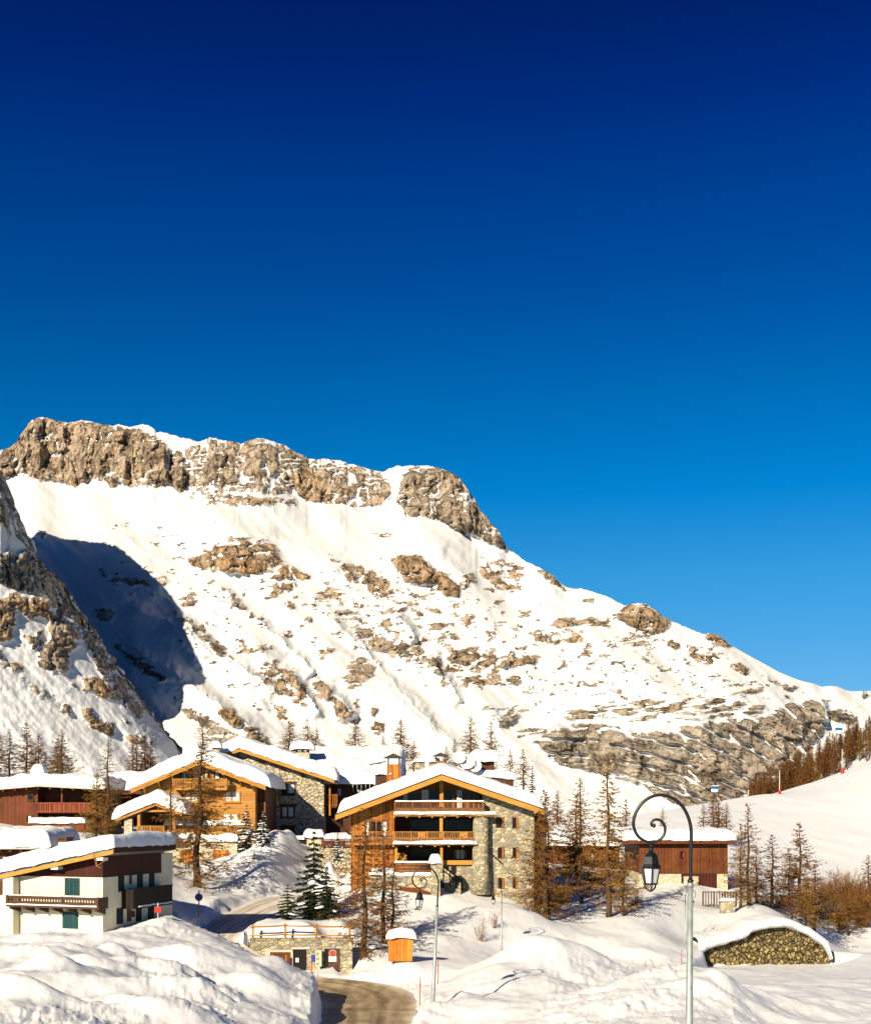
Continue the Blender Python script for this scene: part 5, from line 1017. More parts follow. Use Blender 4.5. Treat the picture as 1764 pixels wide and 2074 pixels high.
def chimney(parent, x, y, z0, z1, w, mat, cap=True, d=None):
    m = MB(); d = d or w
    t = 0.86
    m.add([(x-w/2, y-d/2, z0), (x+w/2, y-d/2, z0), (x+w/2, y+d/2, z0), (x-w/2, y+d/2, z0), (x-w/2*t, y-d/2*t, z1), (x+w/2*t, y-d/2*t, z1), (x+w/2*t, y+d/2*t, z1), (x-w/2*t, y+d/2*t, z1)], [(0, 3, 2, 1), (4, 5, 6, 7), (0, 1, 5, 4), (1, 2, 6, 5), (2, 3, 7, 6), (3, 0, 4, 7)])
    c = m.build('chimney', mat, parent)
    if cap:
        k = MB(); h = w*0.42
        for sx in (-1, 1):
            for sy in (-1, 1): k.box(x+sx*w*0.36-0.05, x+sx*w*0.36+0.05, y+sy*d*0.36-0.05, y+sy*d*0.36+0.05, z1, z1+h)
        k.prism([(x-w*0.66, z1+h), (x+w*0.66, z1+h), (x, z1+h+w*0.30)], y-d*0.6, y+d*0.6)
        k.build('chimney_cap', MT['roof_dark'], c)
    return c
def flat_f(z): return lambda X, Y: z+0*X
def dish(parent, x, y, z, r, az=0.0, tilt=25):
    m = MB(); prof = [(0.02, 0.0)]+[(r*k/5, 0.16*r*(k/5)**2*1.6) for k in range(1, 6)]
    m.lathe(prof+[(r, 0.16*r*1.6+0.02)]+[(r*k/5, 0.16*r*(k/5)**2*1.6+0.03) for k in range(4, 0, -1)], 0, 0, 20)
    m.bar((0, -r*0.9, 0.25*r), (0, 0, r*0.9), 0.03); m.box(-0.06, 0.06, -0.05, 0.05, r*0.85, r*0.98)
    o = m.build('satellite_dish', MT['dish'], parent); o.location = (x, y, z); o.rotation_euler = (R(90-tilt), 0, R(az))
    s = MB(); s.tube([(x, y+0.05, z-r*1.6), (x, y+0.05, z-0.05)], 0.035, 6); s.build('dish_mast', MT['galv'], parent)
    return o

# ------------------------------------------------------------------ the large chalet
h = Site('chalet', 'large chalet of orange timber and tan stone with three balcony tiers under one snowy gable', 'chalet', *Z3(850, 1240), 125.0)
A = h.root; q3 = lambda x, y, d=0.0: h.q(Z3(x, y), d); r3 = lambda a, b, c, e, d=0.0: h.rect(Z3(a, b), Z3(c, e), d)
OV = -1.5                                # how far the eaves stand out in front of the wall
zb = q3(850, 1300)[1]-1.5
pk = q3(852, 250, OV); le = q3(40, 556, OV); re = q3(1648, 520, OV)
sl = (pk[1]-le[1])/(pk[0]-le[0]); sr = (pk[1]-re[1])/(re[0]-pk[0])
roofz = lambda x, dz=0.0: (pk[1]-(pk[0]-x)*sl if x < pk[0] else pk[1]-(x-pk[0])*sr)+dz
D1 = 14.0
rm = MB(); n = 0.22
rm.prism([(le[0], le[1]), (pk[0], pk[1]), (pk[0], pk[1]-n), (le[0], le[1]-n)], OV+0.12, D1); rm.prism([(pk[0]+0.004, pk[1]), (re[0], re[1]), (re[0], re[1]-n), (pk[0]+0.004, pk[1]-n)], OV+0.12, D1)
roof = rm.build('roof', MT['roof_dark'], A)
snow_cap('snow_cover', roof, le[0]+0.25, re[0]-0.1, OV+0.15, D1-0.3, gable_f(pk[0], pk[1]+0.01, sl, sr), 1.2, r=0.6, lump=0.07, seed=21, step=0.26)
bw = 0.52
barge(A, [le, pk, re], OV, OV+0.10, bw, MT['beam'])
barge(A, [(le[0], le[1]+0.09), (pk[0], pk[1]+0.09), (re[0], re[1]+0.09)], OV-0.05, OV+0.05, 0.10, MT['roof_dark'], 'roof_edge')
for fx in (130, 420, 1165, 1420, 1600):  # purlin ends under the eaves
    x, _ = q3(fx, 0, OV); z = roofz(x, -n-0.02); MB().box(x-0.14, x+0.14, OV+0.14, 0.3, z-0.32, z-0.002).build('purlin', MT['larch_wood'], A)
xL = q3(160, 800)[0]; x490 = q3(492, 600)[0]; x1160 = q3(1166, 600)[0]; xR = q3(1560, 600)[0]
zt = lambda x: roofz(x, -n-0.01)
zf1 = q3(0, 560)[1]; zf2 = q3(0, 785)[1]; zf0 = q3(0, 930)[1]
# timber walls left; stone wall right; deep recess between them
MB().prism([(xL, zb), (x490, zb), (x490, zt(x490)), (xL, zt(xL))], 0.0, D1-1).build('timber_wall', MT['larch_wood'], A)
MB().prism([(x1160, zb), (xR, zb), (xR, zt(xR)), (x1160, zt(x1160))], 0.0, D1-1).build('stone_wall', MT['stone'], A)
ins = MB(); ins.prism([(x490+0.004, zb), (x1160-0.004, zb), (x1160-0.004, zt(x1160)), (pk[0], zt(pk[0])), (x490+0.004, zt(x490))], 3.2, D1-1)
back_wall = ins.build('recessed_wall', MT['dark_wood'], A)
# the gable level: timber back wall only a little behind the front
gz0 = q3(0, 545)[1]
xg0, xg1 = q3(500, 0)[0], q3(1150, 0)[0]
g = MB(); g.prism([(xg0, gz0), (xg1, gz0), (xg1, zt(xg1)-0.01), (pk[0], zt(pk[0])-0.01), (xg0, zt(xg0)-0.01)], 1.5, 3.1); g.build('gable_wall', MT['larch_wood'], A)
for (a, b, c, e, np_, cu) in ((540, 385, 690, 520, 2, [(0.1, 0.35, 0)]), (695, 360, 832, 520, 2, [(0.0, 0.42, 0)]), (872, 360, 940, 520, 1, []), (945, 362, 1050, 520, 2, [(0.2, 0.62, 1)]), (1055, 380, 1140, 520, 2, [])):
    x0, x1, z0, z1 = r3(a, b, c, e, 1.5); window(A, x0, x1, z0, z1, 1.47, MT['larch_wood'], np_, cu, 0.08)
x0, x1, z0, z1 = r3(838, 300, 866, 560, 0.3); MB().box(x0, x1, 0.15, 0.4, z0, zt(pk[0])-0.02).build('king_post', MT['beam'], A)
# floors of the balconies, their snow and railings
def deck(a, b, zpx_top, zpx_bot, yf, name='balcony'):
    x0, _ = q3(a, 0, yf); x1, _ = q3(b, 0, yf); zt_ = h.q(Z3(a, zpx_top), yf)[1]; zb_ = h.q(Z3(a, zpx_bot), yf)[1]
    m = MB(); m.box(x0, x1, yf, 3.15, zb_+0.12, zt_-0.04)
    k = int((x1-x0)/1.2)
    for i in range(k+1): xx = x0+(x1-x0)*i/k; m.box(xx-0.09, xx+0.09, yf+0.1, 3.1, zb_-0.02, zb_+0.117)
    d = m.build(name, MT['beam'], A); return d, x0, x1, zt_, zb_
d1, x0, x1, z1, z0 = deck(490, 1265, 548, 577, -1.35)
snow_cap('snow_cover', d1, x0, x1, -1.5, -1.0, flat_f(z1-0.05), 0.26, r=0.2, lump=0.05, over=0.05, seed=31, step=0.12)
rz0 = h.q(Z3(0, 545), -1.05)[1]; rz1 = h.q(Z3(0, 455), -1.05)[1]; xa = h.q(Z3(496, 0), -1.05)[0]; xb = h.q(Z3(1172, 0), -1.05)[0]
railing(d1, xa, xb, -1.05, rz0, rz1, MT['rail_dark'], 0.17, 0.07, 5, 0.45, MT['rail_dark'], ends=1.0)
snow_cap('rail_snow', d1, xa-0.05, xb+0.05, -1.16, -0.94, flat_f(rz1), 0.12, r=0.08, lump=0.02, seed=32, step=0.06)
d2, x0, x1, z1, z0 = deck(484, 1122, 775, 800, -1.35)
snow_cap('snow_cover', d2, x0, x1, -1.55, -1.0, flat_f(z1-0.05), 0.34, r=0.22, lump=0.12, over=0.04, seed=33, step=0.12)
rz0 = h.q(Z3(0, 770), -1.05)[1]; rz1 = h.q(Z3(0, 684), -1.05)[1]; xa = h.q(Z3(172, 0), -1.05)[0]; xm = h.q(Z3(494, 0), -1.05)[0]; xb = h.q(Z3(1120, 0), -1.05)[0]
railing(d2, xm, xb, -1.05, rz0, rz1, MT['rail'], 0.17, 0.07, 5, 0.42, MT['rail_dark'])
railing(d2, xa, xm-0.16, -0.8, rz0, rz1, MT['rail'], 0.17, 0.07, 2, 0.42, MT['rail_dark'])
MB().box(xa, xm-0.02, -0.9, -0.004, rz0-0.25, rz0-0.02).build('balcony', MT['larch_wood'], A)
x0, x1, z0, z1 = r3(838, 577, 862, 775, -1.0); MB().box(x0, x1, -1.0, -0.7, z0, z1).build('post', MT['beam'], A)
x0, x1, z0, z1 = r3(842, 800, 862, 935, -1.0); MB().box(x0, x1, -0.9, -0.65, z0, z1).build('post', MT['beam'], A)
x0, x1, z0, z1 = r3(495, 800, 514, 935, -1.0); MB().box(x0, x1, -0.9, -0.65, z0, z1).build('post', MT['beam'], A)
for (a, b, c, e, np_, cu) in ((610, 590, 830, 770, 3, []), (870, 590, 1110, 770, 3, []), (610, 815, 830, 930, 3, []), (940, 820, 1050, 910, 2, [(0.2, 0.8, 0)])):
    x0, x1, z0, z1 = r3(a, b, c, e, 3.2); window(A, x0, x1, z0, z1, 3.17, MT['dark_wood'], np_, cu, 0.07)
x0, x1, z0, z1 = r3(268, 600, 440, 735); window(A, x0, x1, z0, z1, -0.003, MT['larch_wood'], 4, [(0.0, 0.14, 1), (0.76, 1.0, 1)], 0.10)
x0, x1, z0, z1 = r3(255, 575, 460, 598); MB().box(x0, x1, -0.06, 0.02, z0+0.02, z1-0.02).build('lintel', MT['larch_wood'], A)
for (a, b, c, e) in ((1266, 575, 1330, 656), (1392, 575, 1440, 660), (1280, 805, 1331, 890), (1394, 805, 1440, 886), (1283, 1038, 1333, 1121), (1396, 1036, 1434, 1120)):
    x0, x1, z0, z1 = r3(a, b, c, e); window(A, x0, x1, z0, z1, -0.003, MT['dark_wood'], 1, [], 0.09, 0.05)
    # splayed timber reveal on the lit side
    MB().box(x1-0.22, x1-0.02, -0.09, -0.056, z0+0.05, z1-0.05).build('shutter', MT['larch_wood'], A)
# round stone column and its companions
cx = q3(1153, 0, -1.0)[0]; zc0 = q3(0, 1120, -1.0)[1]-0.6; zc1 = h.q(Z3(0, 577), -1.0)[1]
MB().lathe([(0.92, zc0), (0.86, zc0+2), (0.80, (zc0+zc1)/2), (0.74, zc1)], cx, -0.6, 18).build('stone_column', MT['stone'], A)
x0, x1, z0, z1 = r3(862, 905, 1112, 938, 0.0); MB().box(x0, x1, -0.12, 0.3, z0, z1).build('beam', MT['beam'], A)
x0, x1, z0, z1 = r3(864, 938, 1112, 1260, 0.0); MB().box(x0, x1, 0.2, 3.0, zb, z1).build('lower_wall', MT['stone'], A)
x0, x1, z0, z1 = r3(925, 908, 958, 1000, -0.1); MB().box(x0, x1, -0.02, 0.195, z0, z1).build('post', MT['black_wood'], A)
x0, x1, z0, z1 = r3(492, 930, 862, 1260, 0.0); MB().box(x0, x1-0.004, 0.1, 3.0, zb, z1).build('lower_wall', MT['stone'], A)
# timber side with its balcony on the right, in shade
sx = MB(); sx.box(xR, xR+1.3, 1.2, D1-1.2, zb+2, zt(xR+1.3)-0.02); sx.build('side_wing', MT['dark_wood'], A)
railing(A, xR+0.1, xR+1.35, 1.05, q3(0, 690)[1], q3(0, 610)[1], MT['rail_dark'], 0.17, 0.07, 1, 0.3)
m = MB(); m.bar((xR+0.05, -0.9, zt(xR)-1.6), (xR+0.6, -1.0, zt(xR)-0.55), 0.14); m.build('bracket', MT['dark_wood'], A); m = MB(); m.bar((xL-0.05, -0.2, zt(xL)-2.2), (xL-1.7, -1.1, zt(xL-1.7)-0.1), 0.2); m.build('bracket', MT['dark_wood'], A)
# raised terrace in front with log rail, stone wall, arched garage door, pillar
TY = -4.2
x0, x1, z0, z1 = r3(300, 1018, 776, 1300, TY); tw = MB(); tw.box(x0, x1, TY, -0.1, zb-0.5, z1); T_ = tw.build('terrace_wall', MT['stone'], A)
snow_cap('snow_cover', T_, x0-0.1, x1+0.02, TY-0.1, -0.3, flat_f(z1), 0.55, r=0.6, lump=0.12, seed=41, step=0.2)
x0, x1, z0, z1 = r3(774, 925, 842, 1300, TY-0.3); MB().box(x0, x1, TY-0.35, TY+0.5, zb-0.5, z1).build('stone_pillar', MT['stone'], A)
px0, px1, pz = x0, x1, z1
snow_cap('snow_cover', T_, px0-0.25, px1+0.15, TY-0.6, TY+0.7, flat_f(pz), 0.75, r=0.4, lump=0.3, seed=42, step=0.12)
lr = None
for (a, yy) in ((935, 0.20), (962, 0.17), (988, 0.17)):
    xa, za = q3(490, a, TY); xb, _ = q3(770, a, TY); o = MB().tube([(xa, TY+0.1, za), ((xa+xb)/2, TY+0.1, za+0.02), (xb, TY+0.1, za)], yy, 9).build('log_rail', MT['rail_dark'], A); lr = lr or o
snow_cap('rail_snow', lr, q3(490, 0, TY)[0], q3(770, 0, TY)[0], TY-0.1, TY+0.3, flat_f(q3(0, 935, TY)[1]+0.16), 0.14, r=0.12, lump=0.03, seed=43, step=0.07)
arc = []; 
for k in range(13):
    t = k/12; X_ = 440+(775-440)*t; Yy = 1190-62*math.sin(math.pi*(0.12+0.76*t))+8*t
    arc.append(q3(X_, Yy, TY-0.06))
gx0, gx1 = arc[0][0], arc[-1][0]
MB().prism([(gx0, zb-0.4), (gx1, zb-0.4)]+arc[::-1], TY-0.06, TY+0.04).build('garage_door', MT['barn_wood'], A)
m = MB()
for p_, q_ in zip(arc[:-1], arc[1:]): m.prism([(p_[0], p_[1]+0.015), (q_[0], q_[1]+0.015), (q_[0], q_[1]+0.26), (p_[0], p_[1]+0.26)], TY-0.10, TY+0.02)
m.build('door_arch', MT['red_wood'], A)
m = MB(); a = q3(868, 950, -3.5); b = q3(1010, 1060, -0.6); m.bar((a[0], -3.5, a[1]), (b[0], -0.6, b[1]), 0.12); a2 = q3(868, 985, -3.5); b2 = q3(1010, 1090, -0.6); m.bar((a2[0], -3.5, a2[1]), (b2[0], -0.6, b2[1]), 0.1)
for k in range(4):
    t = k/3; m.bar((a[0]+(b[0]-a[0])*t, -3.5+2.9*t, a[1]+(b[1]-a[1])*t-1.5), (a[0]+(b[0]-a[0])*t, -3.5+2.9*t, a[1]+(b[1]-a[1])*t+0.06), 0.1)
m.build('stair_rail', MT['black_wood'], A)
m = MB()
for k in range(9): zz = zb+2.2+0.28*k; m.box(q3(872, 0, -2)[0], q3(1000, 0, -2)[0], -3.6+0.3*k, -3.3+0.3*k, zb, zz)
m.build('steps', MT['stone'], A)
m = MB(); xx, zz = q3(1000, 925, 0.2); m.tube([(cx+1.0, -0.3, q3(0, 850, 0)[1]), (q3(1310, 0, -0.3)[0], -0.4, q3(0, 925, 0)[1])], 0.06, 6); m.build('lean_pole', MT['black_wood'], A)
# left side of the base: orange panels behind the trees
x0, x1, z0, z1 = r3(165, 800, 488, 860); MB().box(x0, x1, -0.08, -0.003, z0, z1).build('panel', MT['larch_wood'], A)
# rear roof box, chimneys and dishes
def on_roof(px, py, d): x, z = h.q(Z3(px, py), d); return x, z
rw = MB(); xa, za = on_roof(960, 250, 9); xb, zb2 = on_roof(1395, 262, 9)
rw.box(xa, xb, 7.5, 13.0, roofz(xb)-0.5, zb2-0.35); rear = rw.build('rear_wing', MT['dark_wood'], A)
snow_cap('snow_cover', rear, xa-0.2, xb+0.3, 7.2, 13.2, lambda X, Y: zb2-0.35+(xb-X)*0.10, 0.75, r=0.5, lump=0.06, seed=51, step=0.24)
x, z = on_roof(488, 275, 6.0); _, zt1 = on_roof(488, 172, 6.0); chimney(A, x, 6.0, roofz(x)-0.3, zt1, 1.55, MT['larch_wood'])
x, z = on_roof(416, 310, 6.2); _, zt1 = on_roof(416, 200, 6.2); cb = MB().box(x-0.9, x+0.8, 5.6, 7.2, roofz(x)-0.3, zt1-0.6).build('roof_hatch', MT['dark_wood'], A); snow_cap('snow_cover', cb, x-1.35, x+0.85, 5.3, 7.5, flat_f(zt1-0.6), 1.0, r=0.5, seed=52, step=0.14)
MB().prism([(x-1.5, zt1+0.28), (x+0.2, zt1+0.62), (x+0.2, zt1+0.72), (x-1.5, zt1+0.38)], 5.5, 5.9).build('hatch_edge', MT['roof_dark'], cb)
x, z = on_roof(845, 176, 8.0); _, zt1 = on_roof(845, 150, 8.0); chimney(A, x, 8.0, roofz(x)-0.3, zt1, 1.3, MT['larch_wood'])
for (px, py, w_) in ((690, 178, 70), (790, 178, 62)):
    x, z = on_roof(px, py, 9.0); _, zt1 = on_roof(px, py-26, 9.0); cc = chimney(A, x, 9.0, roofz(x)-0.3, zt1, 1.1, MT['stone'], False); snow_cap('snow_cover', cc, x-0.75, x+0.75, 8.3, 9.7, flat_f(zt1), 0.5, r=0.5, lump=0.1, seed=px, step=0.12)
x, z = on_roof(1195, 230, 9.0); _, zt1 = on_roof(1195, 150, 9.0); cc = MB().box(x-0.8, x+0.8, 8.4, 9.8, zb2-0.4, zt1).build('chimney', MT['dark_wood'], A); snow_cap('snow_cover', cc, x-2.0, x+1.35, 7.8, 10.4, flat_f(zt1), 1.15, r=0.7, lump=0.3, seed=61, step=0.16)
for (px, py, r_) in ((990, 122, 0.68), (1052, 156, 0.80), (1112, 188, 0.66)):
    x, z = on_roof(px, py, 7.0); dish(A, x, 7.0, z, r_, az=-8, tilt=20)
# chairs on the lower terrace stand on their own
def chair(label, px, py, d, w, rz=0.3):
    x, z = h.q(Z3(px, py), d); p = A.matrix_basis @ Vector((x, d, z)); t = thing('deck_chair', label, 'chair', (h.o.x+x, h.o.y+d, h.o.z+z), rz, 'wooden deck chairs on the chalet balconies')
    m = MB(); m.bar((-w/2, 0, 0), (w/2, 0.1, w*0.95), 0.06); m.bar((w/2, 0, 0), (-w/2, 0.1, w*0.95), 0.06); m.bar((-w/2, 0.55, 0), (w/2, 0.55, w*0.95), 0.06); m.bar((w/2, 0.55, 0), (-w/2, 0.55, w*0.95), 0.06); m.build('frame', MT['beam'], t)
    MB().box(-w*0.5, w*0.5, 0.02, 0.55, w*0.46, w*0.5).build('seat', MT['beam'], t); s2 = MB(); s2.prism_x([(0.5, w*0.5), (0.55, w*0.5), (0.75, w*1.2), (0.70, w*1.2)], -w*0.5, w*0.5); s2.build('backrest', MT['beam'], t)
chair('pale wooden folding chair on the lower terrace under the balconies', 560, 925, -0.4, 0.8)
chair('folding chair behind the middle balcony railing, near its centre', 700, 765, -0.2, 0.8, 0.0)
chair('folding chair behind the middle balcony railing, left of the stone column', 1010, 765, -0.2, 0.8, -0.3)
# ------------------------------------------------------------------ the white house with the mono-pitch roof
h = Site('white_house', 'cream rendered house with maroon upper boards, teal shutters and a sloping snowy roof', 'house', *Z1(785, 1660), 90.0, -20)
A = h.root; q1 = lambda x, y, d=0.0: h.q(Z1(x, y), d); s1 = lambda x, y, x0=0.0: h.qx(Z1(x, y), x0)
LW = s1(1318, 1400)[0]
fx0 = q1(28, 1500)[0]; zb = -1.5; zc = (q1(105, 1287)[1]+q1(780, 1276)[1])/2
fa = q1(0, 1290, -0.8); fb = q1(866, 1098, -0.8); slp = (fb[1]-fa[1])/(fb[0]-fa[0])
xr_l = fx0-1.6; xr_r = fb[0]
rz_ = lambda x: fb[1]-(xr_r-x)*slp
YE = max(h.qx(Z1(1340, 1060), xr_r)[0], 3.0)
MB().prism([(fx0, zb), (0, zb), (0, zc), (fx0, zc)], 0.0, LW).build('wall', MT['plaster'], A)
MB().prism([(fx0, zc+0.004), (0, zc+0.004), (0, rz_(0)-0.03), (fx0, max(rz_(fx0)-0.03, zc+0.05))], 0.02, LW-0.02).build('upper_boards', MT['maroon'], A)
y0, _ = s1(1232, 1245); MB().box(-1.5, 0.02, y0, LW+0.004, zc-0.004, rz_(0)-0.06).build('wall', MT['plaster'], A)
x0, x1, z0, z1 = h.rect(Z1(22, 1285), Z1(100, 1690), -0.7); MB().box(x0, x1, -0.7, -0.004, zb, z1).build('side_pier', MT['plaster'], A)
m = MB(); m.prism([(xr_l, rz_(xr_l)), (xr_r, rz_(xr_r)), (xr_r, rz_(xr_r)+0.36), (xr_l, rz_(xr_l)+0.36)], -0.75, YE); roof = m.build('roof', MT['slate'], A)
barge(roof, [(xr_l, rz_(xr_l)+0.19), (xr_r-0.01, rz_(xr_r)+0.19)], -0.82, -0.76, 0.27, MT['beam'], 'barge_board')
m = MB(); m.box(xr_r+0.003, xr_r+0.05, -0.75, YE, rz_(xr_r)-0.02, rz_(xr_r)+0.34); m.build('eave_board', MT['maroon'], roof)
snow_cap('snow_cover', roof, xr_l, xr_r-0.05, -0.8, YE-0.1, lambda X, Y: rz_(X)+0.37, 1.05, r=0.45, lump=0.05, seed=70, over=0.12, step=0.2)
x, z = h.q(Z1(495, 1050), 4.5); c = chimney(A, x, 4.5, rz_(x)+0.2, h.q(Z1(495, 1015), 4.5)[1], 0.75, MT['plaster'], False)
zt_ = h.q(Z1(495, 990), 4.5)[1]; m = MB(); zz = h.q(Z1(495, 1015), 4.5)[1]
for (a, b) in ((-0.42, -0.25), (-0.06, 0.1), (0.28, 0.45)): m.box(x+a, x+b, 4.1, 4.9, zz+0.004, zt_)
m.box(x-0.5, x+0.5, 4.05, 4.95, zt_+0.003, zt_+0.12); m.box(x-0.46, x+0.46, 4.08, 4.92, (zz+zt_)/2-0.05, (zz+zt_)/2+0.05); m.build('chimney_cap', MT['brown_rail'], c)
# shutters, front balcony
for (a, b, c_, e) in ((497, 1290, 610, 1425), (480, 1548, 598, 1680)):
    x0, x1, z0, z1 = h.rect(Z1(a, b), Z1(c_, e)); w = MB(); w.box(x0, (x0+x1)/2-0.01, -0.06, 0.01, z0, z1); w.box((x0+x1)/2+0.01, x1, -0.06, 0.01, z0, z1)
    for zz in (z0+(z1-z0)*0.2, z0+(z1-z0)*0.8): w.box(x0+0.03, x1-0.03, -0.085, -0.061, zz-0.05, zz+0.05)
    w.build('shutter', MT['teal'], A)
x0, x1, z0, z1 = h.rect(Z1(50, 1422), Z1(757, 1532), -1.1)
b_ = MB().box(x0, x1, -1.15, -0.004, z0, z0+0.16).build('balcony', MT['brown_rail'], A)
for k in range(7): xx = x0+0.3+(x1-x0-0.6)*k/6; MB().prism_x([(-1.1, z0-0.004), (-0.005, z0-0.004), (-0.005, z0-0.45), (-0.3, z0-0.34), (-1.05, z0-0.16)], xx-0.10, xx+0.10).build('bracket', MT['brown_rail'], b_)
m = MB(); m.box(x0, x1, -1.17, -1.07, z1-0.12, z1); m.box(x0, x1, -1.17, -1.07, z0+0.164, z0+0.30)
npk = 34
for k in range(npk):                       # turned slats: wide heads and feet leave the little keyhole gaps
    xa = x0+(x1-x0)*k/npk; ww = (x1-x0)/npk; hh = z1-0.124-(z0+0.304); zz = z0+0.304
    m.prism([(xa+0.004, zz), (xa+ww-0.004, zz), (xa+ww-0.004, zz+hh*0.30), (xa+ww*0.72, zz+hh*0.42), (xa+ww*0.72, zz+hh*0.60), (xa+ww*0.84, zz+hh*0.74), (xa+ww-0.004, zz+hh*0.80), (xa+ww-0.004, zz+hh), (xa+0.004, zz+hh), (xa+0.004, zz+hh*0.80), (xa+ww*0.16, zz+hh*0.74), (xa+ww*0.28, zz+hh*0.60), (xa+ww*0.28, zz+hh*0.42), (xa+0.004, zz+hh*0.30)], -1.14, -1.10)
for xx in (x0+0.08, x0+(x1-x0)*0.61, x1-0.12): m.box(xx-0.10, xx+0.10, -1.19, -1.05, z0+0.166, z1+0.02)
for xx in (x0+0.05, x1-0.05): m.box(xx-0.04, xx+0.04, -1.05, -0.006, z0+0.17, z1-0.02)
m.build('railing', MT['brown_rail'], b_)
snow_cap('rail_snow', b_, x0, x1, -1.17, -1.06, flat_f(z1), 0.06, r=0.06, lump=0.02, seed=71, step=0.07); snow_cap('ledge_snow', b_, x0+0.1, x1-0.1, -1.28, -1.171, flat_f(z0+0.16), 0.10, r=0.07, lump=0.03, seed=72, step=0.07)
# right-hand face
def side(a, b, c_, e, x0=0.0):
    ya, za = s1(a, b, x0); yb, zbb = s1(c_, e, x0); return min(ya, yb), max(ya, yb), min(za, zbb), max(za, zbb)
for (a, b, c_, e) in ((903, 1272, 944, 1393), (1047, 1262, 1087, 1400), (1139, 1255, 1176, 1400), (890, 1526, 936, 1640), (1037, 1506, 1077, 1620), (1130, 1498, 1172, 1612)):
    y0, y1, z0, z1 = side(a, b, c_, e); w = MB(); w.box(-0.01, 0.06, y0, y1, z0, z1); w.box(0.061, 0.085, y0+0.02, y1-0.02, z0+0.2, z0+0.3); w.box(0.061, 0.085, y0+0.02, y1-0.02, z1-0.3, z1-0.2); w.build('shutter', MT['dark_teal'], A)
for (a, b, c_, e, mt_) in ((987, 1270, 1003, 1340, 'brown_rail'), (970, 1515, 999, 1622, 'brown_rail'), (1002, 1545, 1026, 1590, 'metal_black'), (990, 1370, 1002, 1388, 'brown_rail')):
    y0, y1, z0, z1 = side(a, b, c_, e); MB().box(-0.01, 0.07, y0, y1, z0, z1).build('window' if mt_ == 'brown_rail' else 'meter_box', MT[mt_], A, 0.01)
y0, y1, z0, z1 = side(1020, 1380, 1316, 1490, 1.0); ya, yb, _, _ = side(1020, 1380, 1316, 1490, 1.0)
m = MB(); m.box(0.004, 1.0, y0, y1, z0-0.02, z0+0.12); m.box(0.93, 1.0, y0, y1, z0+0.124, z1); m.box(0.004, 0.925, y0, y0+0.06, z0+0.124, z1); m.box(0.004, 0.925, y1-0.06, y1, z0+0.124, z1); m.box(0.9, 1.04, y0-0.02, y1+0.02, z1+0.003, z1+0.08)
b2 = m.build('balcony', MT['black_wood'], A); snow_cap('ledge_snow', b2, 1.0, 1.12, y0+0.5, y1-0.2, flat_f(z0+0.1), 0.12, r=0.08, lump=0.04, seed=73, step=0.07)
for (px, py) in ((760, 1148), (415, 1217)):
    x, z = h.q(Z1(px, py), -0.7); m = MB().box(x-0.3, x+0.3, -0.72, -0.1, z-0.1, z+0.13); m.build('purlin_end', MT['white'], A, 0.02)
m = MB(); x, z = h.q(Z1(737, 1200), -0.95); m.bar((x, -0.95, z), (x+0.05, -0.95, z+0.5), 0.035); m.bar((x, -0.95, z), (x+1.0, -1.05, z+0.5), 0.03); m.bar((x, -0.95, z), (x-0.22, -0.9, z+0.55), 0.03); m.bar((x, -0.95, z), (x+0.35, -0.95, z-0.13), 0.03); m.bar((x-0.25, -0.9, z+0.5), (x-0.45, -0.9, z+1.4), 0.02); m.bar((x-0.25, -0.9, z+0.5), (x-0.1, -0.9, z+1.5), 0.02); m.build('tv_aerial', MT['rail'], A)

# ------------------------------------------------------------------ small brown house behind it
h = Site('brown_house', 'small brown house at the left edge, its eave row of beams under thick snow', 'house', *Z1(150, 1200), 104.0); A = h.root
k1 = lambda x, y, d=0.0: h.q(K1(x, y), d)
x0 = k1(-420, 0)[0]; x1 = k1(500, 0)[0]; ze = k1(0, 1150, -0.9)[1]
MB().box(x0, x1, 0, 7, -2.5, ze-0.02).build('wall', MT['dark_wood'], A)
m = MB(); xe = k1(590, 0, -0.9)[0]; rf = lambda X, Y: ze+0.16+(Y+1)*0.03+0*X
m.prism_x([(-1.0, ze), (7.6, ze+8.6*0.03), (7.6, ze+8.6*0.03+0.14), (-1.0, ze+0.14)], x0-0.5, xe); roof = m.build('roof', MT['roof_dark'], A)
MB().box(x0-0.5, xe, -1.06, -1.004, ze-0.03, ze+0.15).build('gutter_board', MT['concrete'], roof)
snow_cap('snow_cover', roof, x0-0.4, xe+0.35, -1.1, 7.5, rf, 1.3, r=1.0, lump=0.16, seed=81, over=0.05, step=0.2)
for k in range(9): xx = k1(10+k*135-540, 0, -0.5)[0]; MB().box(xx-0.11, xx+0.11, -0.85, 0.1, ze-0.24, ze-0.003).build('rafter_end', MT['red_wood'], A)
for a in (20, 240): x_0, x_1, z0, z1 = h.rect(K1(a, 1240), K1(a+110, 1330)); window(A, x_0, x_1, z0, z1, -0.003, MT['red_wood'], 2, [(0.1, 0.9, 1)], 0.08)

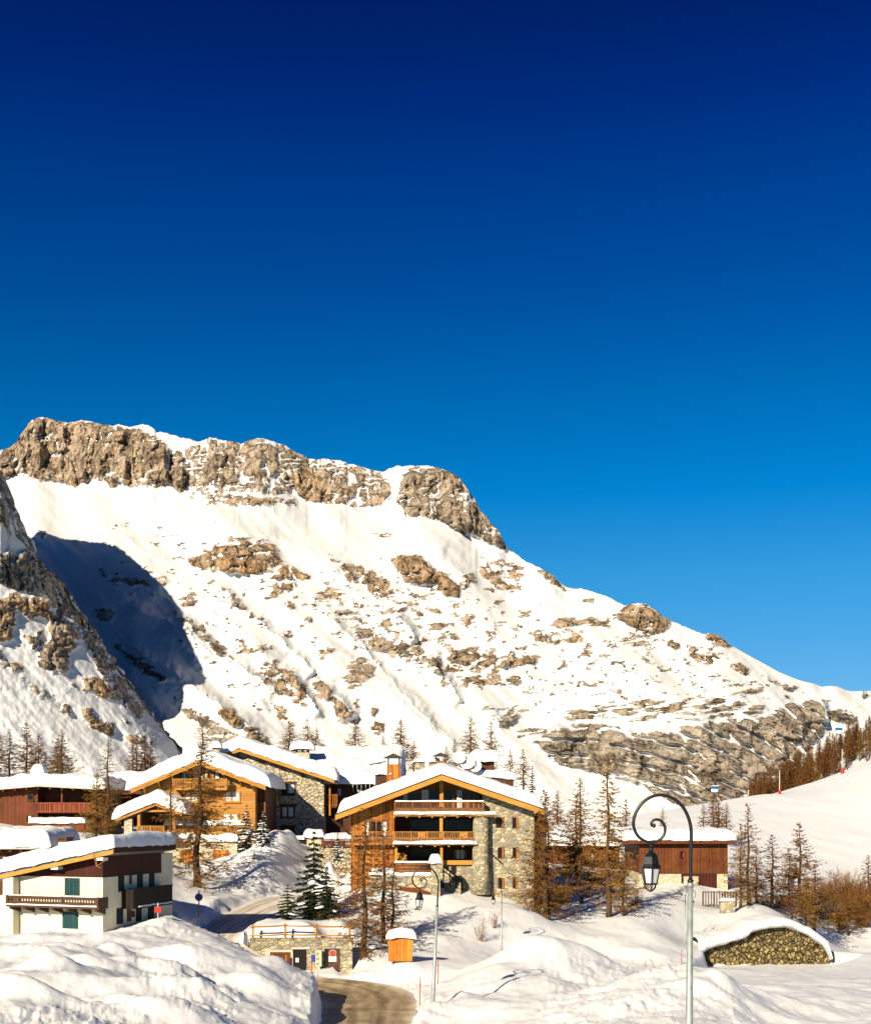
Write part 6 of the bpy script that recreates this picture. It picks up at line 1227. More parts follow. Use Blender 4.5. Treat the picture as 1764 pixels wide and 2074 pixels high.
# ------------------------------------------------------------------ long red house
h = Site('red_house', 'long red brown plank house with a loggia balcony and a thick snowy roof', 'house', *K1(480, 930), 138.0); A = h.root
xl = k1(-600, 0)[0]; xc = k1(480, 0)[0]; xr = k1(1290, 0)[0]; zb = -2.0
pz = k1(490, 340, -1.2); lz = k1(-40, 384, -1.2); rzz = k1(1250, 380, -1.2)
sL = (pz[1]-lz[1])/(pz[0]-lz[0]); sR = (pz[1]-rzz[1])/(rzz[0]-pz[0]); gf = gable_f(pz[0], pz[1], sL, sR); zr = lambda x: float(gf(np.array(x), 0.0))
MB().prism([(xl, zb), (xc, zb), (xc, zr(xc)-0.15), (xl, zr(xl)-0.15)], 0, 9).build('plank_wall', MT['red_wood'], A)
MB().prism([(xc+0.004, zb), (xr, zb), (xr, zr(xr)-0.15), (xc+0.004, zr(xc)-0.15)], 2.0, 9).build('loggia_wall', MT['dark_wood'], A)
m = MB(); m.prism([(xl-1, zr(xl-1)), (pz[0], pz[1]), (xr+0.6, zr(xr+0.6)), (xr+0.6, zr(xr+0.6)-0.14), (pz[0], pz[1]-0.14), (xl-1, zr(xl-1)-0.14)], -1.2, 9.5); roof = m.build('roof', MT['roof_dark'], A)
barge(roof, [(xl-1, zr(xl-1)+0.02), (pz[0], pz[1]+0.02), (xr+0.6, zr(xr+0.6)+0.02)], -1.26, -1.204, 0.16, MT['concrete'], 'eave_board')
snow_cap('snow_cover', roof, xl-0.8, xr+0.7, -1.25, 9.3, lambda X, Y: gf(X, Y)+0.02, 1.25, r=0.6, lump=0.11, seed=85, over=0.05, step=0.24)
for k in range(14): xx = xl+2+k*1.25; MB().box(xx-0.09, xx+0.09, -1.1, 0.1 if xx < xc else 1.9, zr(xx)-0.36, zr(xx)-0.143).build('rafter_end', MT['red_wood'], A)
for (a, b, c_, e) in ((345, 450, 430, 535), (335, 720, 410, 795)): x0, x1, z0, z1 = h.rect(K1(a, b), K1(c_, e)); window(A, x0, x1, z0, z1, -0.003, MT['dark_wood'], 1, [(0.3, 1.0, 1)] if b > 600 else [], 0.10, sill=True)
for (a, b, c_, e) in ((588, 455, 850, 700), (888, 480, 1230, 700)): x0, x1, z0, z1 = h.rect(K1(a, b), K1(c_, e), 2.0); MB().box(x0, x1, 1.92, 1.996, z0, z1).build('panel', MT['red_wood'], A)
x0, x1, z0, z1 = h.rect(K1(480, 560), K1(1240, 680)); b_ = MB().box(x0+0.01, x1, 0.0, 1.99, z0-0.1, z0+0.05).build('balcony', MT['red_wood'], A)
m = MB(); m.box(x0+0.01, x1, -0.06, 0.0, z1-0.1, z1); m.box(x0+0.01, x1, -0.06, 0.0, z0, z0+0.12); n = int((x1-x0)/0.19)
for k in range(n): xx = x0+0.08+(x1-x0-0.1)*k/n; m.box(xx, xx+0.115, -0.09, -0.062, z0-0.12, z1-0.03)
m.build('railing', MT['red_rail'], b_)
x0, x1, z0, z1 = h.rect(K1(780, 380), K1(795, 560)); MB().box(x0, x1, -0.05, 0.06, z0, z1).build('post', MT['red_rail'], A)
x0, x1, z0, z1 = h.rect(K1(378, 822), K1(1070, 930), -2.5); t_ = MB().box(x0, x1, -2.5, -2.2, z0-1.0, z1).build('terrace_parapet', MT['red_wood'], A)
snow_cap('snow_cover', t_, x0-0.1, x1+0.2, -2.75, -0.6, flat_f(z1), 0.6, r=0.4, lump=0.08, seed=87, step=0.18)
x, z = h.q(K1(502, 200), 5.0); c = MB().box(x-0.45, x+0.45, 4.6, 5.4, zr(x), z+0.1).build('chimney', MT['stone'], A); snow_cap('snow_cover', c, x-0.8, x+0.75, 4.2, 5.8, flat_f(z-0.1), 1.1, r=0.6, lump=0.10, seed=88, step=0.12)

h = Site('timber_hut', 'little orange brown hut peeping out behind the golden larch', 'hut', *K1(1560, 540), 150.0); A = h.root
x0 = k1(1380, 0)[0]; x1 = k1(1800, 0)[0]; z1 = k1(0, 300)[1]
MB().box(x0+0.7, x1, 0, 5, -3, z1-0.1).build('wall', MT['barn_wood'], A); r_ = MB().box(x0, x1+0.5, -0.8, 5.4, z1-0.1, z1+0.05).build('roof', MT['roof_dark'], A); snow_cap('snow_cover', r_, x0-0.2, x1+0.5, -0.9, 5.3, flat_f(z1+0.05), 1.2, r=0.5, seed=89, step=0.2)

# ------------------------------------------------------------------ timber chalet with the porch
h = Site('timber_chalet', 'golden timber chalet with a carved gable balcony, a small porch roof and heavy rounded snow', 'chalet', *K2(750, 1420), 134.0); A = h.root
k2 = lambda x, y, d=0.0: h.q(K2(x, y), d)
pk = k2(750, 255, -1.5); le = k2(55, 545, -1.5); re = k2(1442, 515, -1.5); sl = (pk[1]-le[1])/(pk[0]-le[0]); sr = (pk[1]-re[1])/(re[0]-pk[0]); gf = gable_f(pk[0], pk[1], sl, sr); zr = lambda x: float(gf(np.array(x), 0.0))
xl = k2(185, 0)[0]; xr = k2(1336, 0)[0]; zb = -2.5; D1 = 12
MB().prism([(xl, zb), (xr, zb), (xr, zr(xr)-0.22), (pk[0], pk[1]-0.22), (xl, zr(xl)-0.22)], 0, D1-1).build('timber_wall', MT['larch_wood_h'], A)
m = MB(); m.prism([le, pk, (pk[0], pk[1]-0.2), (le[0], le[1]-0.2)], -1.38, D1); m.prism([(pk[0]+0.004, pk[1]), re, (re[0], re[1]-0.2), (pk[0]+0.004, pk[1]-0.2)], -1.38, D1); roof = m.build('roof', MT['roof_dark'], A)
barge(roof, [le, pk, re], -1.5, -1.384, 0.30, MT['larch_wood_h']); barge(roof, [(le[0], le[1]-0.32), (pk[0], pk[1]-0.32), (re[0], re[1]-0.32)], -1.45, -1.384, 0.16, MT['beam'], 'inner_board')
snow_cap('snow_cover', roof, le[0]-0.45, re[0]+0.45, -1.45, D1-0.2, lambda X, Y: gf(X, Y)+0.02, 1.35, r=0.75, lump=0.09, seed=91, over=0.1, step=0.24)
for fx in (190, 340, 480, 635, 750, 1010, 1180, 1310): x, _ = k2(fx, 0, -1.0); z = zr(x)-0.22; MB().box(x-0.13, x+0.13, -1.37, 0.05, z-0.34, z-0.003).prism_x([(-1.0, z-0.345), (0.02, z-0.345), (0.02, z-0.95)], x-0.09, x+0.09).build('purlin', MT['beam'], A)
for (a, b, c_, e, cu) in ((555, 350, 650, 470, [(0.3, 0.8, 0)]), (690, 335, 765, 470, [(0.1, 0.9, 0)]), (800, 345, 880, 470, [(0.2, 0.6, 0)]), (905, 365, 995, 470, [(0.2, 0.7, 0)])):
    x0, x1, z0, z1 = h.rect(K2(a, b), K2(c_, e)); window(A, x0, x1, z0, z1, -0.003, MT['beam'], 2, cu, 0.08)
for (a, b, c_, e, np_, cu) in ((1012, 572, 1182, 686, 2, [(0.05, 0.42, 1), (0.55, 1.0, 1)]), (600, 585, 745, 690, 2, [(0.05, 0.45, 1), (0.6, 0.98, 1)]), (990, 795, 1170, 905, 2, [(0.05, 0.45, 0), (0.6, 0.98, 0)]), (195, 585, 250, 680, 1, [(0.3, 0.9, 1)])):
    x0, x1, z0, z1 = h.rect(K2(a, b), K2(c_, e)); window(A, x0, x1, z0, z1, -0.003, MT['beam'], np_, cu, 0.15, 0.1, True)
x0, x1, z0, z1 = h.rect(K2(490, 445), K2(1040, 552), -1.3); b_ = MB().box(x0, x1+0.05, -1.35, -0.004, z0-0.10, z0+0.06).build('balcony', MT['beam'], A)
railing(b_, x0, x1, -1.3, z0+0.06, z1, MT['larch_wood_h'], 0.17, 0.10, 3, 0.0, ends=1.2)
x0, x1, z0, z1 = h.rect(K2(860, 765), K2(1335, 775)); MB().box(xl, xr, -0.05, -0.003, z0, z1).build('string_board', MT['beam'], A)
x0, x1, z0, z1 = h.rect(K2(130, 922), K2(1215, 990), -1.5); b_ = MB().box(x0, x1, -1.55, -0.004, z0-0.2, z0-0.04).build('balcony', MT['beam'], A)
railing(b_, x0, x1, -1.5, z0-0.03, z1, MT['larch_wood_h'], 0.17, 0.09, 7)
xa = k2(400, 0, -1.5)[0]; snow_cap('rail_snow', b_, xa, x1+0.1, -1.75, -1.15, flat_f(z1), 0.52, r=0.22, lump=0.12, seed=92, step=0.11)
x0, x1, z0, z1 = h.rect(K2(400, 1060), K2(1150, 1110), -2.2); t_ = MB().box(x0, x1, -2.2, -0.004, z0-6, z1-0.3).build('lower_storey', MT['stone_cream'], A)
snow_cap('snow_cover', t_, x0-0.2, x1+0.2, -2.5, -0.4, flat_f(z1-0.3), 0.75, r=0.4, lump=0.16, seed=93, step=0.16)
for (a, b, c_, e) in ((490, 1355, 625, 1440), (760, 1330, 870, 1440), (900, 1180, 1060, 1300), (560, 1180, 700, 1300)): x0, x1, z0, z1 = h.rect(K2(a, b), K2(c_, e), -2.2); MB().box(x0, x1, -2.28, -2.204, z0, z1).build('panel', MT['larch_wood'], A)
sw = MB(); x1 = k2(1440, 0, 1.8)[0]; sw.box(xr, x1, 1.5, D1-1.2, zb, zr(x1)-0.24); sw.build('side_wing', MT['dark_wood'], A); railing(A, xr+0.05, x1, 1.35, k2(0, 790, 1.3)[1], k2(0, 690, 1.3)[1], MT['rail_dark'], 0.15, 0.09, 1)
# porch
PD = -5.0
pp = k2(312, 690, PD); pl = h.q(Z1(884, 834), PD); pr = k2(580, 795, PD); sl2 = (pp[1]-pl[1])/(pp[0]-pl[0]); sr2 = (pp[1]-pr[1])/(pr[0]-pp[0]); gf2 = gable_f(pp[0], pp[1], sl2, sr2)
m = MB(); m.prism([pl, pp, (pp[0], pp[1]-0.16), (pl[0], pl[1]-0.16)], PD+0.1, -0.1); m.prism([(pp[0]+0.004, pp[1]), pr, (pr[0], pr[1]-0.16), (pp[0]+0.004, pp[1]-0.16)], PD+0.1, -0.1); pr_ = m.build('porch', MT['roof_dark'], A)
barge(pr_, [pl, pp, pr], PD, PD+0.096, 0.34, MT['larch_wood_h'])
snow_cap('snow_cover', pr_, pl[0]-0.3, pr[0]+0.35, PD-0.05, -0.2, lambda X, Y: gf2(X, Y)+0.02, 1.25, r=0.7, lump=0.10, seed=94, over=0.1, step=0.18)
m = MB(); zf = k2(0, 990, PD+0.4)[1]
for fx in (140, 500): x = k2(fx, 0, PD+0.4)[0]; m.box(x-0.14, x+0.14, PD+0.3, PD+0.58, zf, float(gf2(np.array(x), 0))-0.17)
m.bar((k2(120, 0, PD+0.4)[0], PD+0.44, k2(0, 778, PD+0.4)[1]), (k2(560, 0, PD+0.4)[0], PD+0.44, k2(0, 775, PD+0.4)[1]), 0.2); m.build('porch_frame', MT['larch_wood_h'], pr_)
x0, x1, z0, z1 = h.rect(K2(128, 930), K2(398, 990), PD+0.4); railing(pr_, x0, x1, PD+0.3, z0, z1, MT['larch_wood_h'], 0.17, 0.09, 2); MB().box(x0-0.3, x1+0.6, PD+0.25, -0.01, z0-0.3, z0-0.06).build('porch_floor', MT['beam'], pr_)
x0, x1, z0, z1 = h.rect(Z1(952, 838), Z1(1012, 1010), PD+0.6); MB().box(x0, x1, PD+0.4, PD+1.0, z0-1.5, z1).build('stone_pier', MT['stone_cream'], pr_)
MB().box(k2(170, 0, -0.3)[0], k2(490, 0, -0.3)[0], -0.12, -0.004, zf, k2(0, 800, -0.3)[1]).build('porch_shade_panel', MT['dark_wood'], pr_)  # dark panel stands in for the shade inside the porch
x, z = h.q(K2(690, 190), 6.0); c = MB().box(x-0.5, x+0.5, 5.5, 6.5, zr(x), z+0.3).build('chimney', MT['stone'], A); snow_cap('snow_cover', c, x-0.95, x+1.0, 5.1, 6.9, flat_f(z-0.15), 1.35, r=0.6, lump=0.12, seed=95, step=0.12)
x, z = h.q(K2(940, 110), 10.0); c = MB().box(x-0.4, x+0.4, 9.6, 10.4, zr(x), z).build('chimney', MT['stone'], A); snow_cap('snow_cover', c, x-0.6, x+0.6, 9.3, 10.7, flat_f(z-0.2), 0.8, r=0.5, lump=0.1, seed=96, step=0.12)

# ------------------------------------------------------------------ stone house behind, with its cross wing
h = Site('stone_house', 'tall house of pale rubble stone half in shade, with a wide rolling snow roof', 'house', *Z2(740, 1100), 147.0); A = h.root
q2 = lambda x, y, d=0.0: h.q(Z2(x, y), d); k3 = lambda x, y, d=0.0: h.q(K3(x, y), d)
pk = q2(320, 297, -1.3); re = q2(1042, 538, -1.3); sr = (pk[1]-re[1])/(re[0]-pk[0]); le = (pk[0]-5.5, pk[1]-5.5*sr); gf = gable_f(pk[0], pk[1], sr, sr); zr = lambda x: float(gf(np.array(x), 0.0))
xr = q2(962, 0)[0]; xl = pk[0]-4.8; zb = -3.5; D1 = 15
MB().prism([(xl, zb), (xr, zb), (xr, zr(xr)-0.22), (pk[0], pk[1]-0.22), (xl, zr(xl)-0.22)], 0, D1-1).build('stone_wall', MT['stone_pale'], A)
m = MB(); m.prism([le, pk, (pk[0], pk[1]-0.2), (le[0], le[1]-0.2)], -1.18, D1); m.prism([(pk[0]+0.004, pk[1]), re, (re[0], re[1]-0.2), (pk[0]+0.004, pk[1]-0.2)], -1.18, D1); roof = m.build('roof', MT['roof_dark'], A)
barge(roof, [le, pk, re], -1.3, -1.184, 0.42, MT['beam'])
snow_cap('snow_cover', roof, le[0]-0.2, re[0]+0.3, -1.35, D1-0.3, lambda X, Y: gf(X, Y)+0.02, 1.35, r=0.8, lump=0.14, seed=101, over=0.1, step=0.26)
for fx in (470, 640, 790, 940): x, _ = q2(fx, 0, -1.0); z = zr(x)-0.22; MB().prism_x([(-1.1, z-0.005), (0.02, z-0.005), (0.02, z-0.75), (-1.1, z-0.30)], x-0.13, x+0.13).build('bracket', MT['dark_wood'], A)
for (a, b, c_, e, cu) in ((635, 568, 745, 660, [(0.42, 1.0, 0)]), (632, 742, 742, 830, [(0.05, 0.42, 1), (0.55, 0.95, 1)]), (628, 905, 740, 985, [])):
    x0, x1, z0, z1 = h.rect(Z2(a, b), Z2(c_, e)); window(A, x0, x1, z0, z1, -0.003, MT['dark_wood'], 2, cu, 0.13, 0.08, True)
    MB().box(x0-0.15, x1+0.15, -0.07, -0.003, z1+0.006, z1+0.22).build('lintel', MT['dark_wood'], A)
# cross wing: ridge runs left to right behind
ey = 3.0; e0 = k3(720, 755, ey-1.0); e1 = k3(1850, 755, ey-1.0); ri = k3(1000, 330, 12.0); sw_ = (ri[1]-e0[1])/(12.0-(ey-1.0)); wf = lambda X, Y: np.minimum(e0[1]+(Y-(ey-1.0))*sw_, e0[1]+(12.0-ey+1.0)*sw_-(Y-12.0)*sw_)+0*X
xw0 = k3(700, 0, ey)[0]; xw1 = e1[0]-0.5
MB().box(xr+0.004, xw1, ey, 19.0, zb, e0[1]-0.04).build('wing_wall', MT['dark_wood'], A)
m = MB(); m.prism_x([(ey-1.0, e0[1]), (12.0, e0[1]+(13.0-ey)*sw_), (21.0, e0[1]+(13.0-ey)*sw_-9*sw_), (21.0, e0[1]+(13.0-ey)*sw_-9*sw_-0.16), (12.0, e0[1]+(13.0-ey)*sw_-0.16), (ey-1.0, e0[1]-0.16)], re[0]-3.0, e1[0]); roof2 = m.build('wing_roof', MT['roof_dark'], A)
snow_cap('snow_cover', roof2, re[0]-4.2, e1[0]+0.1, ey-1.3, 20.8, lambda X, Y: wf(X, Y)+0.02-0.0*X, 1.05, r=0.6, lump=0.22, seed=102, over=0.05, step=0.3)
for k in range(16): xx = re[0]+1.4+k*0.33+0.2*math.sin(k*2.1); L_ = 0.3+0.75*abs(math.sin(k*1.7)); MB().lathe([(0.035, e0[1]-0.02), (0.022, e0[1]-L_*0.5), (0.004, e0[1]-L_)][::-1], xx, ey-1.15, 5).build('icicle', MT['white'], roof2)
for (a, b, c_, e) in ((888, 830, 962, 960), (1180, 832, 1280, 930)): x0, x1, z0, z1 = h.rect(K3(a, b), K3(c_, e), ey); window(A, x0, x1, z0, z1, ey-0.003, MT['dark_wood'], 2, [(0.05, 0.42, 1), (0.58, 0.95, 1)], 0.09)
x0, x1, z0, z1 = h.rect(K3(722, 925), K3(884, 1095), 0.9); railing(A, x0, x1, 0.9, z0, z1, MT['larch_wood'], 0.2, 0.1, 1, 0.0, ends=2.0); MB().box(x0, x1, 0.85, ey-0.01, z0-0.25, z0-0.06).build('balcony', MT['dark_wood'], A)
x0, x1, z0, z1 = h.rect(K3(770, 790), K3(795, 1240), 0.8); MB().box(x0, x1, 0.72, 0.84, z0, z1).build('post', MT['larch_wood'], A)
x, z = h.q(K3(380, 310), 6.0); zt = h.q(K3(380, 262), 6.0)[1]; c = MB().box(x-0.85, x+0.85, 5.4, 6.6, zr(x), zt-0.35).build('chimney', MT['stone_cream'], A)
m = MB()
for a in (-0.8, -0.1, 0.6): m.box(x+a, x+a+0.18, 5.5, 6.5, zt-0.346, zt-0.05)
m.prism([(x-1.35, zt-0.16), (x-0.6, zt+0.12), (x+0.6, zt+0.12), (x+1.3, zt-0.16), (x+0.6, zt+0.02), (x-0.6, zt+0.02)], 5.2, 6.8); m.build('chimney_cap', MT['brown_rail'], c); snow_cap('snow_cover', c, x-1.5, x+1.5, 4.9, 7.1, lambda X, Y: zt+0.12-np.abs(X-x)*0.1, 1.05, r=0.8, lump=0.1, seed=103, step=0.14)
# stone base with black panels that stand in for the shade in its openings
x0, x1, z0, z1 = h.rect(Z2(600, 995), Z2(838, 1300), -8.0); t_ = MB().box(x0-1, x1, -8.0, -0.004, z0-2, z1).build('lower_storey', MT['stone_pale'], A); snow_cap('snow_cover', t_, x0-0.9, x1+0.1, -8.2, -0.4, flat_f(z1), 0.35, r=0.35, lump=0.05, seed=104, step=0.22)
for (a, b, c_, e) in ((680, 1000, 832, 1060), (640, 1135, 835, 1290)): xa, xb, za, zc_ = h.rect(Z2(a, b), Z2(c_, e), -8.0); MB().box(xa, xb, -8.06, -8.004, za, zc_).build('garage_door', MT['black'], A)
x0, x1, z0, z1 = h.rect(K3(440, 1560), K3(680, 1760), -9.0); t_ = MB().box(x0, x1, -9.0, -7.6, z0-3, z1).build('stone_pier', MT['stone_cream'], A); snow_cap('snow_cover', t_, x0-0.4, x1+0.15, -9.4, -7.3, flat_f(z1), 0.85, r=0.5, lump=0.12, seed=105, step=0.13)

# fence between the two big houses
fz = Site('terrace_railing', 'red brown picket railing on the snowy terrace between the stone house and the large chalet', 'railing', *K3(880, 1700), 130.0)
h = fz; A = fz.root; x0, x1, z0, z1 = h.rect(K3(668, 1585), K3(1100, 1700)); railing(A, x0, x1, 0.0, z0, z1, MT['red_wood'], 0.16, 0.09, 3, name='railing')
m = MB().box(x0-0.3, x1+0.4, 0.3, 6.0, z0-3.5, z0+0.2).build('terrace', MT['stone_pale'], A); snow_cap('snow_cover', m, x0, x1+0.4, 0.3, 6.0, flat_f(z0+0.2), 1.1, r=0.6, lump=0.1, seed=106, step=0.25)

# ------------------------------------------------------------------ barn and the long low house on the right
h = Site('barn', 'red brown plank barn on a cream stone base with flat thick snow on top', 'barn', *Z4(1190, 1100), 150.0); A = h.root
q4 = lambda x, y, d=0.0: h.q(Z4(x, y), d)
xl = q4(852, 0)[0]; xr = q4(1526, 0)[0]; zt = q4(0, 770)[1]; zm = q4(0, 1002)[1]; DB = h.qx(Z4(690, 900), xl)[0]; DB = min(max(DB, 6), 11)
MB().box(xl, xr, 0, DB, zm, zt).build('plank_wall', MT['barn_wood'], A); MB().box(xl-0.02, xr+0.02, 0.06, DB, -2.5, zm-0.004).build('stone_base', MT['stone_cream'], A)
MB().box(xl-0.05, xr+0.05, -0.08, -0.003, zm-0.05, zm+0.06).build('sill_board', MT['brown_rail'], A)
x0 = q4(790, 0, -0.9)[0]; x1 = q4(1576, 0, -0.9)[0]; z0 = q4(0, 778, -0.9)[1]; z1 = q4(0, 748, -0.9)[1]
r_ = MB().box(x0-0.8, x1, -0.9, DB+0.8, z0+0.05, z1).build('roof', MT['roof_dark'], A); MB().box(x0-0.8, x1, -0.96, -0.904, z0, z1+0.02).build('eave_board', MT['red_wood'], r_); MB().box(x0-0.86, x0-0.804, -0.9, DB+0.8, z0, z1+0.02).build('eave_board', MT['red_wood'], r_)
snow_cap('snow_cover', r_, x0-0.9, x1+0.2, -1.0, DB+0.9, lambda X, Y: z1+0.0*X+0.02*(Y), 1.15, r=0.7, lump=0.05, seed=111, over=0.05, step=0.22)
x0, x1, za, zc = h.rect(Z4(1163, 838), Z4(1194, 890)); window(A, x0, x1, za, zc, -0.003, MT['black_wood'], 1, [], 0.06); MB().box((x0+x1)/2+0.05, x1-0.02, -0.10, -0.075, za+0.1, zc-0.15).build('shutter', MT['red'], A)
x0, x1, za, zc = h.rect(Z4(1303, 1006), Z4(1442, 1120)); MB().box(x0, x1, -0.03, 0.055, za-0.5, zc).build('door', MT['maroon'], A)
x0, x1, za, zc = h.rect(Z4(1172, 1004), Z4(1308, 1120)); m = MB(); m.box(x0, x0+0.22, -0.05, 0.055, za-0.5, zc); m.box(x0+0.225, x1, -0.05, 0.055, zc-0.3, zc); m.build('door_frame', MT['maroon'], A)
h = Site('low_house', 'long low brown house hidden behind the larches left of the barn', 'house', *Z4(500, 1020), 166.0); A = h.root
xl = q4(150, 0)[0]; xr = q4(700, 0)[0]; zt = q4(0, 790)[1]
MB().box(xl, xr, 0, 8, -3, zt).build('wall', MT['barn_wood'], A)
m = MB(); m.prism_x([(-1.0, zt+0.004), (5, zt+1.2), (10, zt+0.2), (10, zt+0.05), (5, zt+1.05), (-1.0, zt-0.15)], xl-0.6, xr+0.6); r_ = m.build('roof', MT['red_wood'], A); snow_cap('snow_cover', r_, xl-0.7, xr+0.7, -1.1, 9.9, lambda X, Y: np.where(Y < 5, zt+1.2-(5-Y)*0.2, zt+1.2-(Y-5)*0.2)+0.01, 1.2, r=0.6, lump=0.12, seed=112, step=0.28)
for (a, b) in ((480, 855), (330, 850), (610, 880), (220, 860)): x0, x1, za, zc = h.rect(Z4(a, b), Z4(a+26, b+48)); window(A, x0, x1, za, zc, -0.003, MT['dark_wood'], 1, [(0.0, 1.0, 1)] if a in (480,) else [], 0.07)
m = MB().box(q4(430, 0)[0], q4(690, 0)[0], -0.06, -0.003, q4(0, 985)[1], q4(0, 905)[1]); m.build('dark_opening', MT['black_wood'], A)

# ------------------------------------------------------------------ lower garage with doors, mailboxes and notices
h = Site('stone_garage', 'low garage front of grey and tan stone set into the snowy bank beside the road', 'garage', *K5(560, 660), GARAGE_Y); A = h.root
k5 = lambda x, y, d=0.0: h.q(K5(x, y), d)
x0, x1, z0, z1 = h.rect(K5(58, 308), K5(1112, 700)); MB().box(x0, x1, 0, 0.9, z0-1.5, z1).build('stone_wall', MT['stone'], A)
MB().box(x0-0.03, x1+0.05, -0.06, 0.95, z1+0.003, z1+0.10).build('coping', MT['stone'], A)
a0, a1, b0, b1 = h.rect(K5(215, 408), K5(500, 432)); MB().box(a0, a1, -0.05, -0.003, b0, b1).build('lintel', MT['concrete'], A)
for (a, c_) in ((218, 268), (480, 502)): a0, a1, b0, b1 = h.rect(K5(a, 432), K5(c_, 700)); MB().box(a0, a1, -0.05, -0.003, b0-1, b1-0.004).build('door_jamb', MT['concrete'], A)
a0, a1, b0, b1 = h.rect(K5(268, 420), K5(482, 690)); MB().box(a0+0.004, a1-0.004, -0.03, -0.002, b0-1, b1-0.1).build('garage_door', MT['barn_wood'], A)
a0, a1, b0, b1 = h.rect(K5(502, 402), K5(640, 700)); d_ = MB().box(a0, a1, -0.03, -0.003, b0-1, b1).build('door', MT['black'], A); e0_, e1_, f0, f1 = h.rect(K5(530, 492), K5(562, 536)); MB().box(e0_, e1_, -0.05, -0.033, f0, f1).build('notice', MT['white'], d_)
m = MB(); m.box(a0-0.05, a1+0.3, -0.10, -0.003, b1+0.004, b1+0.16); m.build('lintel', MT['concrete'], A)
a0, a1, b0, b1 = h.rect(K5(826, 397), K5(983, 620)); d_ = MB().box(a0, a1, -0.06, -0.003, b0-1, b1).build('door', MT['brown_rail'], A); MB().box(a0, a0+0.28, -0.072, -0.062, b0-1, b1-0.02).build('door_side', MT['black'], d_)
xc, zc = k5(910, 446, -0.1)
def disc(name, parent, x, y, z, r, mat, r0=0.0, t=0.012):
    m = MB(); n = 24; vs = []
    for k in range(n): a = 2*math.pi*k/n; vs.append((x+r*math.cos(a), z+r*math.sin(a)))
    m.prism(vs, y-t, y); return m.build(name, mat, parent)
sg = disc('no_parking_sign', d_, xc, -0.078, zc, 0.27, MT['white']); disc('sign_ring', sg, xc, -0.092, zc, 0.245, MT['red']); disc('sign_field', sg, xc, -0.106, zc, 0.15, MT['orange_red'])
m = MB(); m.bar((xc-0.11, -0.122, zc+0.11), (xc+0.11, -0.122, zc-0.11), 0.05, 0.01); m.build('sign_bar', MT['red'], sg)
for (a, c_) in ((870, 907), (911, 949)): e0_, e1_, f0, f1 = h.rect(K5(a, 475), K5(c_, 531), -0.08); MB().box(e0_, e1_, -0.085, -0.073, f0, f1).build('notice', MT['white'], d_)
mb = thing('mailbox_unit', 'cream bank of three mailboxes between the two garage doors', 'mailbox', (0, 0, 0)); a0, a1, b0, b1 = h.rect(K5(733, 416), K5(797, 582), -0.5)
mb.location = h.o+Vector((a0, -0.5, b0)); w_, hh = a1-a0, b1-b0
MB().box(0, w_, 0, 0.35, 0, hh).build('case', MT['mail'], mb, 0.03)
for k in range(3):
    z_ = hh*(0.05+0.31*k); d2 = MB().box(w_*0.06, w_*0.70, -0.03, -0.003, z_, z_+hh*0.26).build('mailbox_door', MT['mail'], mb); MB().box(w_*0.14, w_*0.62, -0.042, -0.032, z_+hh*0.15, z_+hh*0.20).build('slot', MT['black'], d2); MB().box(w_*0.14, w_*0.5, -0.042, -0.032, z_+hh*0.04, z_+hh*0.10).build('name_plate', MT['brown_rail'], d2)
m = MB(); m.box(w_*0.3, w_*0.7, 0.1, 0.3, -1.6, -0.004); m.build('stand', MT['concrete'], mb)
for (px, y0_, y1_, mt_, lb) in ((294, 452, 600, 'orange_red', 'orange snow stake leaning before the brown garage door, left of its pair'), (434, 458, 640, 'rail', 'weathered wooden stake before the brown garage door, right of its pair')):
    x, z1_ = k5(px, y0_, -0.6); z0_ = k5(px, y1_, -0.6)[1]; o = MB(); o.lathe([(0.085, z0_-0.8), (0.085, z1_-0.08), (0.06, z1_)], x, -0.6, 10); t_ = o.build('stake', MT[mt_]); t_.location = h.o; props(t_, lb, 'stake')
t_ = thing('road_sign', 'rusty post with a small blue plate standing before the garage', 'sign', h.o+Vector((k5(694, 0, -2.2)[0], -2.2, k5(0, 705, -2.2)[1]))); zz = k5(0, 460, -2.2)[1]-k5(0, 705, -2.2)[1]
m = MB(); m.tube([(0, 0, -1.2), (0, 0, zz)], 0.045, 8); m.box(-0.075, 0.11, -0.06, 0.06, -0.1, zz*0.28); m.build('post', MT['orange_red'], t_); MB().box(-0.02, 0.30, -0.07, -0.048, zz*0.70, zz*1.0).build('plate', MT['blue'], t_)
# rail fence on the garage
f_ = thing('wooden_fence', 'rustic two rail fence of round poles along the top of the stone garage', 'fence', h.o+Vector((0, 0.3, 0)))
pts = [(90, 158, 300), (422, 146, 300), (740, 150, 285), (1082, 158, 262)]
P_ = [(k5(a, b, 0.3)[0], k5(a, b, 0.3)[1], k5(a, c_, 0.3)[1]) for a, b, c_ in pts]
for (x, zt_, zb_) in P_: o = MB(); o.tube([(x, 0, zb_-0.6), (x, 0, zt_+0.05)], 0.085, 8); o.build('post', MT['larch_wood_h'], f_)
for (p_, n_) in zip(P_[:-1], P_[1:]):
    for dz in (-0.10, -0.78):
        o = MB(); o.tube([(p_[0]-0.22, -0.12, p_[1]+dz), ((p_[0]+n_[0])/2, -0.125, (p_[1]+n_[1])/2+dz-0.02), (n_[0]+0.22, -0.12, n_[1]+dz+0.03)], 0.06, 8); o.build('rail', MT['larch_wood_h'], f_)

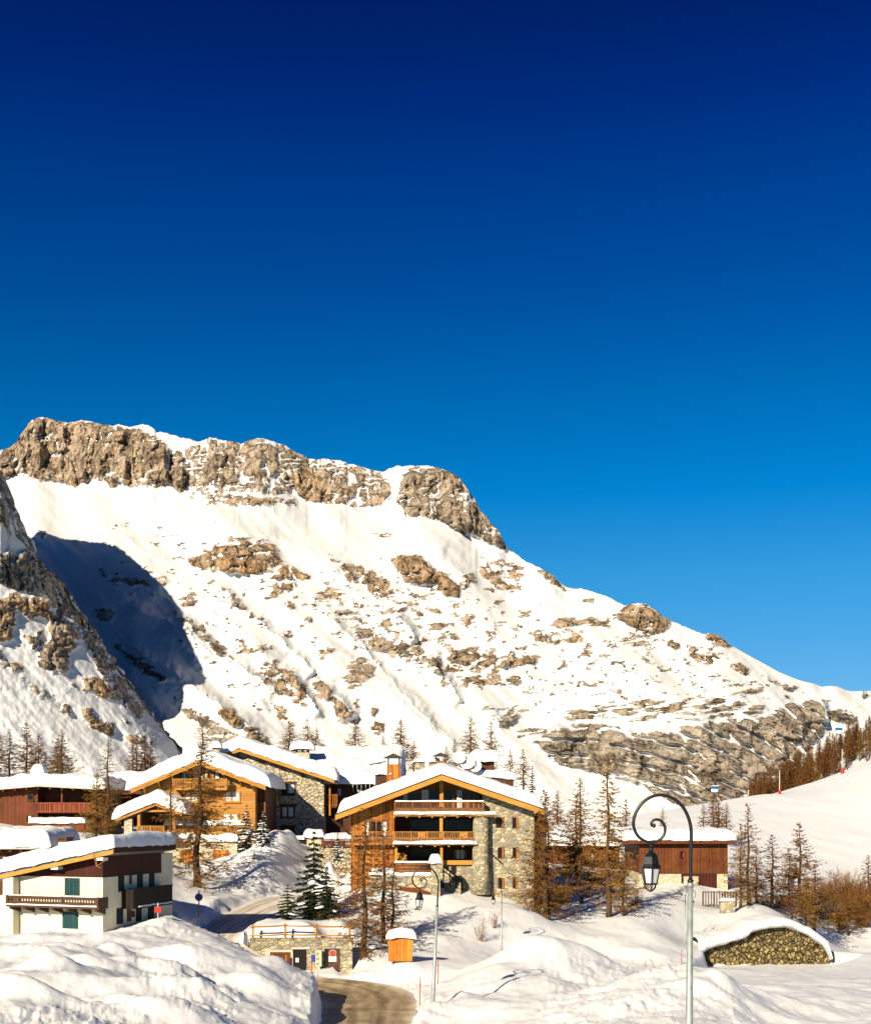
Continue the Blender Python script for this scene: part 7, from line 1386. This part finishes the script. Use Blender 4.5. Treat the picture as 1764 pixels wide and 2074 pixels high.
# ------------------------------------------------------------------ rubble retaining wall with its cornice of snow
prof = [(95, 850), (170, 822), (280, 782), (400, 746), (490, 722), (560, 690), (620, 645), (700, 615), (800, 602), (880, 600), (960, 602), (1060, 640), (1120, 668), (1180, 702), (1280, 772), (1340, 840), (1366, 905)]
WY = lambda px: 117.6+3.2*(px-95)/1275
tp = [Wp(*K6(a, b), WY(a)) for a, b in prof]
wl = thing('stone_wall', 'curved retaining wall of rounded dark mossy rubble under a rolling cornice of snow', 'wall', tp[8])
O = np.array(tp[8]); m = MB()
for p_, n_ in zip(tp[:-1], tp[1:]):
    p_, n_ = p_-O, n_-O; zb_ = -15.6-O[2]
    m.add([(p_[0], p_[1], zb_), (n_[0], n_[1], zb_), (n_[0], n_[1], n_[2]+0.1), (p_[0], p_[1], p_[2]+0.1), (p_[0], p_[1]+0.9, zb_), (n_[0], n_[1]+0.9, zb_), (n_[0], n_[1]+0.9, n_[2]+0.1), (p_[0], p_[1]+0.9, p_[2]+0.1)], [(0, 1, 2, 3), (3, 2, 6, 7)])
m.build('rubble_face', MT['stone_dry'], wl)
up = [(95, 700), (170, 690), (280, 672), (400, 645), (490, 625), (560, 590), (620, 556), (700, 530), (800, 508), (880, 502), (960, 512), (1060, 548), (1120, 575), (1180, 605), (1280, 668), (1340, 735), (1430, 860)]
sp = smooth_path([(*(np.array(p_)-O), (u_[1]-b_[1])) for p_, b_, u_ in zip(tp, prof, up)], 6)
nC = 22; rows = []
for i, p_ in enumerate(sp):
    th = 0.0097*(-p_[3])*0.85                   # how thick the cornice is here
    th = max(th, 0.3); row = []
    for k in range(nC):
        t = k/(nC-1)
        if t < 0.30: a = t/0.30; y = 0.9-a*1.65; z = 0.02-0.10*math.sin(a*3.14)      # underside, reaching forward past the wall
        elif t < 0.62: a = (t-0.30)/0.32; y = -0.75-0.30*math.sin(a*3.14); z = th*a
        else: a = (t-0.62)/0.38; y = -0.75+a*6.5; z = th+0.75*math.sin(a*1.57)*th*0.6-0.55*a*a
        row.append((p_[0], p_[1]+y, p_[2]+z))
    rows.append(row)
Pg = np.array(rows); nn = fbm(Pg[..., 0]/1.5, Pg[..., 2]*1.2+Pg[..., 1]/1.5, 4, 99); Pg[..., 2] += 0.22*nn; Pg[..., 1] += 0.25*fbm(Pg[..., 0]/0.9, Pg[..., 2], 3, 98)
link('snow_cornice', grid_mesh('snow_cornice', Pg, MT['snow'], flip=False), wl)
# ------------------------------------------------------------------ street lamps
def lamp_build(label, u, vb, vt, Y, rz=0.0, proto=None, zbase=None):
    b = Wp(u, vb, Y); hgt = -(vt-HZ)/F*Y-b[2]
    if proto is None:
        t = thing('street_lamp', label, 'street lamp', b, rz, 'curled street lamps')
        S_ = 326.0; X = lambda zx: (zx-1245)/S_; Zc = lambda zy: 7.3-(zy-410)/S_
        zj = Zc(1075)
        m = MB(); m.lathe([(0.105, -2.5), (0.105, 0.0), (0.10, 0.5), (0.062, zj)], 0, 0, 16); m.lathe([(0.075, zj-0.12), (0.075, zj+0.0)], 0, 0, 16); m.build('pole', MT['galv'], t)
        m = MB(); m.lathe([(0.072, zj+0.002), (0.072, zj+0.05), (0.04, zj+0.10)], 0, 0, 14)
        pts = [(1247, 1075), (1247, 900), (1249, 760), (1248, 680), (1238, 620), (1215, 555), (1178, 495), (1125, 448), (1065, 420), (1005, 412), (945, 426), (888, 462), (845, 515), (816, 580), (810, 640), (826, 695), (858, 738), (905, 766), (945, 773), (990, 764), (1028, 736), (1048, 698), (1050, 662), (1038, 628), (1012, 605), (985, 598), (960, 606), (946, 624), (948, 642), (958, 648)]
        path = smooth_path([(X(a), 0.0, Zc(b_)) for a, b_ in pts], 5); n = len(path)
        m.tube([tuple(p_) for p_ in path], [0.042-0.012*i/n for i in range(n)], 10); m.lathe([(0.0, Zc(663)), (0.038, Zc(655)), (0.048, Zc(643)), (0.036, Zc(632)), (0.0, Zc(626))], X(965), 0, 12); m.build('scroll_arm', MT['metal_black'], t)
        lx = X(943); m = MB()
        m.lathe([(0.022, Zc(830)), (0.022, Zc(778))], lx, 0, 10); m.lathe([(0.03, Zc(806)), (0.045, Zc(800)), (0.03, Zc(794))], lx, 0, 10); m.lathe([(0.035, Zc(842)), (0.06, Zc(836)), (0.052, Zc(818)), (0.025, Zc(812))], lx, 0, 8)
        m.build('hanger', MT['metal_black'], t)
        ln = MB(); a0 = R(30)
        ln.lathe([(0.236, Zc(968)), (0.245, Zc(955)), (0.205, Zc(935)), (0.165, Zc(880)), (0.185, Zc(876)), (0.12, Zc(858)), (0.05, Zc(842)), (0.02, Zc(838))], lx, 0, 6, False, a0)
        lo = ln.build('lantern', MT['metal_black'], t)
        g = MB(); g.lathe([(0.145, Zc(1086)), (0.212, Zc(970))], lx, 0, 6, False, a0); g.build('glass', MT['lamp_glass'], lo)
        fr = MB()
        for k in range(6):
            a = a0+k*math.pi/3; c_, s_ = math.cos(a), math.sin(a); fr.bar((lx+0.150*c_, 0.150*s_, Zc(1088)), (lx+0.222*c_, 0.222*s_, Zc(968)), 0.030)
        fr.lathe([(0.166, Zc(1094)), (0.170, Zc(1080))], lx, 0, 6, False, a0)
        for k in range(3):
            a = a0+k*2*math.pi/3; c_, s_ = math.cos(a), math.sin(a); fr.tube([(lx+0.15*c_, 0.15*s_, Zc(1092)), (lx+0.14*c_, 0.14*s_, Zc(1115)), (lx+0.07*c_, 0.07*s_, Zc(1135)), (lx+0.012*c_, 0.012*s_, Zc(1143))], 0.02, 6)
        fr.lathe([(0.0, Zc(1152)), (0.028, Zc(1147)), (0.03, Zc(1138)), (0.0, Zc(1132))], lx, 0, 8); fr.build('lantern_frame', MT['metal_black'], lo)
    else:
        t = copy_tree(proto); t['label'] = label; t.location = b; t.rotation_euler = (0, 0, rz)
    s = hgt/7.3; t.scale = (s, s, s); return t
L0 = lamp_build('large near lamp post with a black curl and hanging lantern, galvanised below', 1394.5, 2246, Z4(0, 405)[1], 30.0)
L0.rotation_euler = (0, R(0.45), 0)
l2 = lamp_build('second largest lamp post, leaning slightly, on the snowbank right of the road', 876, 2045, 1757, 67.0, 0.0, L0); l2.rotation_euler = (0, R(2.6), 0)
lamp_build('small lamp post on the slope below the stone wall of the large chalet', Z3(1312, 0)[0], 1930, Z3(0, 1085)[1], 105.0, R(-20), L0)
lamp_build('lamp post half hidden behind the pole of the large near lamp', Z4(1203, 0)[0], 1916, Z4(0, 1128)[1], 121.5, R(180), L0)
lamp_build('distant small lamp post right of the rubble wall among the larches', K6(1355, 0)[0], K6(0, 760)[1], K6(0, 375)[1], 152.0, R(180), L0)

# ------------------------------------------------------------------ signs, snow stakes, notice board
def stake(u, v0, v1, Y, label, mat='red', lean=0.0, r=0.03):
    b = Wp(u, v1, Y); hh = (v1-v0)/F*Y; m = MB(); m.tube([(0, 0, -0.8), (0, 0, hh*0.55)], r, 7); t = thing('snow_stake', label, 'stake', b, 0, 'red snow stakes along the road'); m.build('pole', MT[mat], t)
    m = MB(); m.tube([(0, 0, hh*0.55+0.002), (0, 0, hh)], r, 7); m.build('tip', MT['orange_red' if mat == 'red' else mat], t); t.rotation_euler = (0, R(lean), 0)
stake(*[(Z7(1263, 0)[0]), Z7(0, 798)[1], Z7(0, 922)[1], 74.0], 'red snow stake at the road edge left of the leaning lamp post', 'red', 1.5)
stake(Z7(1384, 0)[0], Z7(0, 678)[1], Z7(0, 782)[1], 84.0, 'dark red snow stake right of the leaning lamp post', 'red', 1.0)
stake(Z8(476, 0)[0], Z8(0, 775)[1], Z8(0, 820)[1], 105.5, 'leaning red snow stake at the cut snowbank left of the large lamp', 'red', 12)
stake(Z8(686, 0)[0], Z8(0, 714)[1], Z8(0, 812)[1], 107, 'red tipped snow stake just left of the large lamp pole', 'red', 1)
stake(Z7(578, 0)[0], Z7(0, 745)[1], Z7(0, 860)[1], 77.0, 'thin pale pole stuck in the snowbank corner beside the road', 'galv', 3, 0.018)
p_ = Wp(*Z1(1520, 1500), 98.0); t = thing('no_parking_sign', 'round blue and red no parking sign in the snow below the timber chalet', 'sign', p_)
MB().tube([(0, 0, -1.0), (0, 0, 1.15)], 0.05, 8).build('post', MT['beam'], t); r_ = 0.285
disc('sign_ring', t, 0, -0.06, 0.62, r_*1.05, MT['red'], t=0.02); disc('sign_field', t, 0, -0.085, 0.62, r_*0.78, MT['blue'], t=0.01); m = MB(); m.bar((-0.16, -0.10, 0.78), (0.16, -0.10, 0.46), 0.07, 0.01); m.build('sign_bar', MT['red'], t)
p_ = Wp(*Z1(1207, 1600), 92.0); t = thing('trail_sign', 'small red plate on a pale stick in the snow before the cream house', 'sign', p_)
MB().tube([(0, 0, -1.0), (0, 0, 1.12)], 0.04, 8).build('post', MT['concrete'], t); m = MB(); m.prism([(-0.24, 0.42), (0.24, 0.42), (0.24, 0.86), (0.1, 0.80), (-0.24, 0.86)], -0.075, -0.05); m.build('plate', MT['red'], t)
def board():
    Y = 92.0; b = Wp(*K5(1605, 625), Y); t = thing('notice_board', 'orange wooden notice cabinet on two legs with a cushion of snow on top', 'notice board', b); s_ = lambda px, py: (Wp(*K5(px, py), Y)-b)[[0, 2]]
    (x0, z1), (x1, z0) = s_(1484, 300), s_(1728, 528); m = MB(); m.box(x0, x1, 0, 0.35, z0, z1-0.35); m.prism([(x0-0.05, z1-0.346), (x1+0.05, z1-0.346), (x1+0.05, z1-0.02), ((x0+x1)/2, z1+0.10), (x0-0.05, z1-0.02)], -0.03, 0.40); c = m.build('cabinet', MT['board'], t)
    m = MB(); m.prism([(x0-0.12, z1-0.02), ((x0+x1)/2, z1+0.11), (x1+0.12, z1-0.02), (x1+0.12, z1+0.04), ((x0+x1)/2, z1+0.17), (x0-0.12, z1+0.04)], -0.14, 0.5); r = m.build('roof', MT['brown_rail'], t)
    snow_cap('snow_cover', r, x0-0.2, x1+0.3, -0.25, 0.75, lambda X, Y_: z1+0.16-np.abs(X-(x0+x1)/2)*0.12, 0.62, r=0.32, lump=0.06, seed=121, step=0.07)
    for px, py in ((1520, 585), (1688, 625)): (xx, zz) = s_(px, py); MB().box(xx-0.05, xx+0.05, 0.10, 0.22, -1.0, z0-0.003).build('leg', MT['galv'], t)
MT['board'] = mat_planks('weathered_orange_boards', [(0.62, 0.19, 0.022), (0.70, 0.24, 0.03), (0.74, 0.30, 0.04)], 0.24, stain=0.75)
board()
# picket fence and stone posts by the barn
fz = thing('picket_fence', 'low brown picket fence half buried in snow between the barn and the rubble wall', 'fence', Wp(*K6(300, 340), 139.0)); b = np.array(fz.location); f6 = lambda x, y, Y=139.0: (Wp(*K6(x, y), Y)-b)
a_, c_ = f6(160, 264), f6(475, 266); railing(fz, a_[0], c_[0], 0, a_[2]-1.6, a_[2], MT['brown_rail'], 0.28, 0.10, 3)
sw = thing('stone_post', 'short tan stone wall stump in the snow below the picket fence', 'wall', Wp(*K6(400, 420), 133.0)); MB().box(-0.75, 0.75, 0, 0.6, -1.2, 0.75).build('block', MT['stone'], sw, 0.04); snow_cap('snow_cover', sw, -0.8, 0.8, -0.05, 0.65, flat_f(0.75), 0.25, r=0.2, seed=131, step=0.08)

# ------------------------------------------------------------------ cable cars, ski run poles
def cabin(px, py, Y, label):
    p_ = Wp(*Z5(px, py), Y); t = thing('gondola_cabin', label, 'cable car', p_, R(8), 'cable cars before the cliff')
    m = MB(); m.lathe([(0.9, -1.0), (1.15, -0.8), (1.22, -0.1), (1.18, 0.0)], 0, 0, 4, False, R(45)); m.v = [(x*1.25, y*0.85, z) for x, y, z in m.v]; m.build('body', MT['white'], t, 0.12)
    m = MB(); m.lathe([(1.17, 0.004), (1.02, 0.95)], 0, 0, 4, False, R(45)); m.v = [(x*1.25, y*0.85, z) for x, y, z in m.v]; m.build('window_band', MT['cabin_blue'], t)
    m = MB(); m.lathe([(1.06, 0.954), (1.0, 1.12), (0.6, 1.2)], 0, 0, 4, False, R(45)); m.v = [(x*1.25, y*0.85, z) for x, y, z in m.v]; m.build('roof', MT['white'], t)
    m = MB(); m.tube([(0, 0, 1.2), (0.05, 0, 2.2), (-0.25, 0, 3.4), (-0.3, 0, 4.4)], 0.09, 8); m.box(-0.9, 0.3, -0.12, 0.12, 4.38, 4.6); m.build('hanger', MT['metal_black'], t)
    return t
c1 = cabin(460, 945, 400, 'lower white cable car with blue windows hanging before the cliff'); c2 = cabin(1495, 455, 425, 'upper white cable car with blue windows beside the far wood')
a_ = Vector(c1.location)+Vector((-0.3, 0, 4.5)); c_ = Vector(c2.location)+Vector((-0.3, 0, 4.5)); d_ = c_-a_
cb = MB(); cb.tube([a_-d_*1.6, a_, c_, c_+d_*3.0], 0.03, 5); o = cb.build('steel_cable', MT['metal_black']); props(o, 'thin steel cable carrying the two cable cars past the cliff', 'cable')
def runpole(px, top, bot, Y, label, pad, lean=0.0, pole=True):
    u, v = Z5(px, bot); x, y = plan(u, Y); z = gz(x, y); zt_ = Wp(*Z5(px, top), Y)[2]; t = thing('piste_pole', label, 'pole', (x, y, z))
    if pole: MB().tube([(0, 0, -0.5), (lean, 0, zt_-z)], [0.13, 0.08], 8).build('pole', MT['concrete'], t)
    m = MB(); m.lathe([(pad*0.8, -0.2), (pad, 0.2), (pad, pad*2.2), (pad*0.6, pad*2.5)], 0, -0.1, 10); m.build('padding', MT['red'], t)
runpole(1000, 790, 968, 288, 'tall pale pole with a red padded foot on the ski run crest', 0.35)
runpole(722, 950, 1050, 266, 'leaning thin pole with a small red foot low on the ski run crest', 0.24, 0.5)
runpole(1523, 610, 806, 322, 'red padded pole highest on the ski run crest near the wood', 0.5)
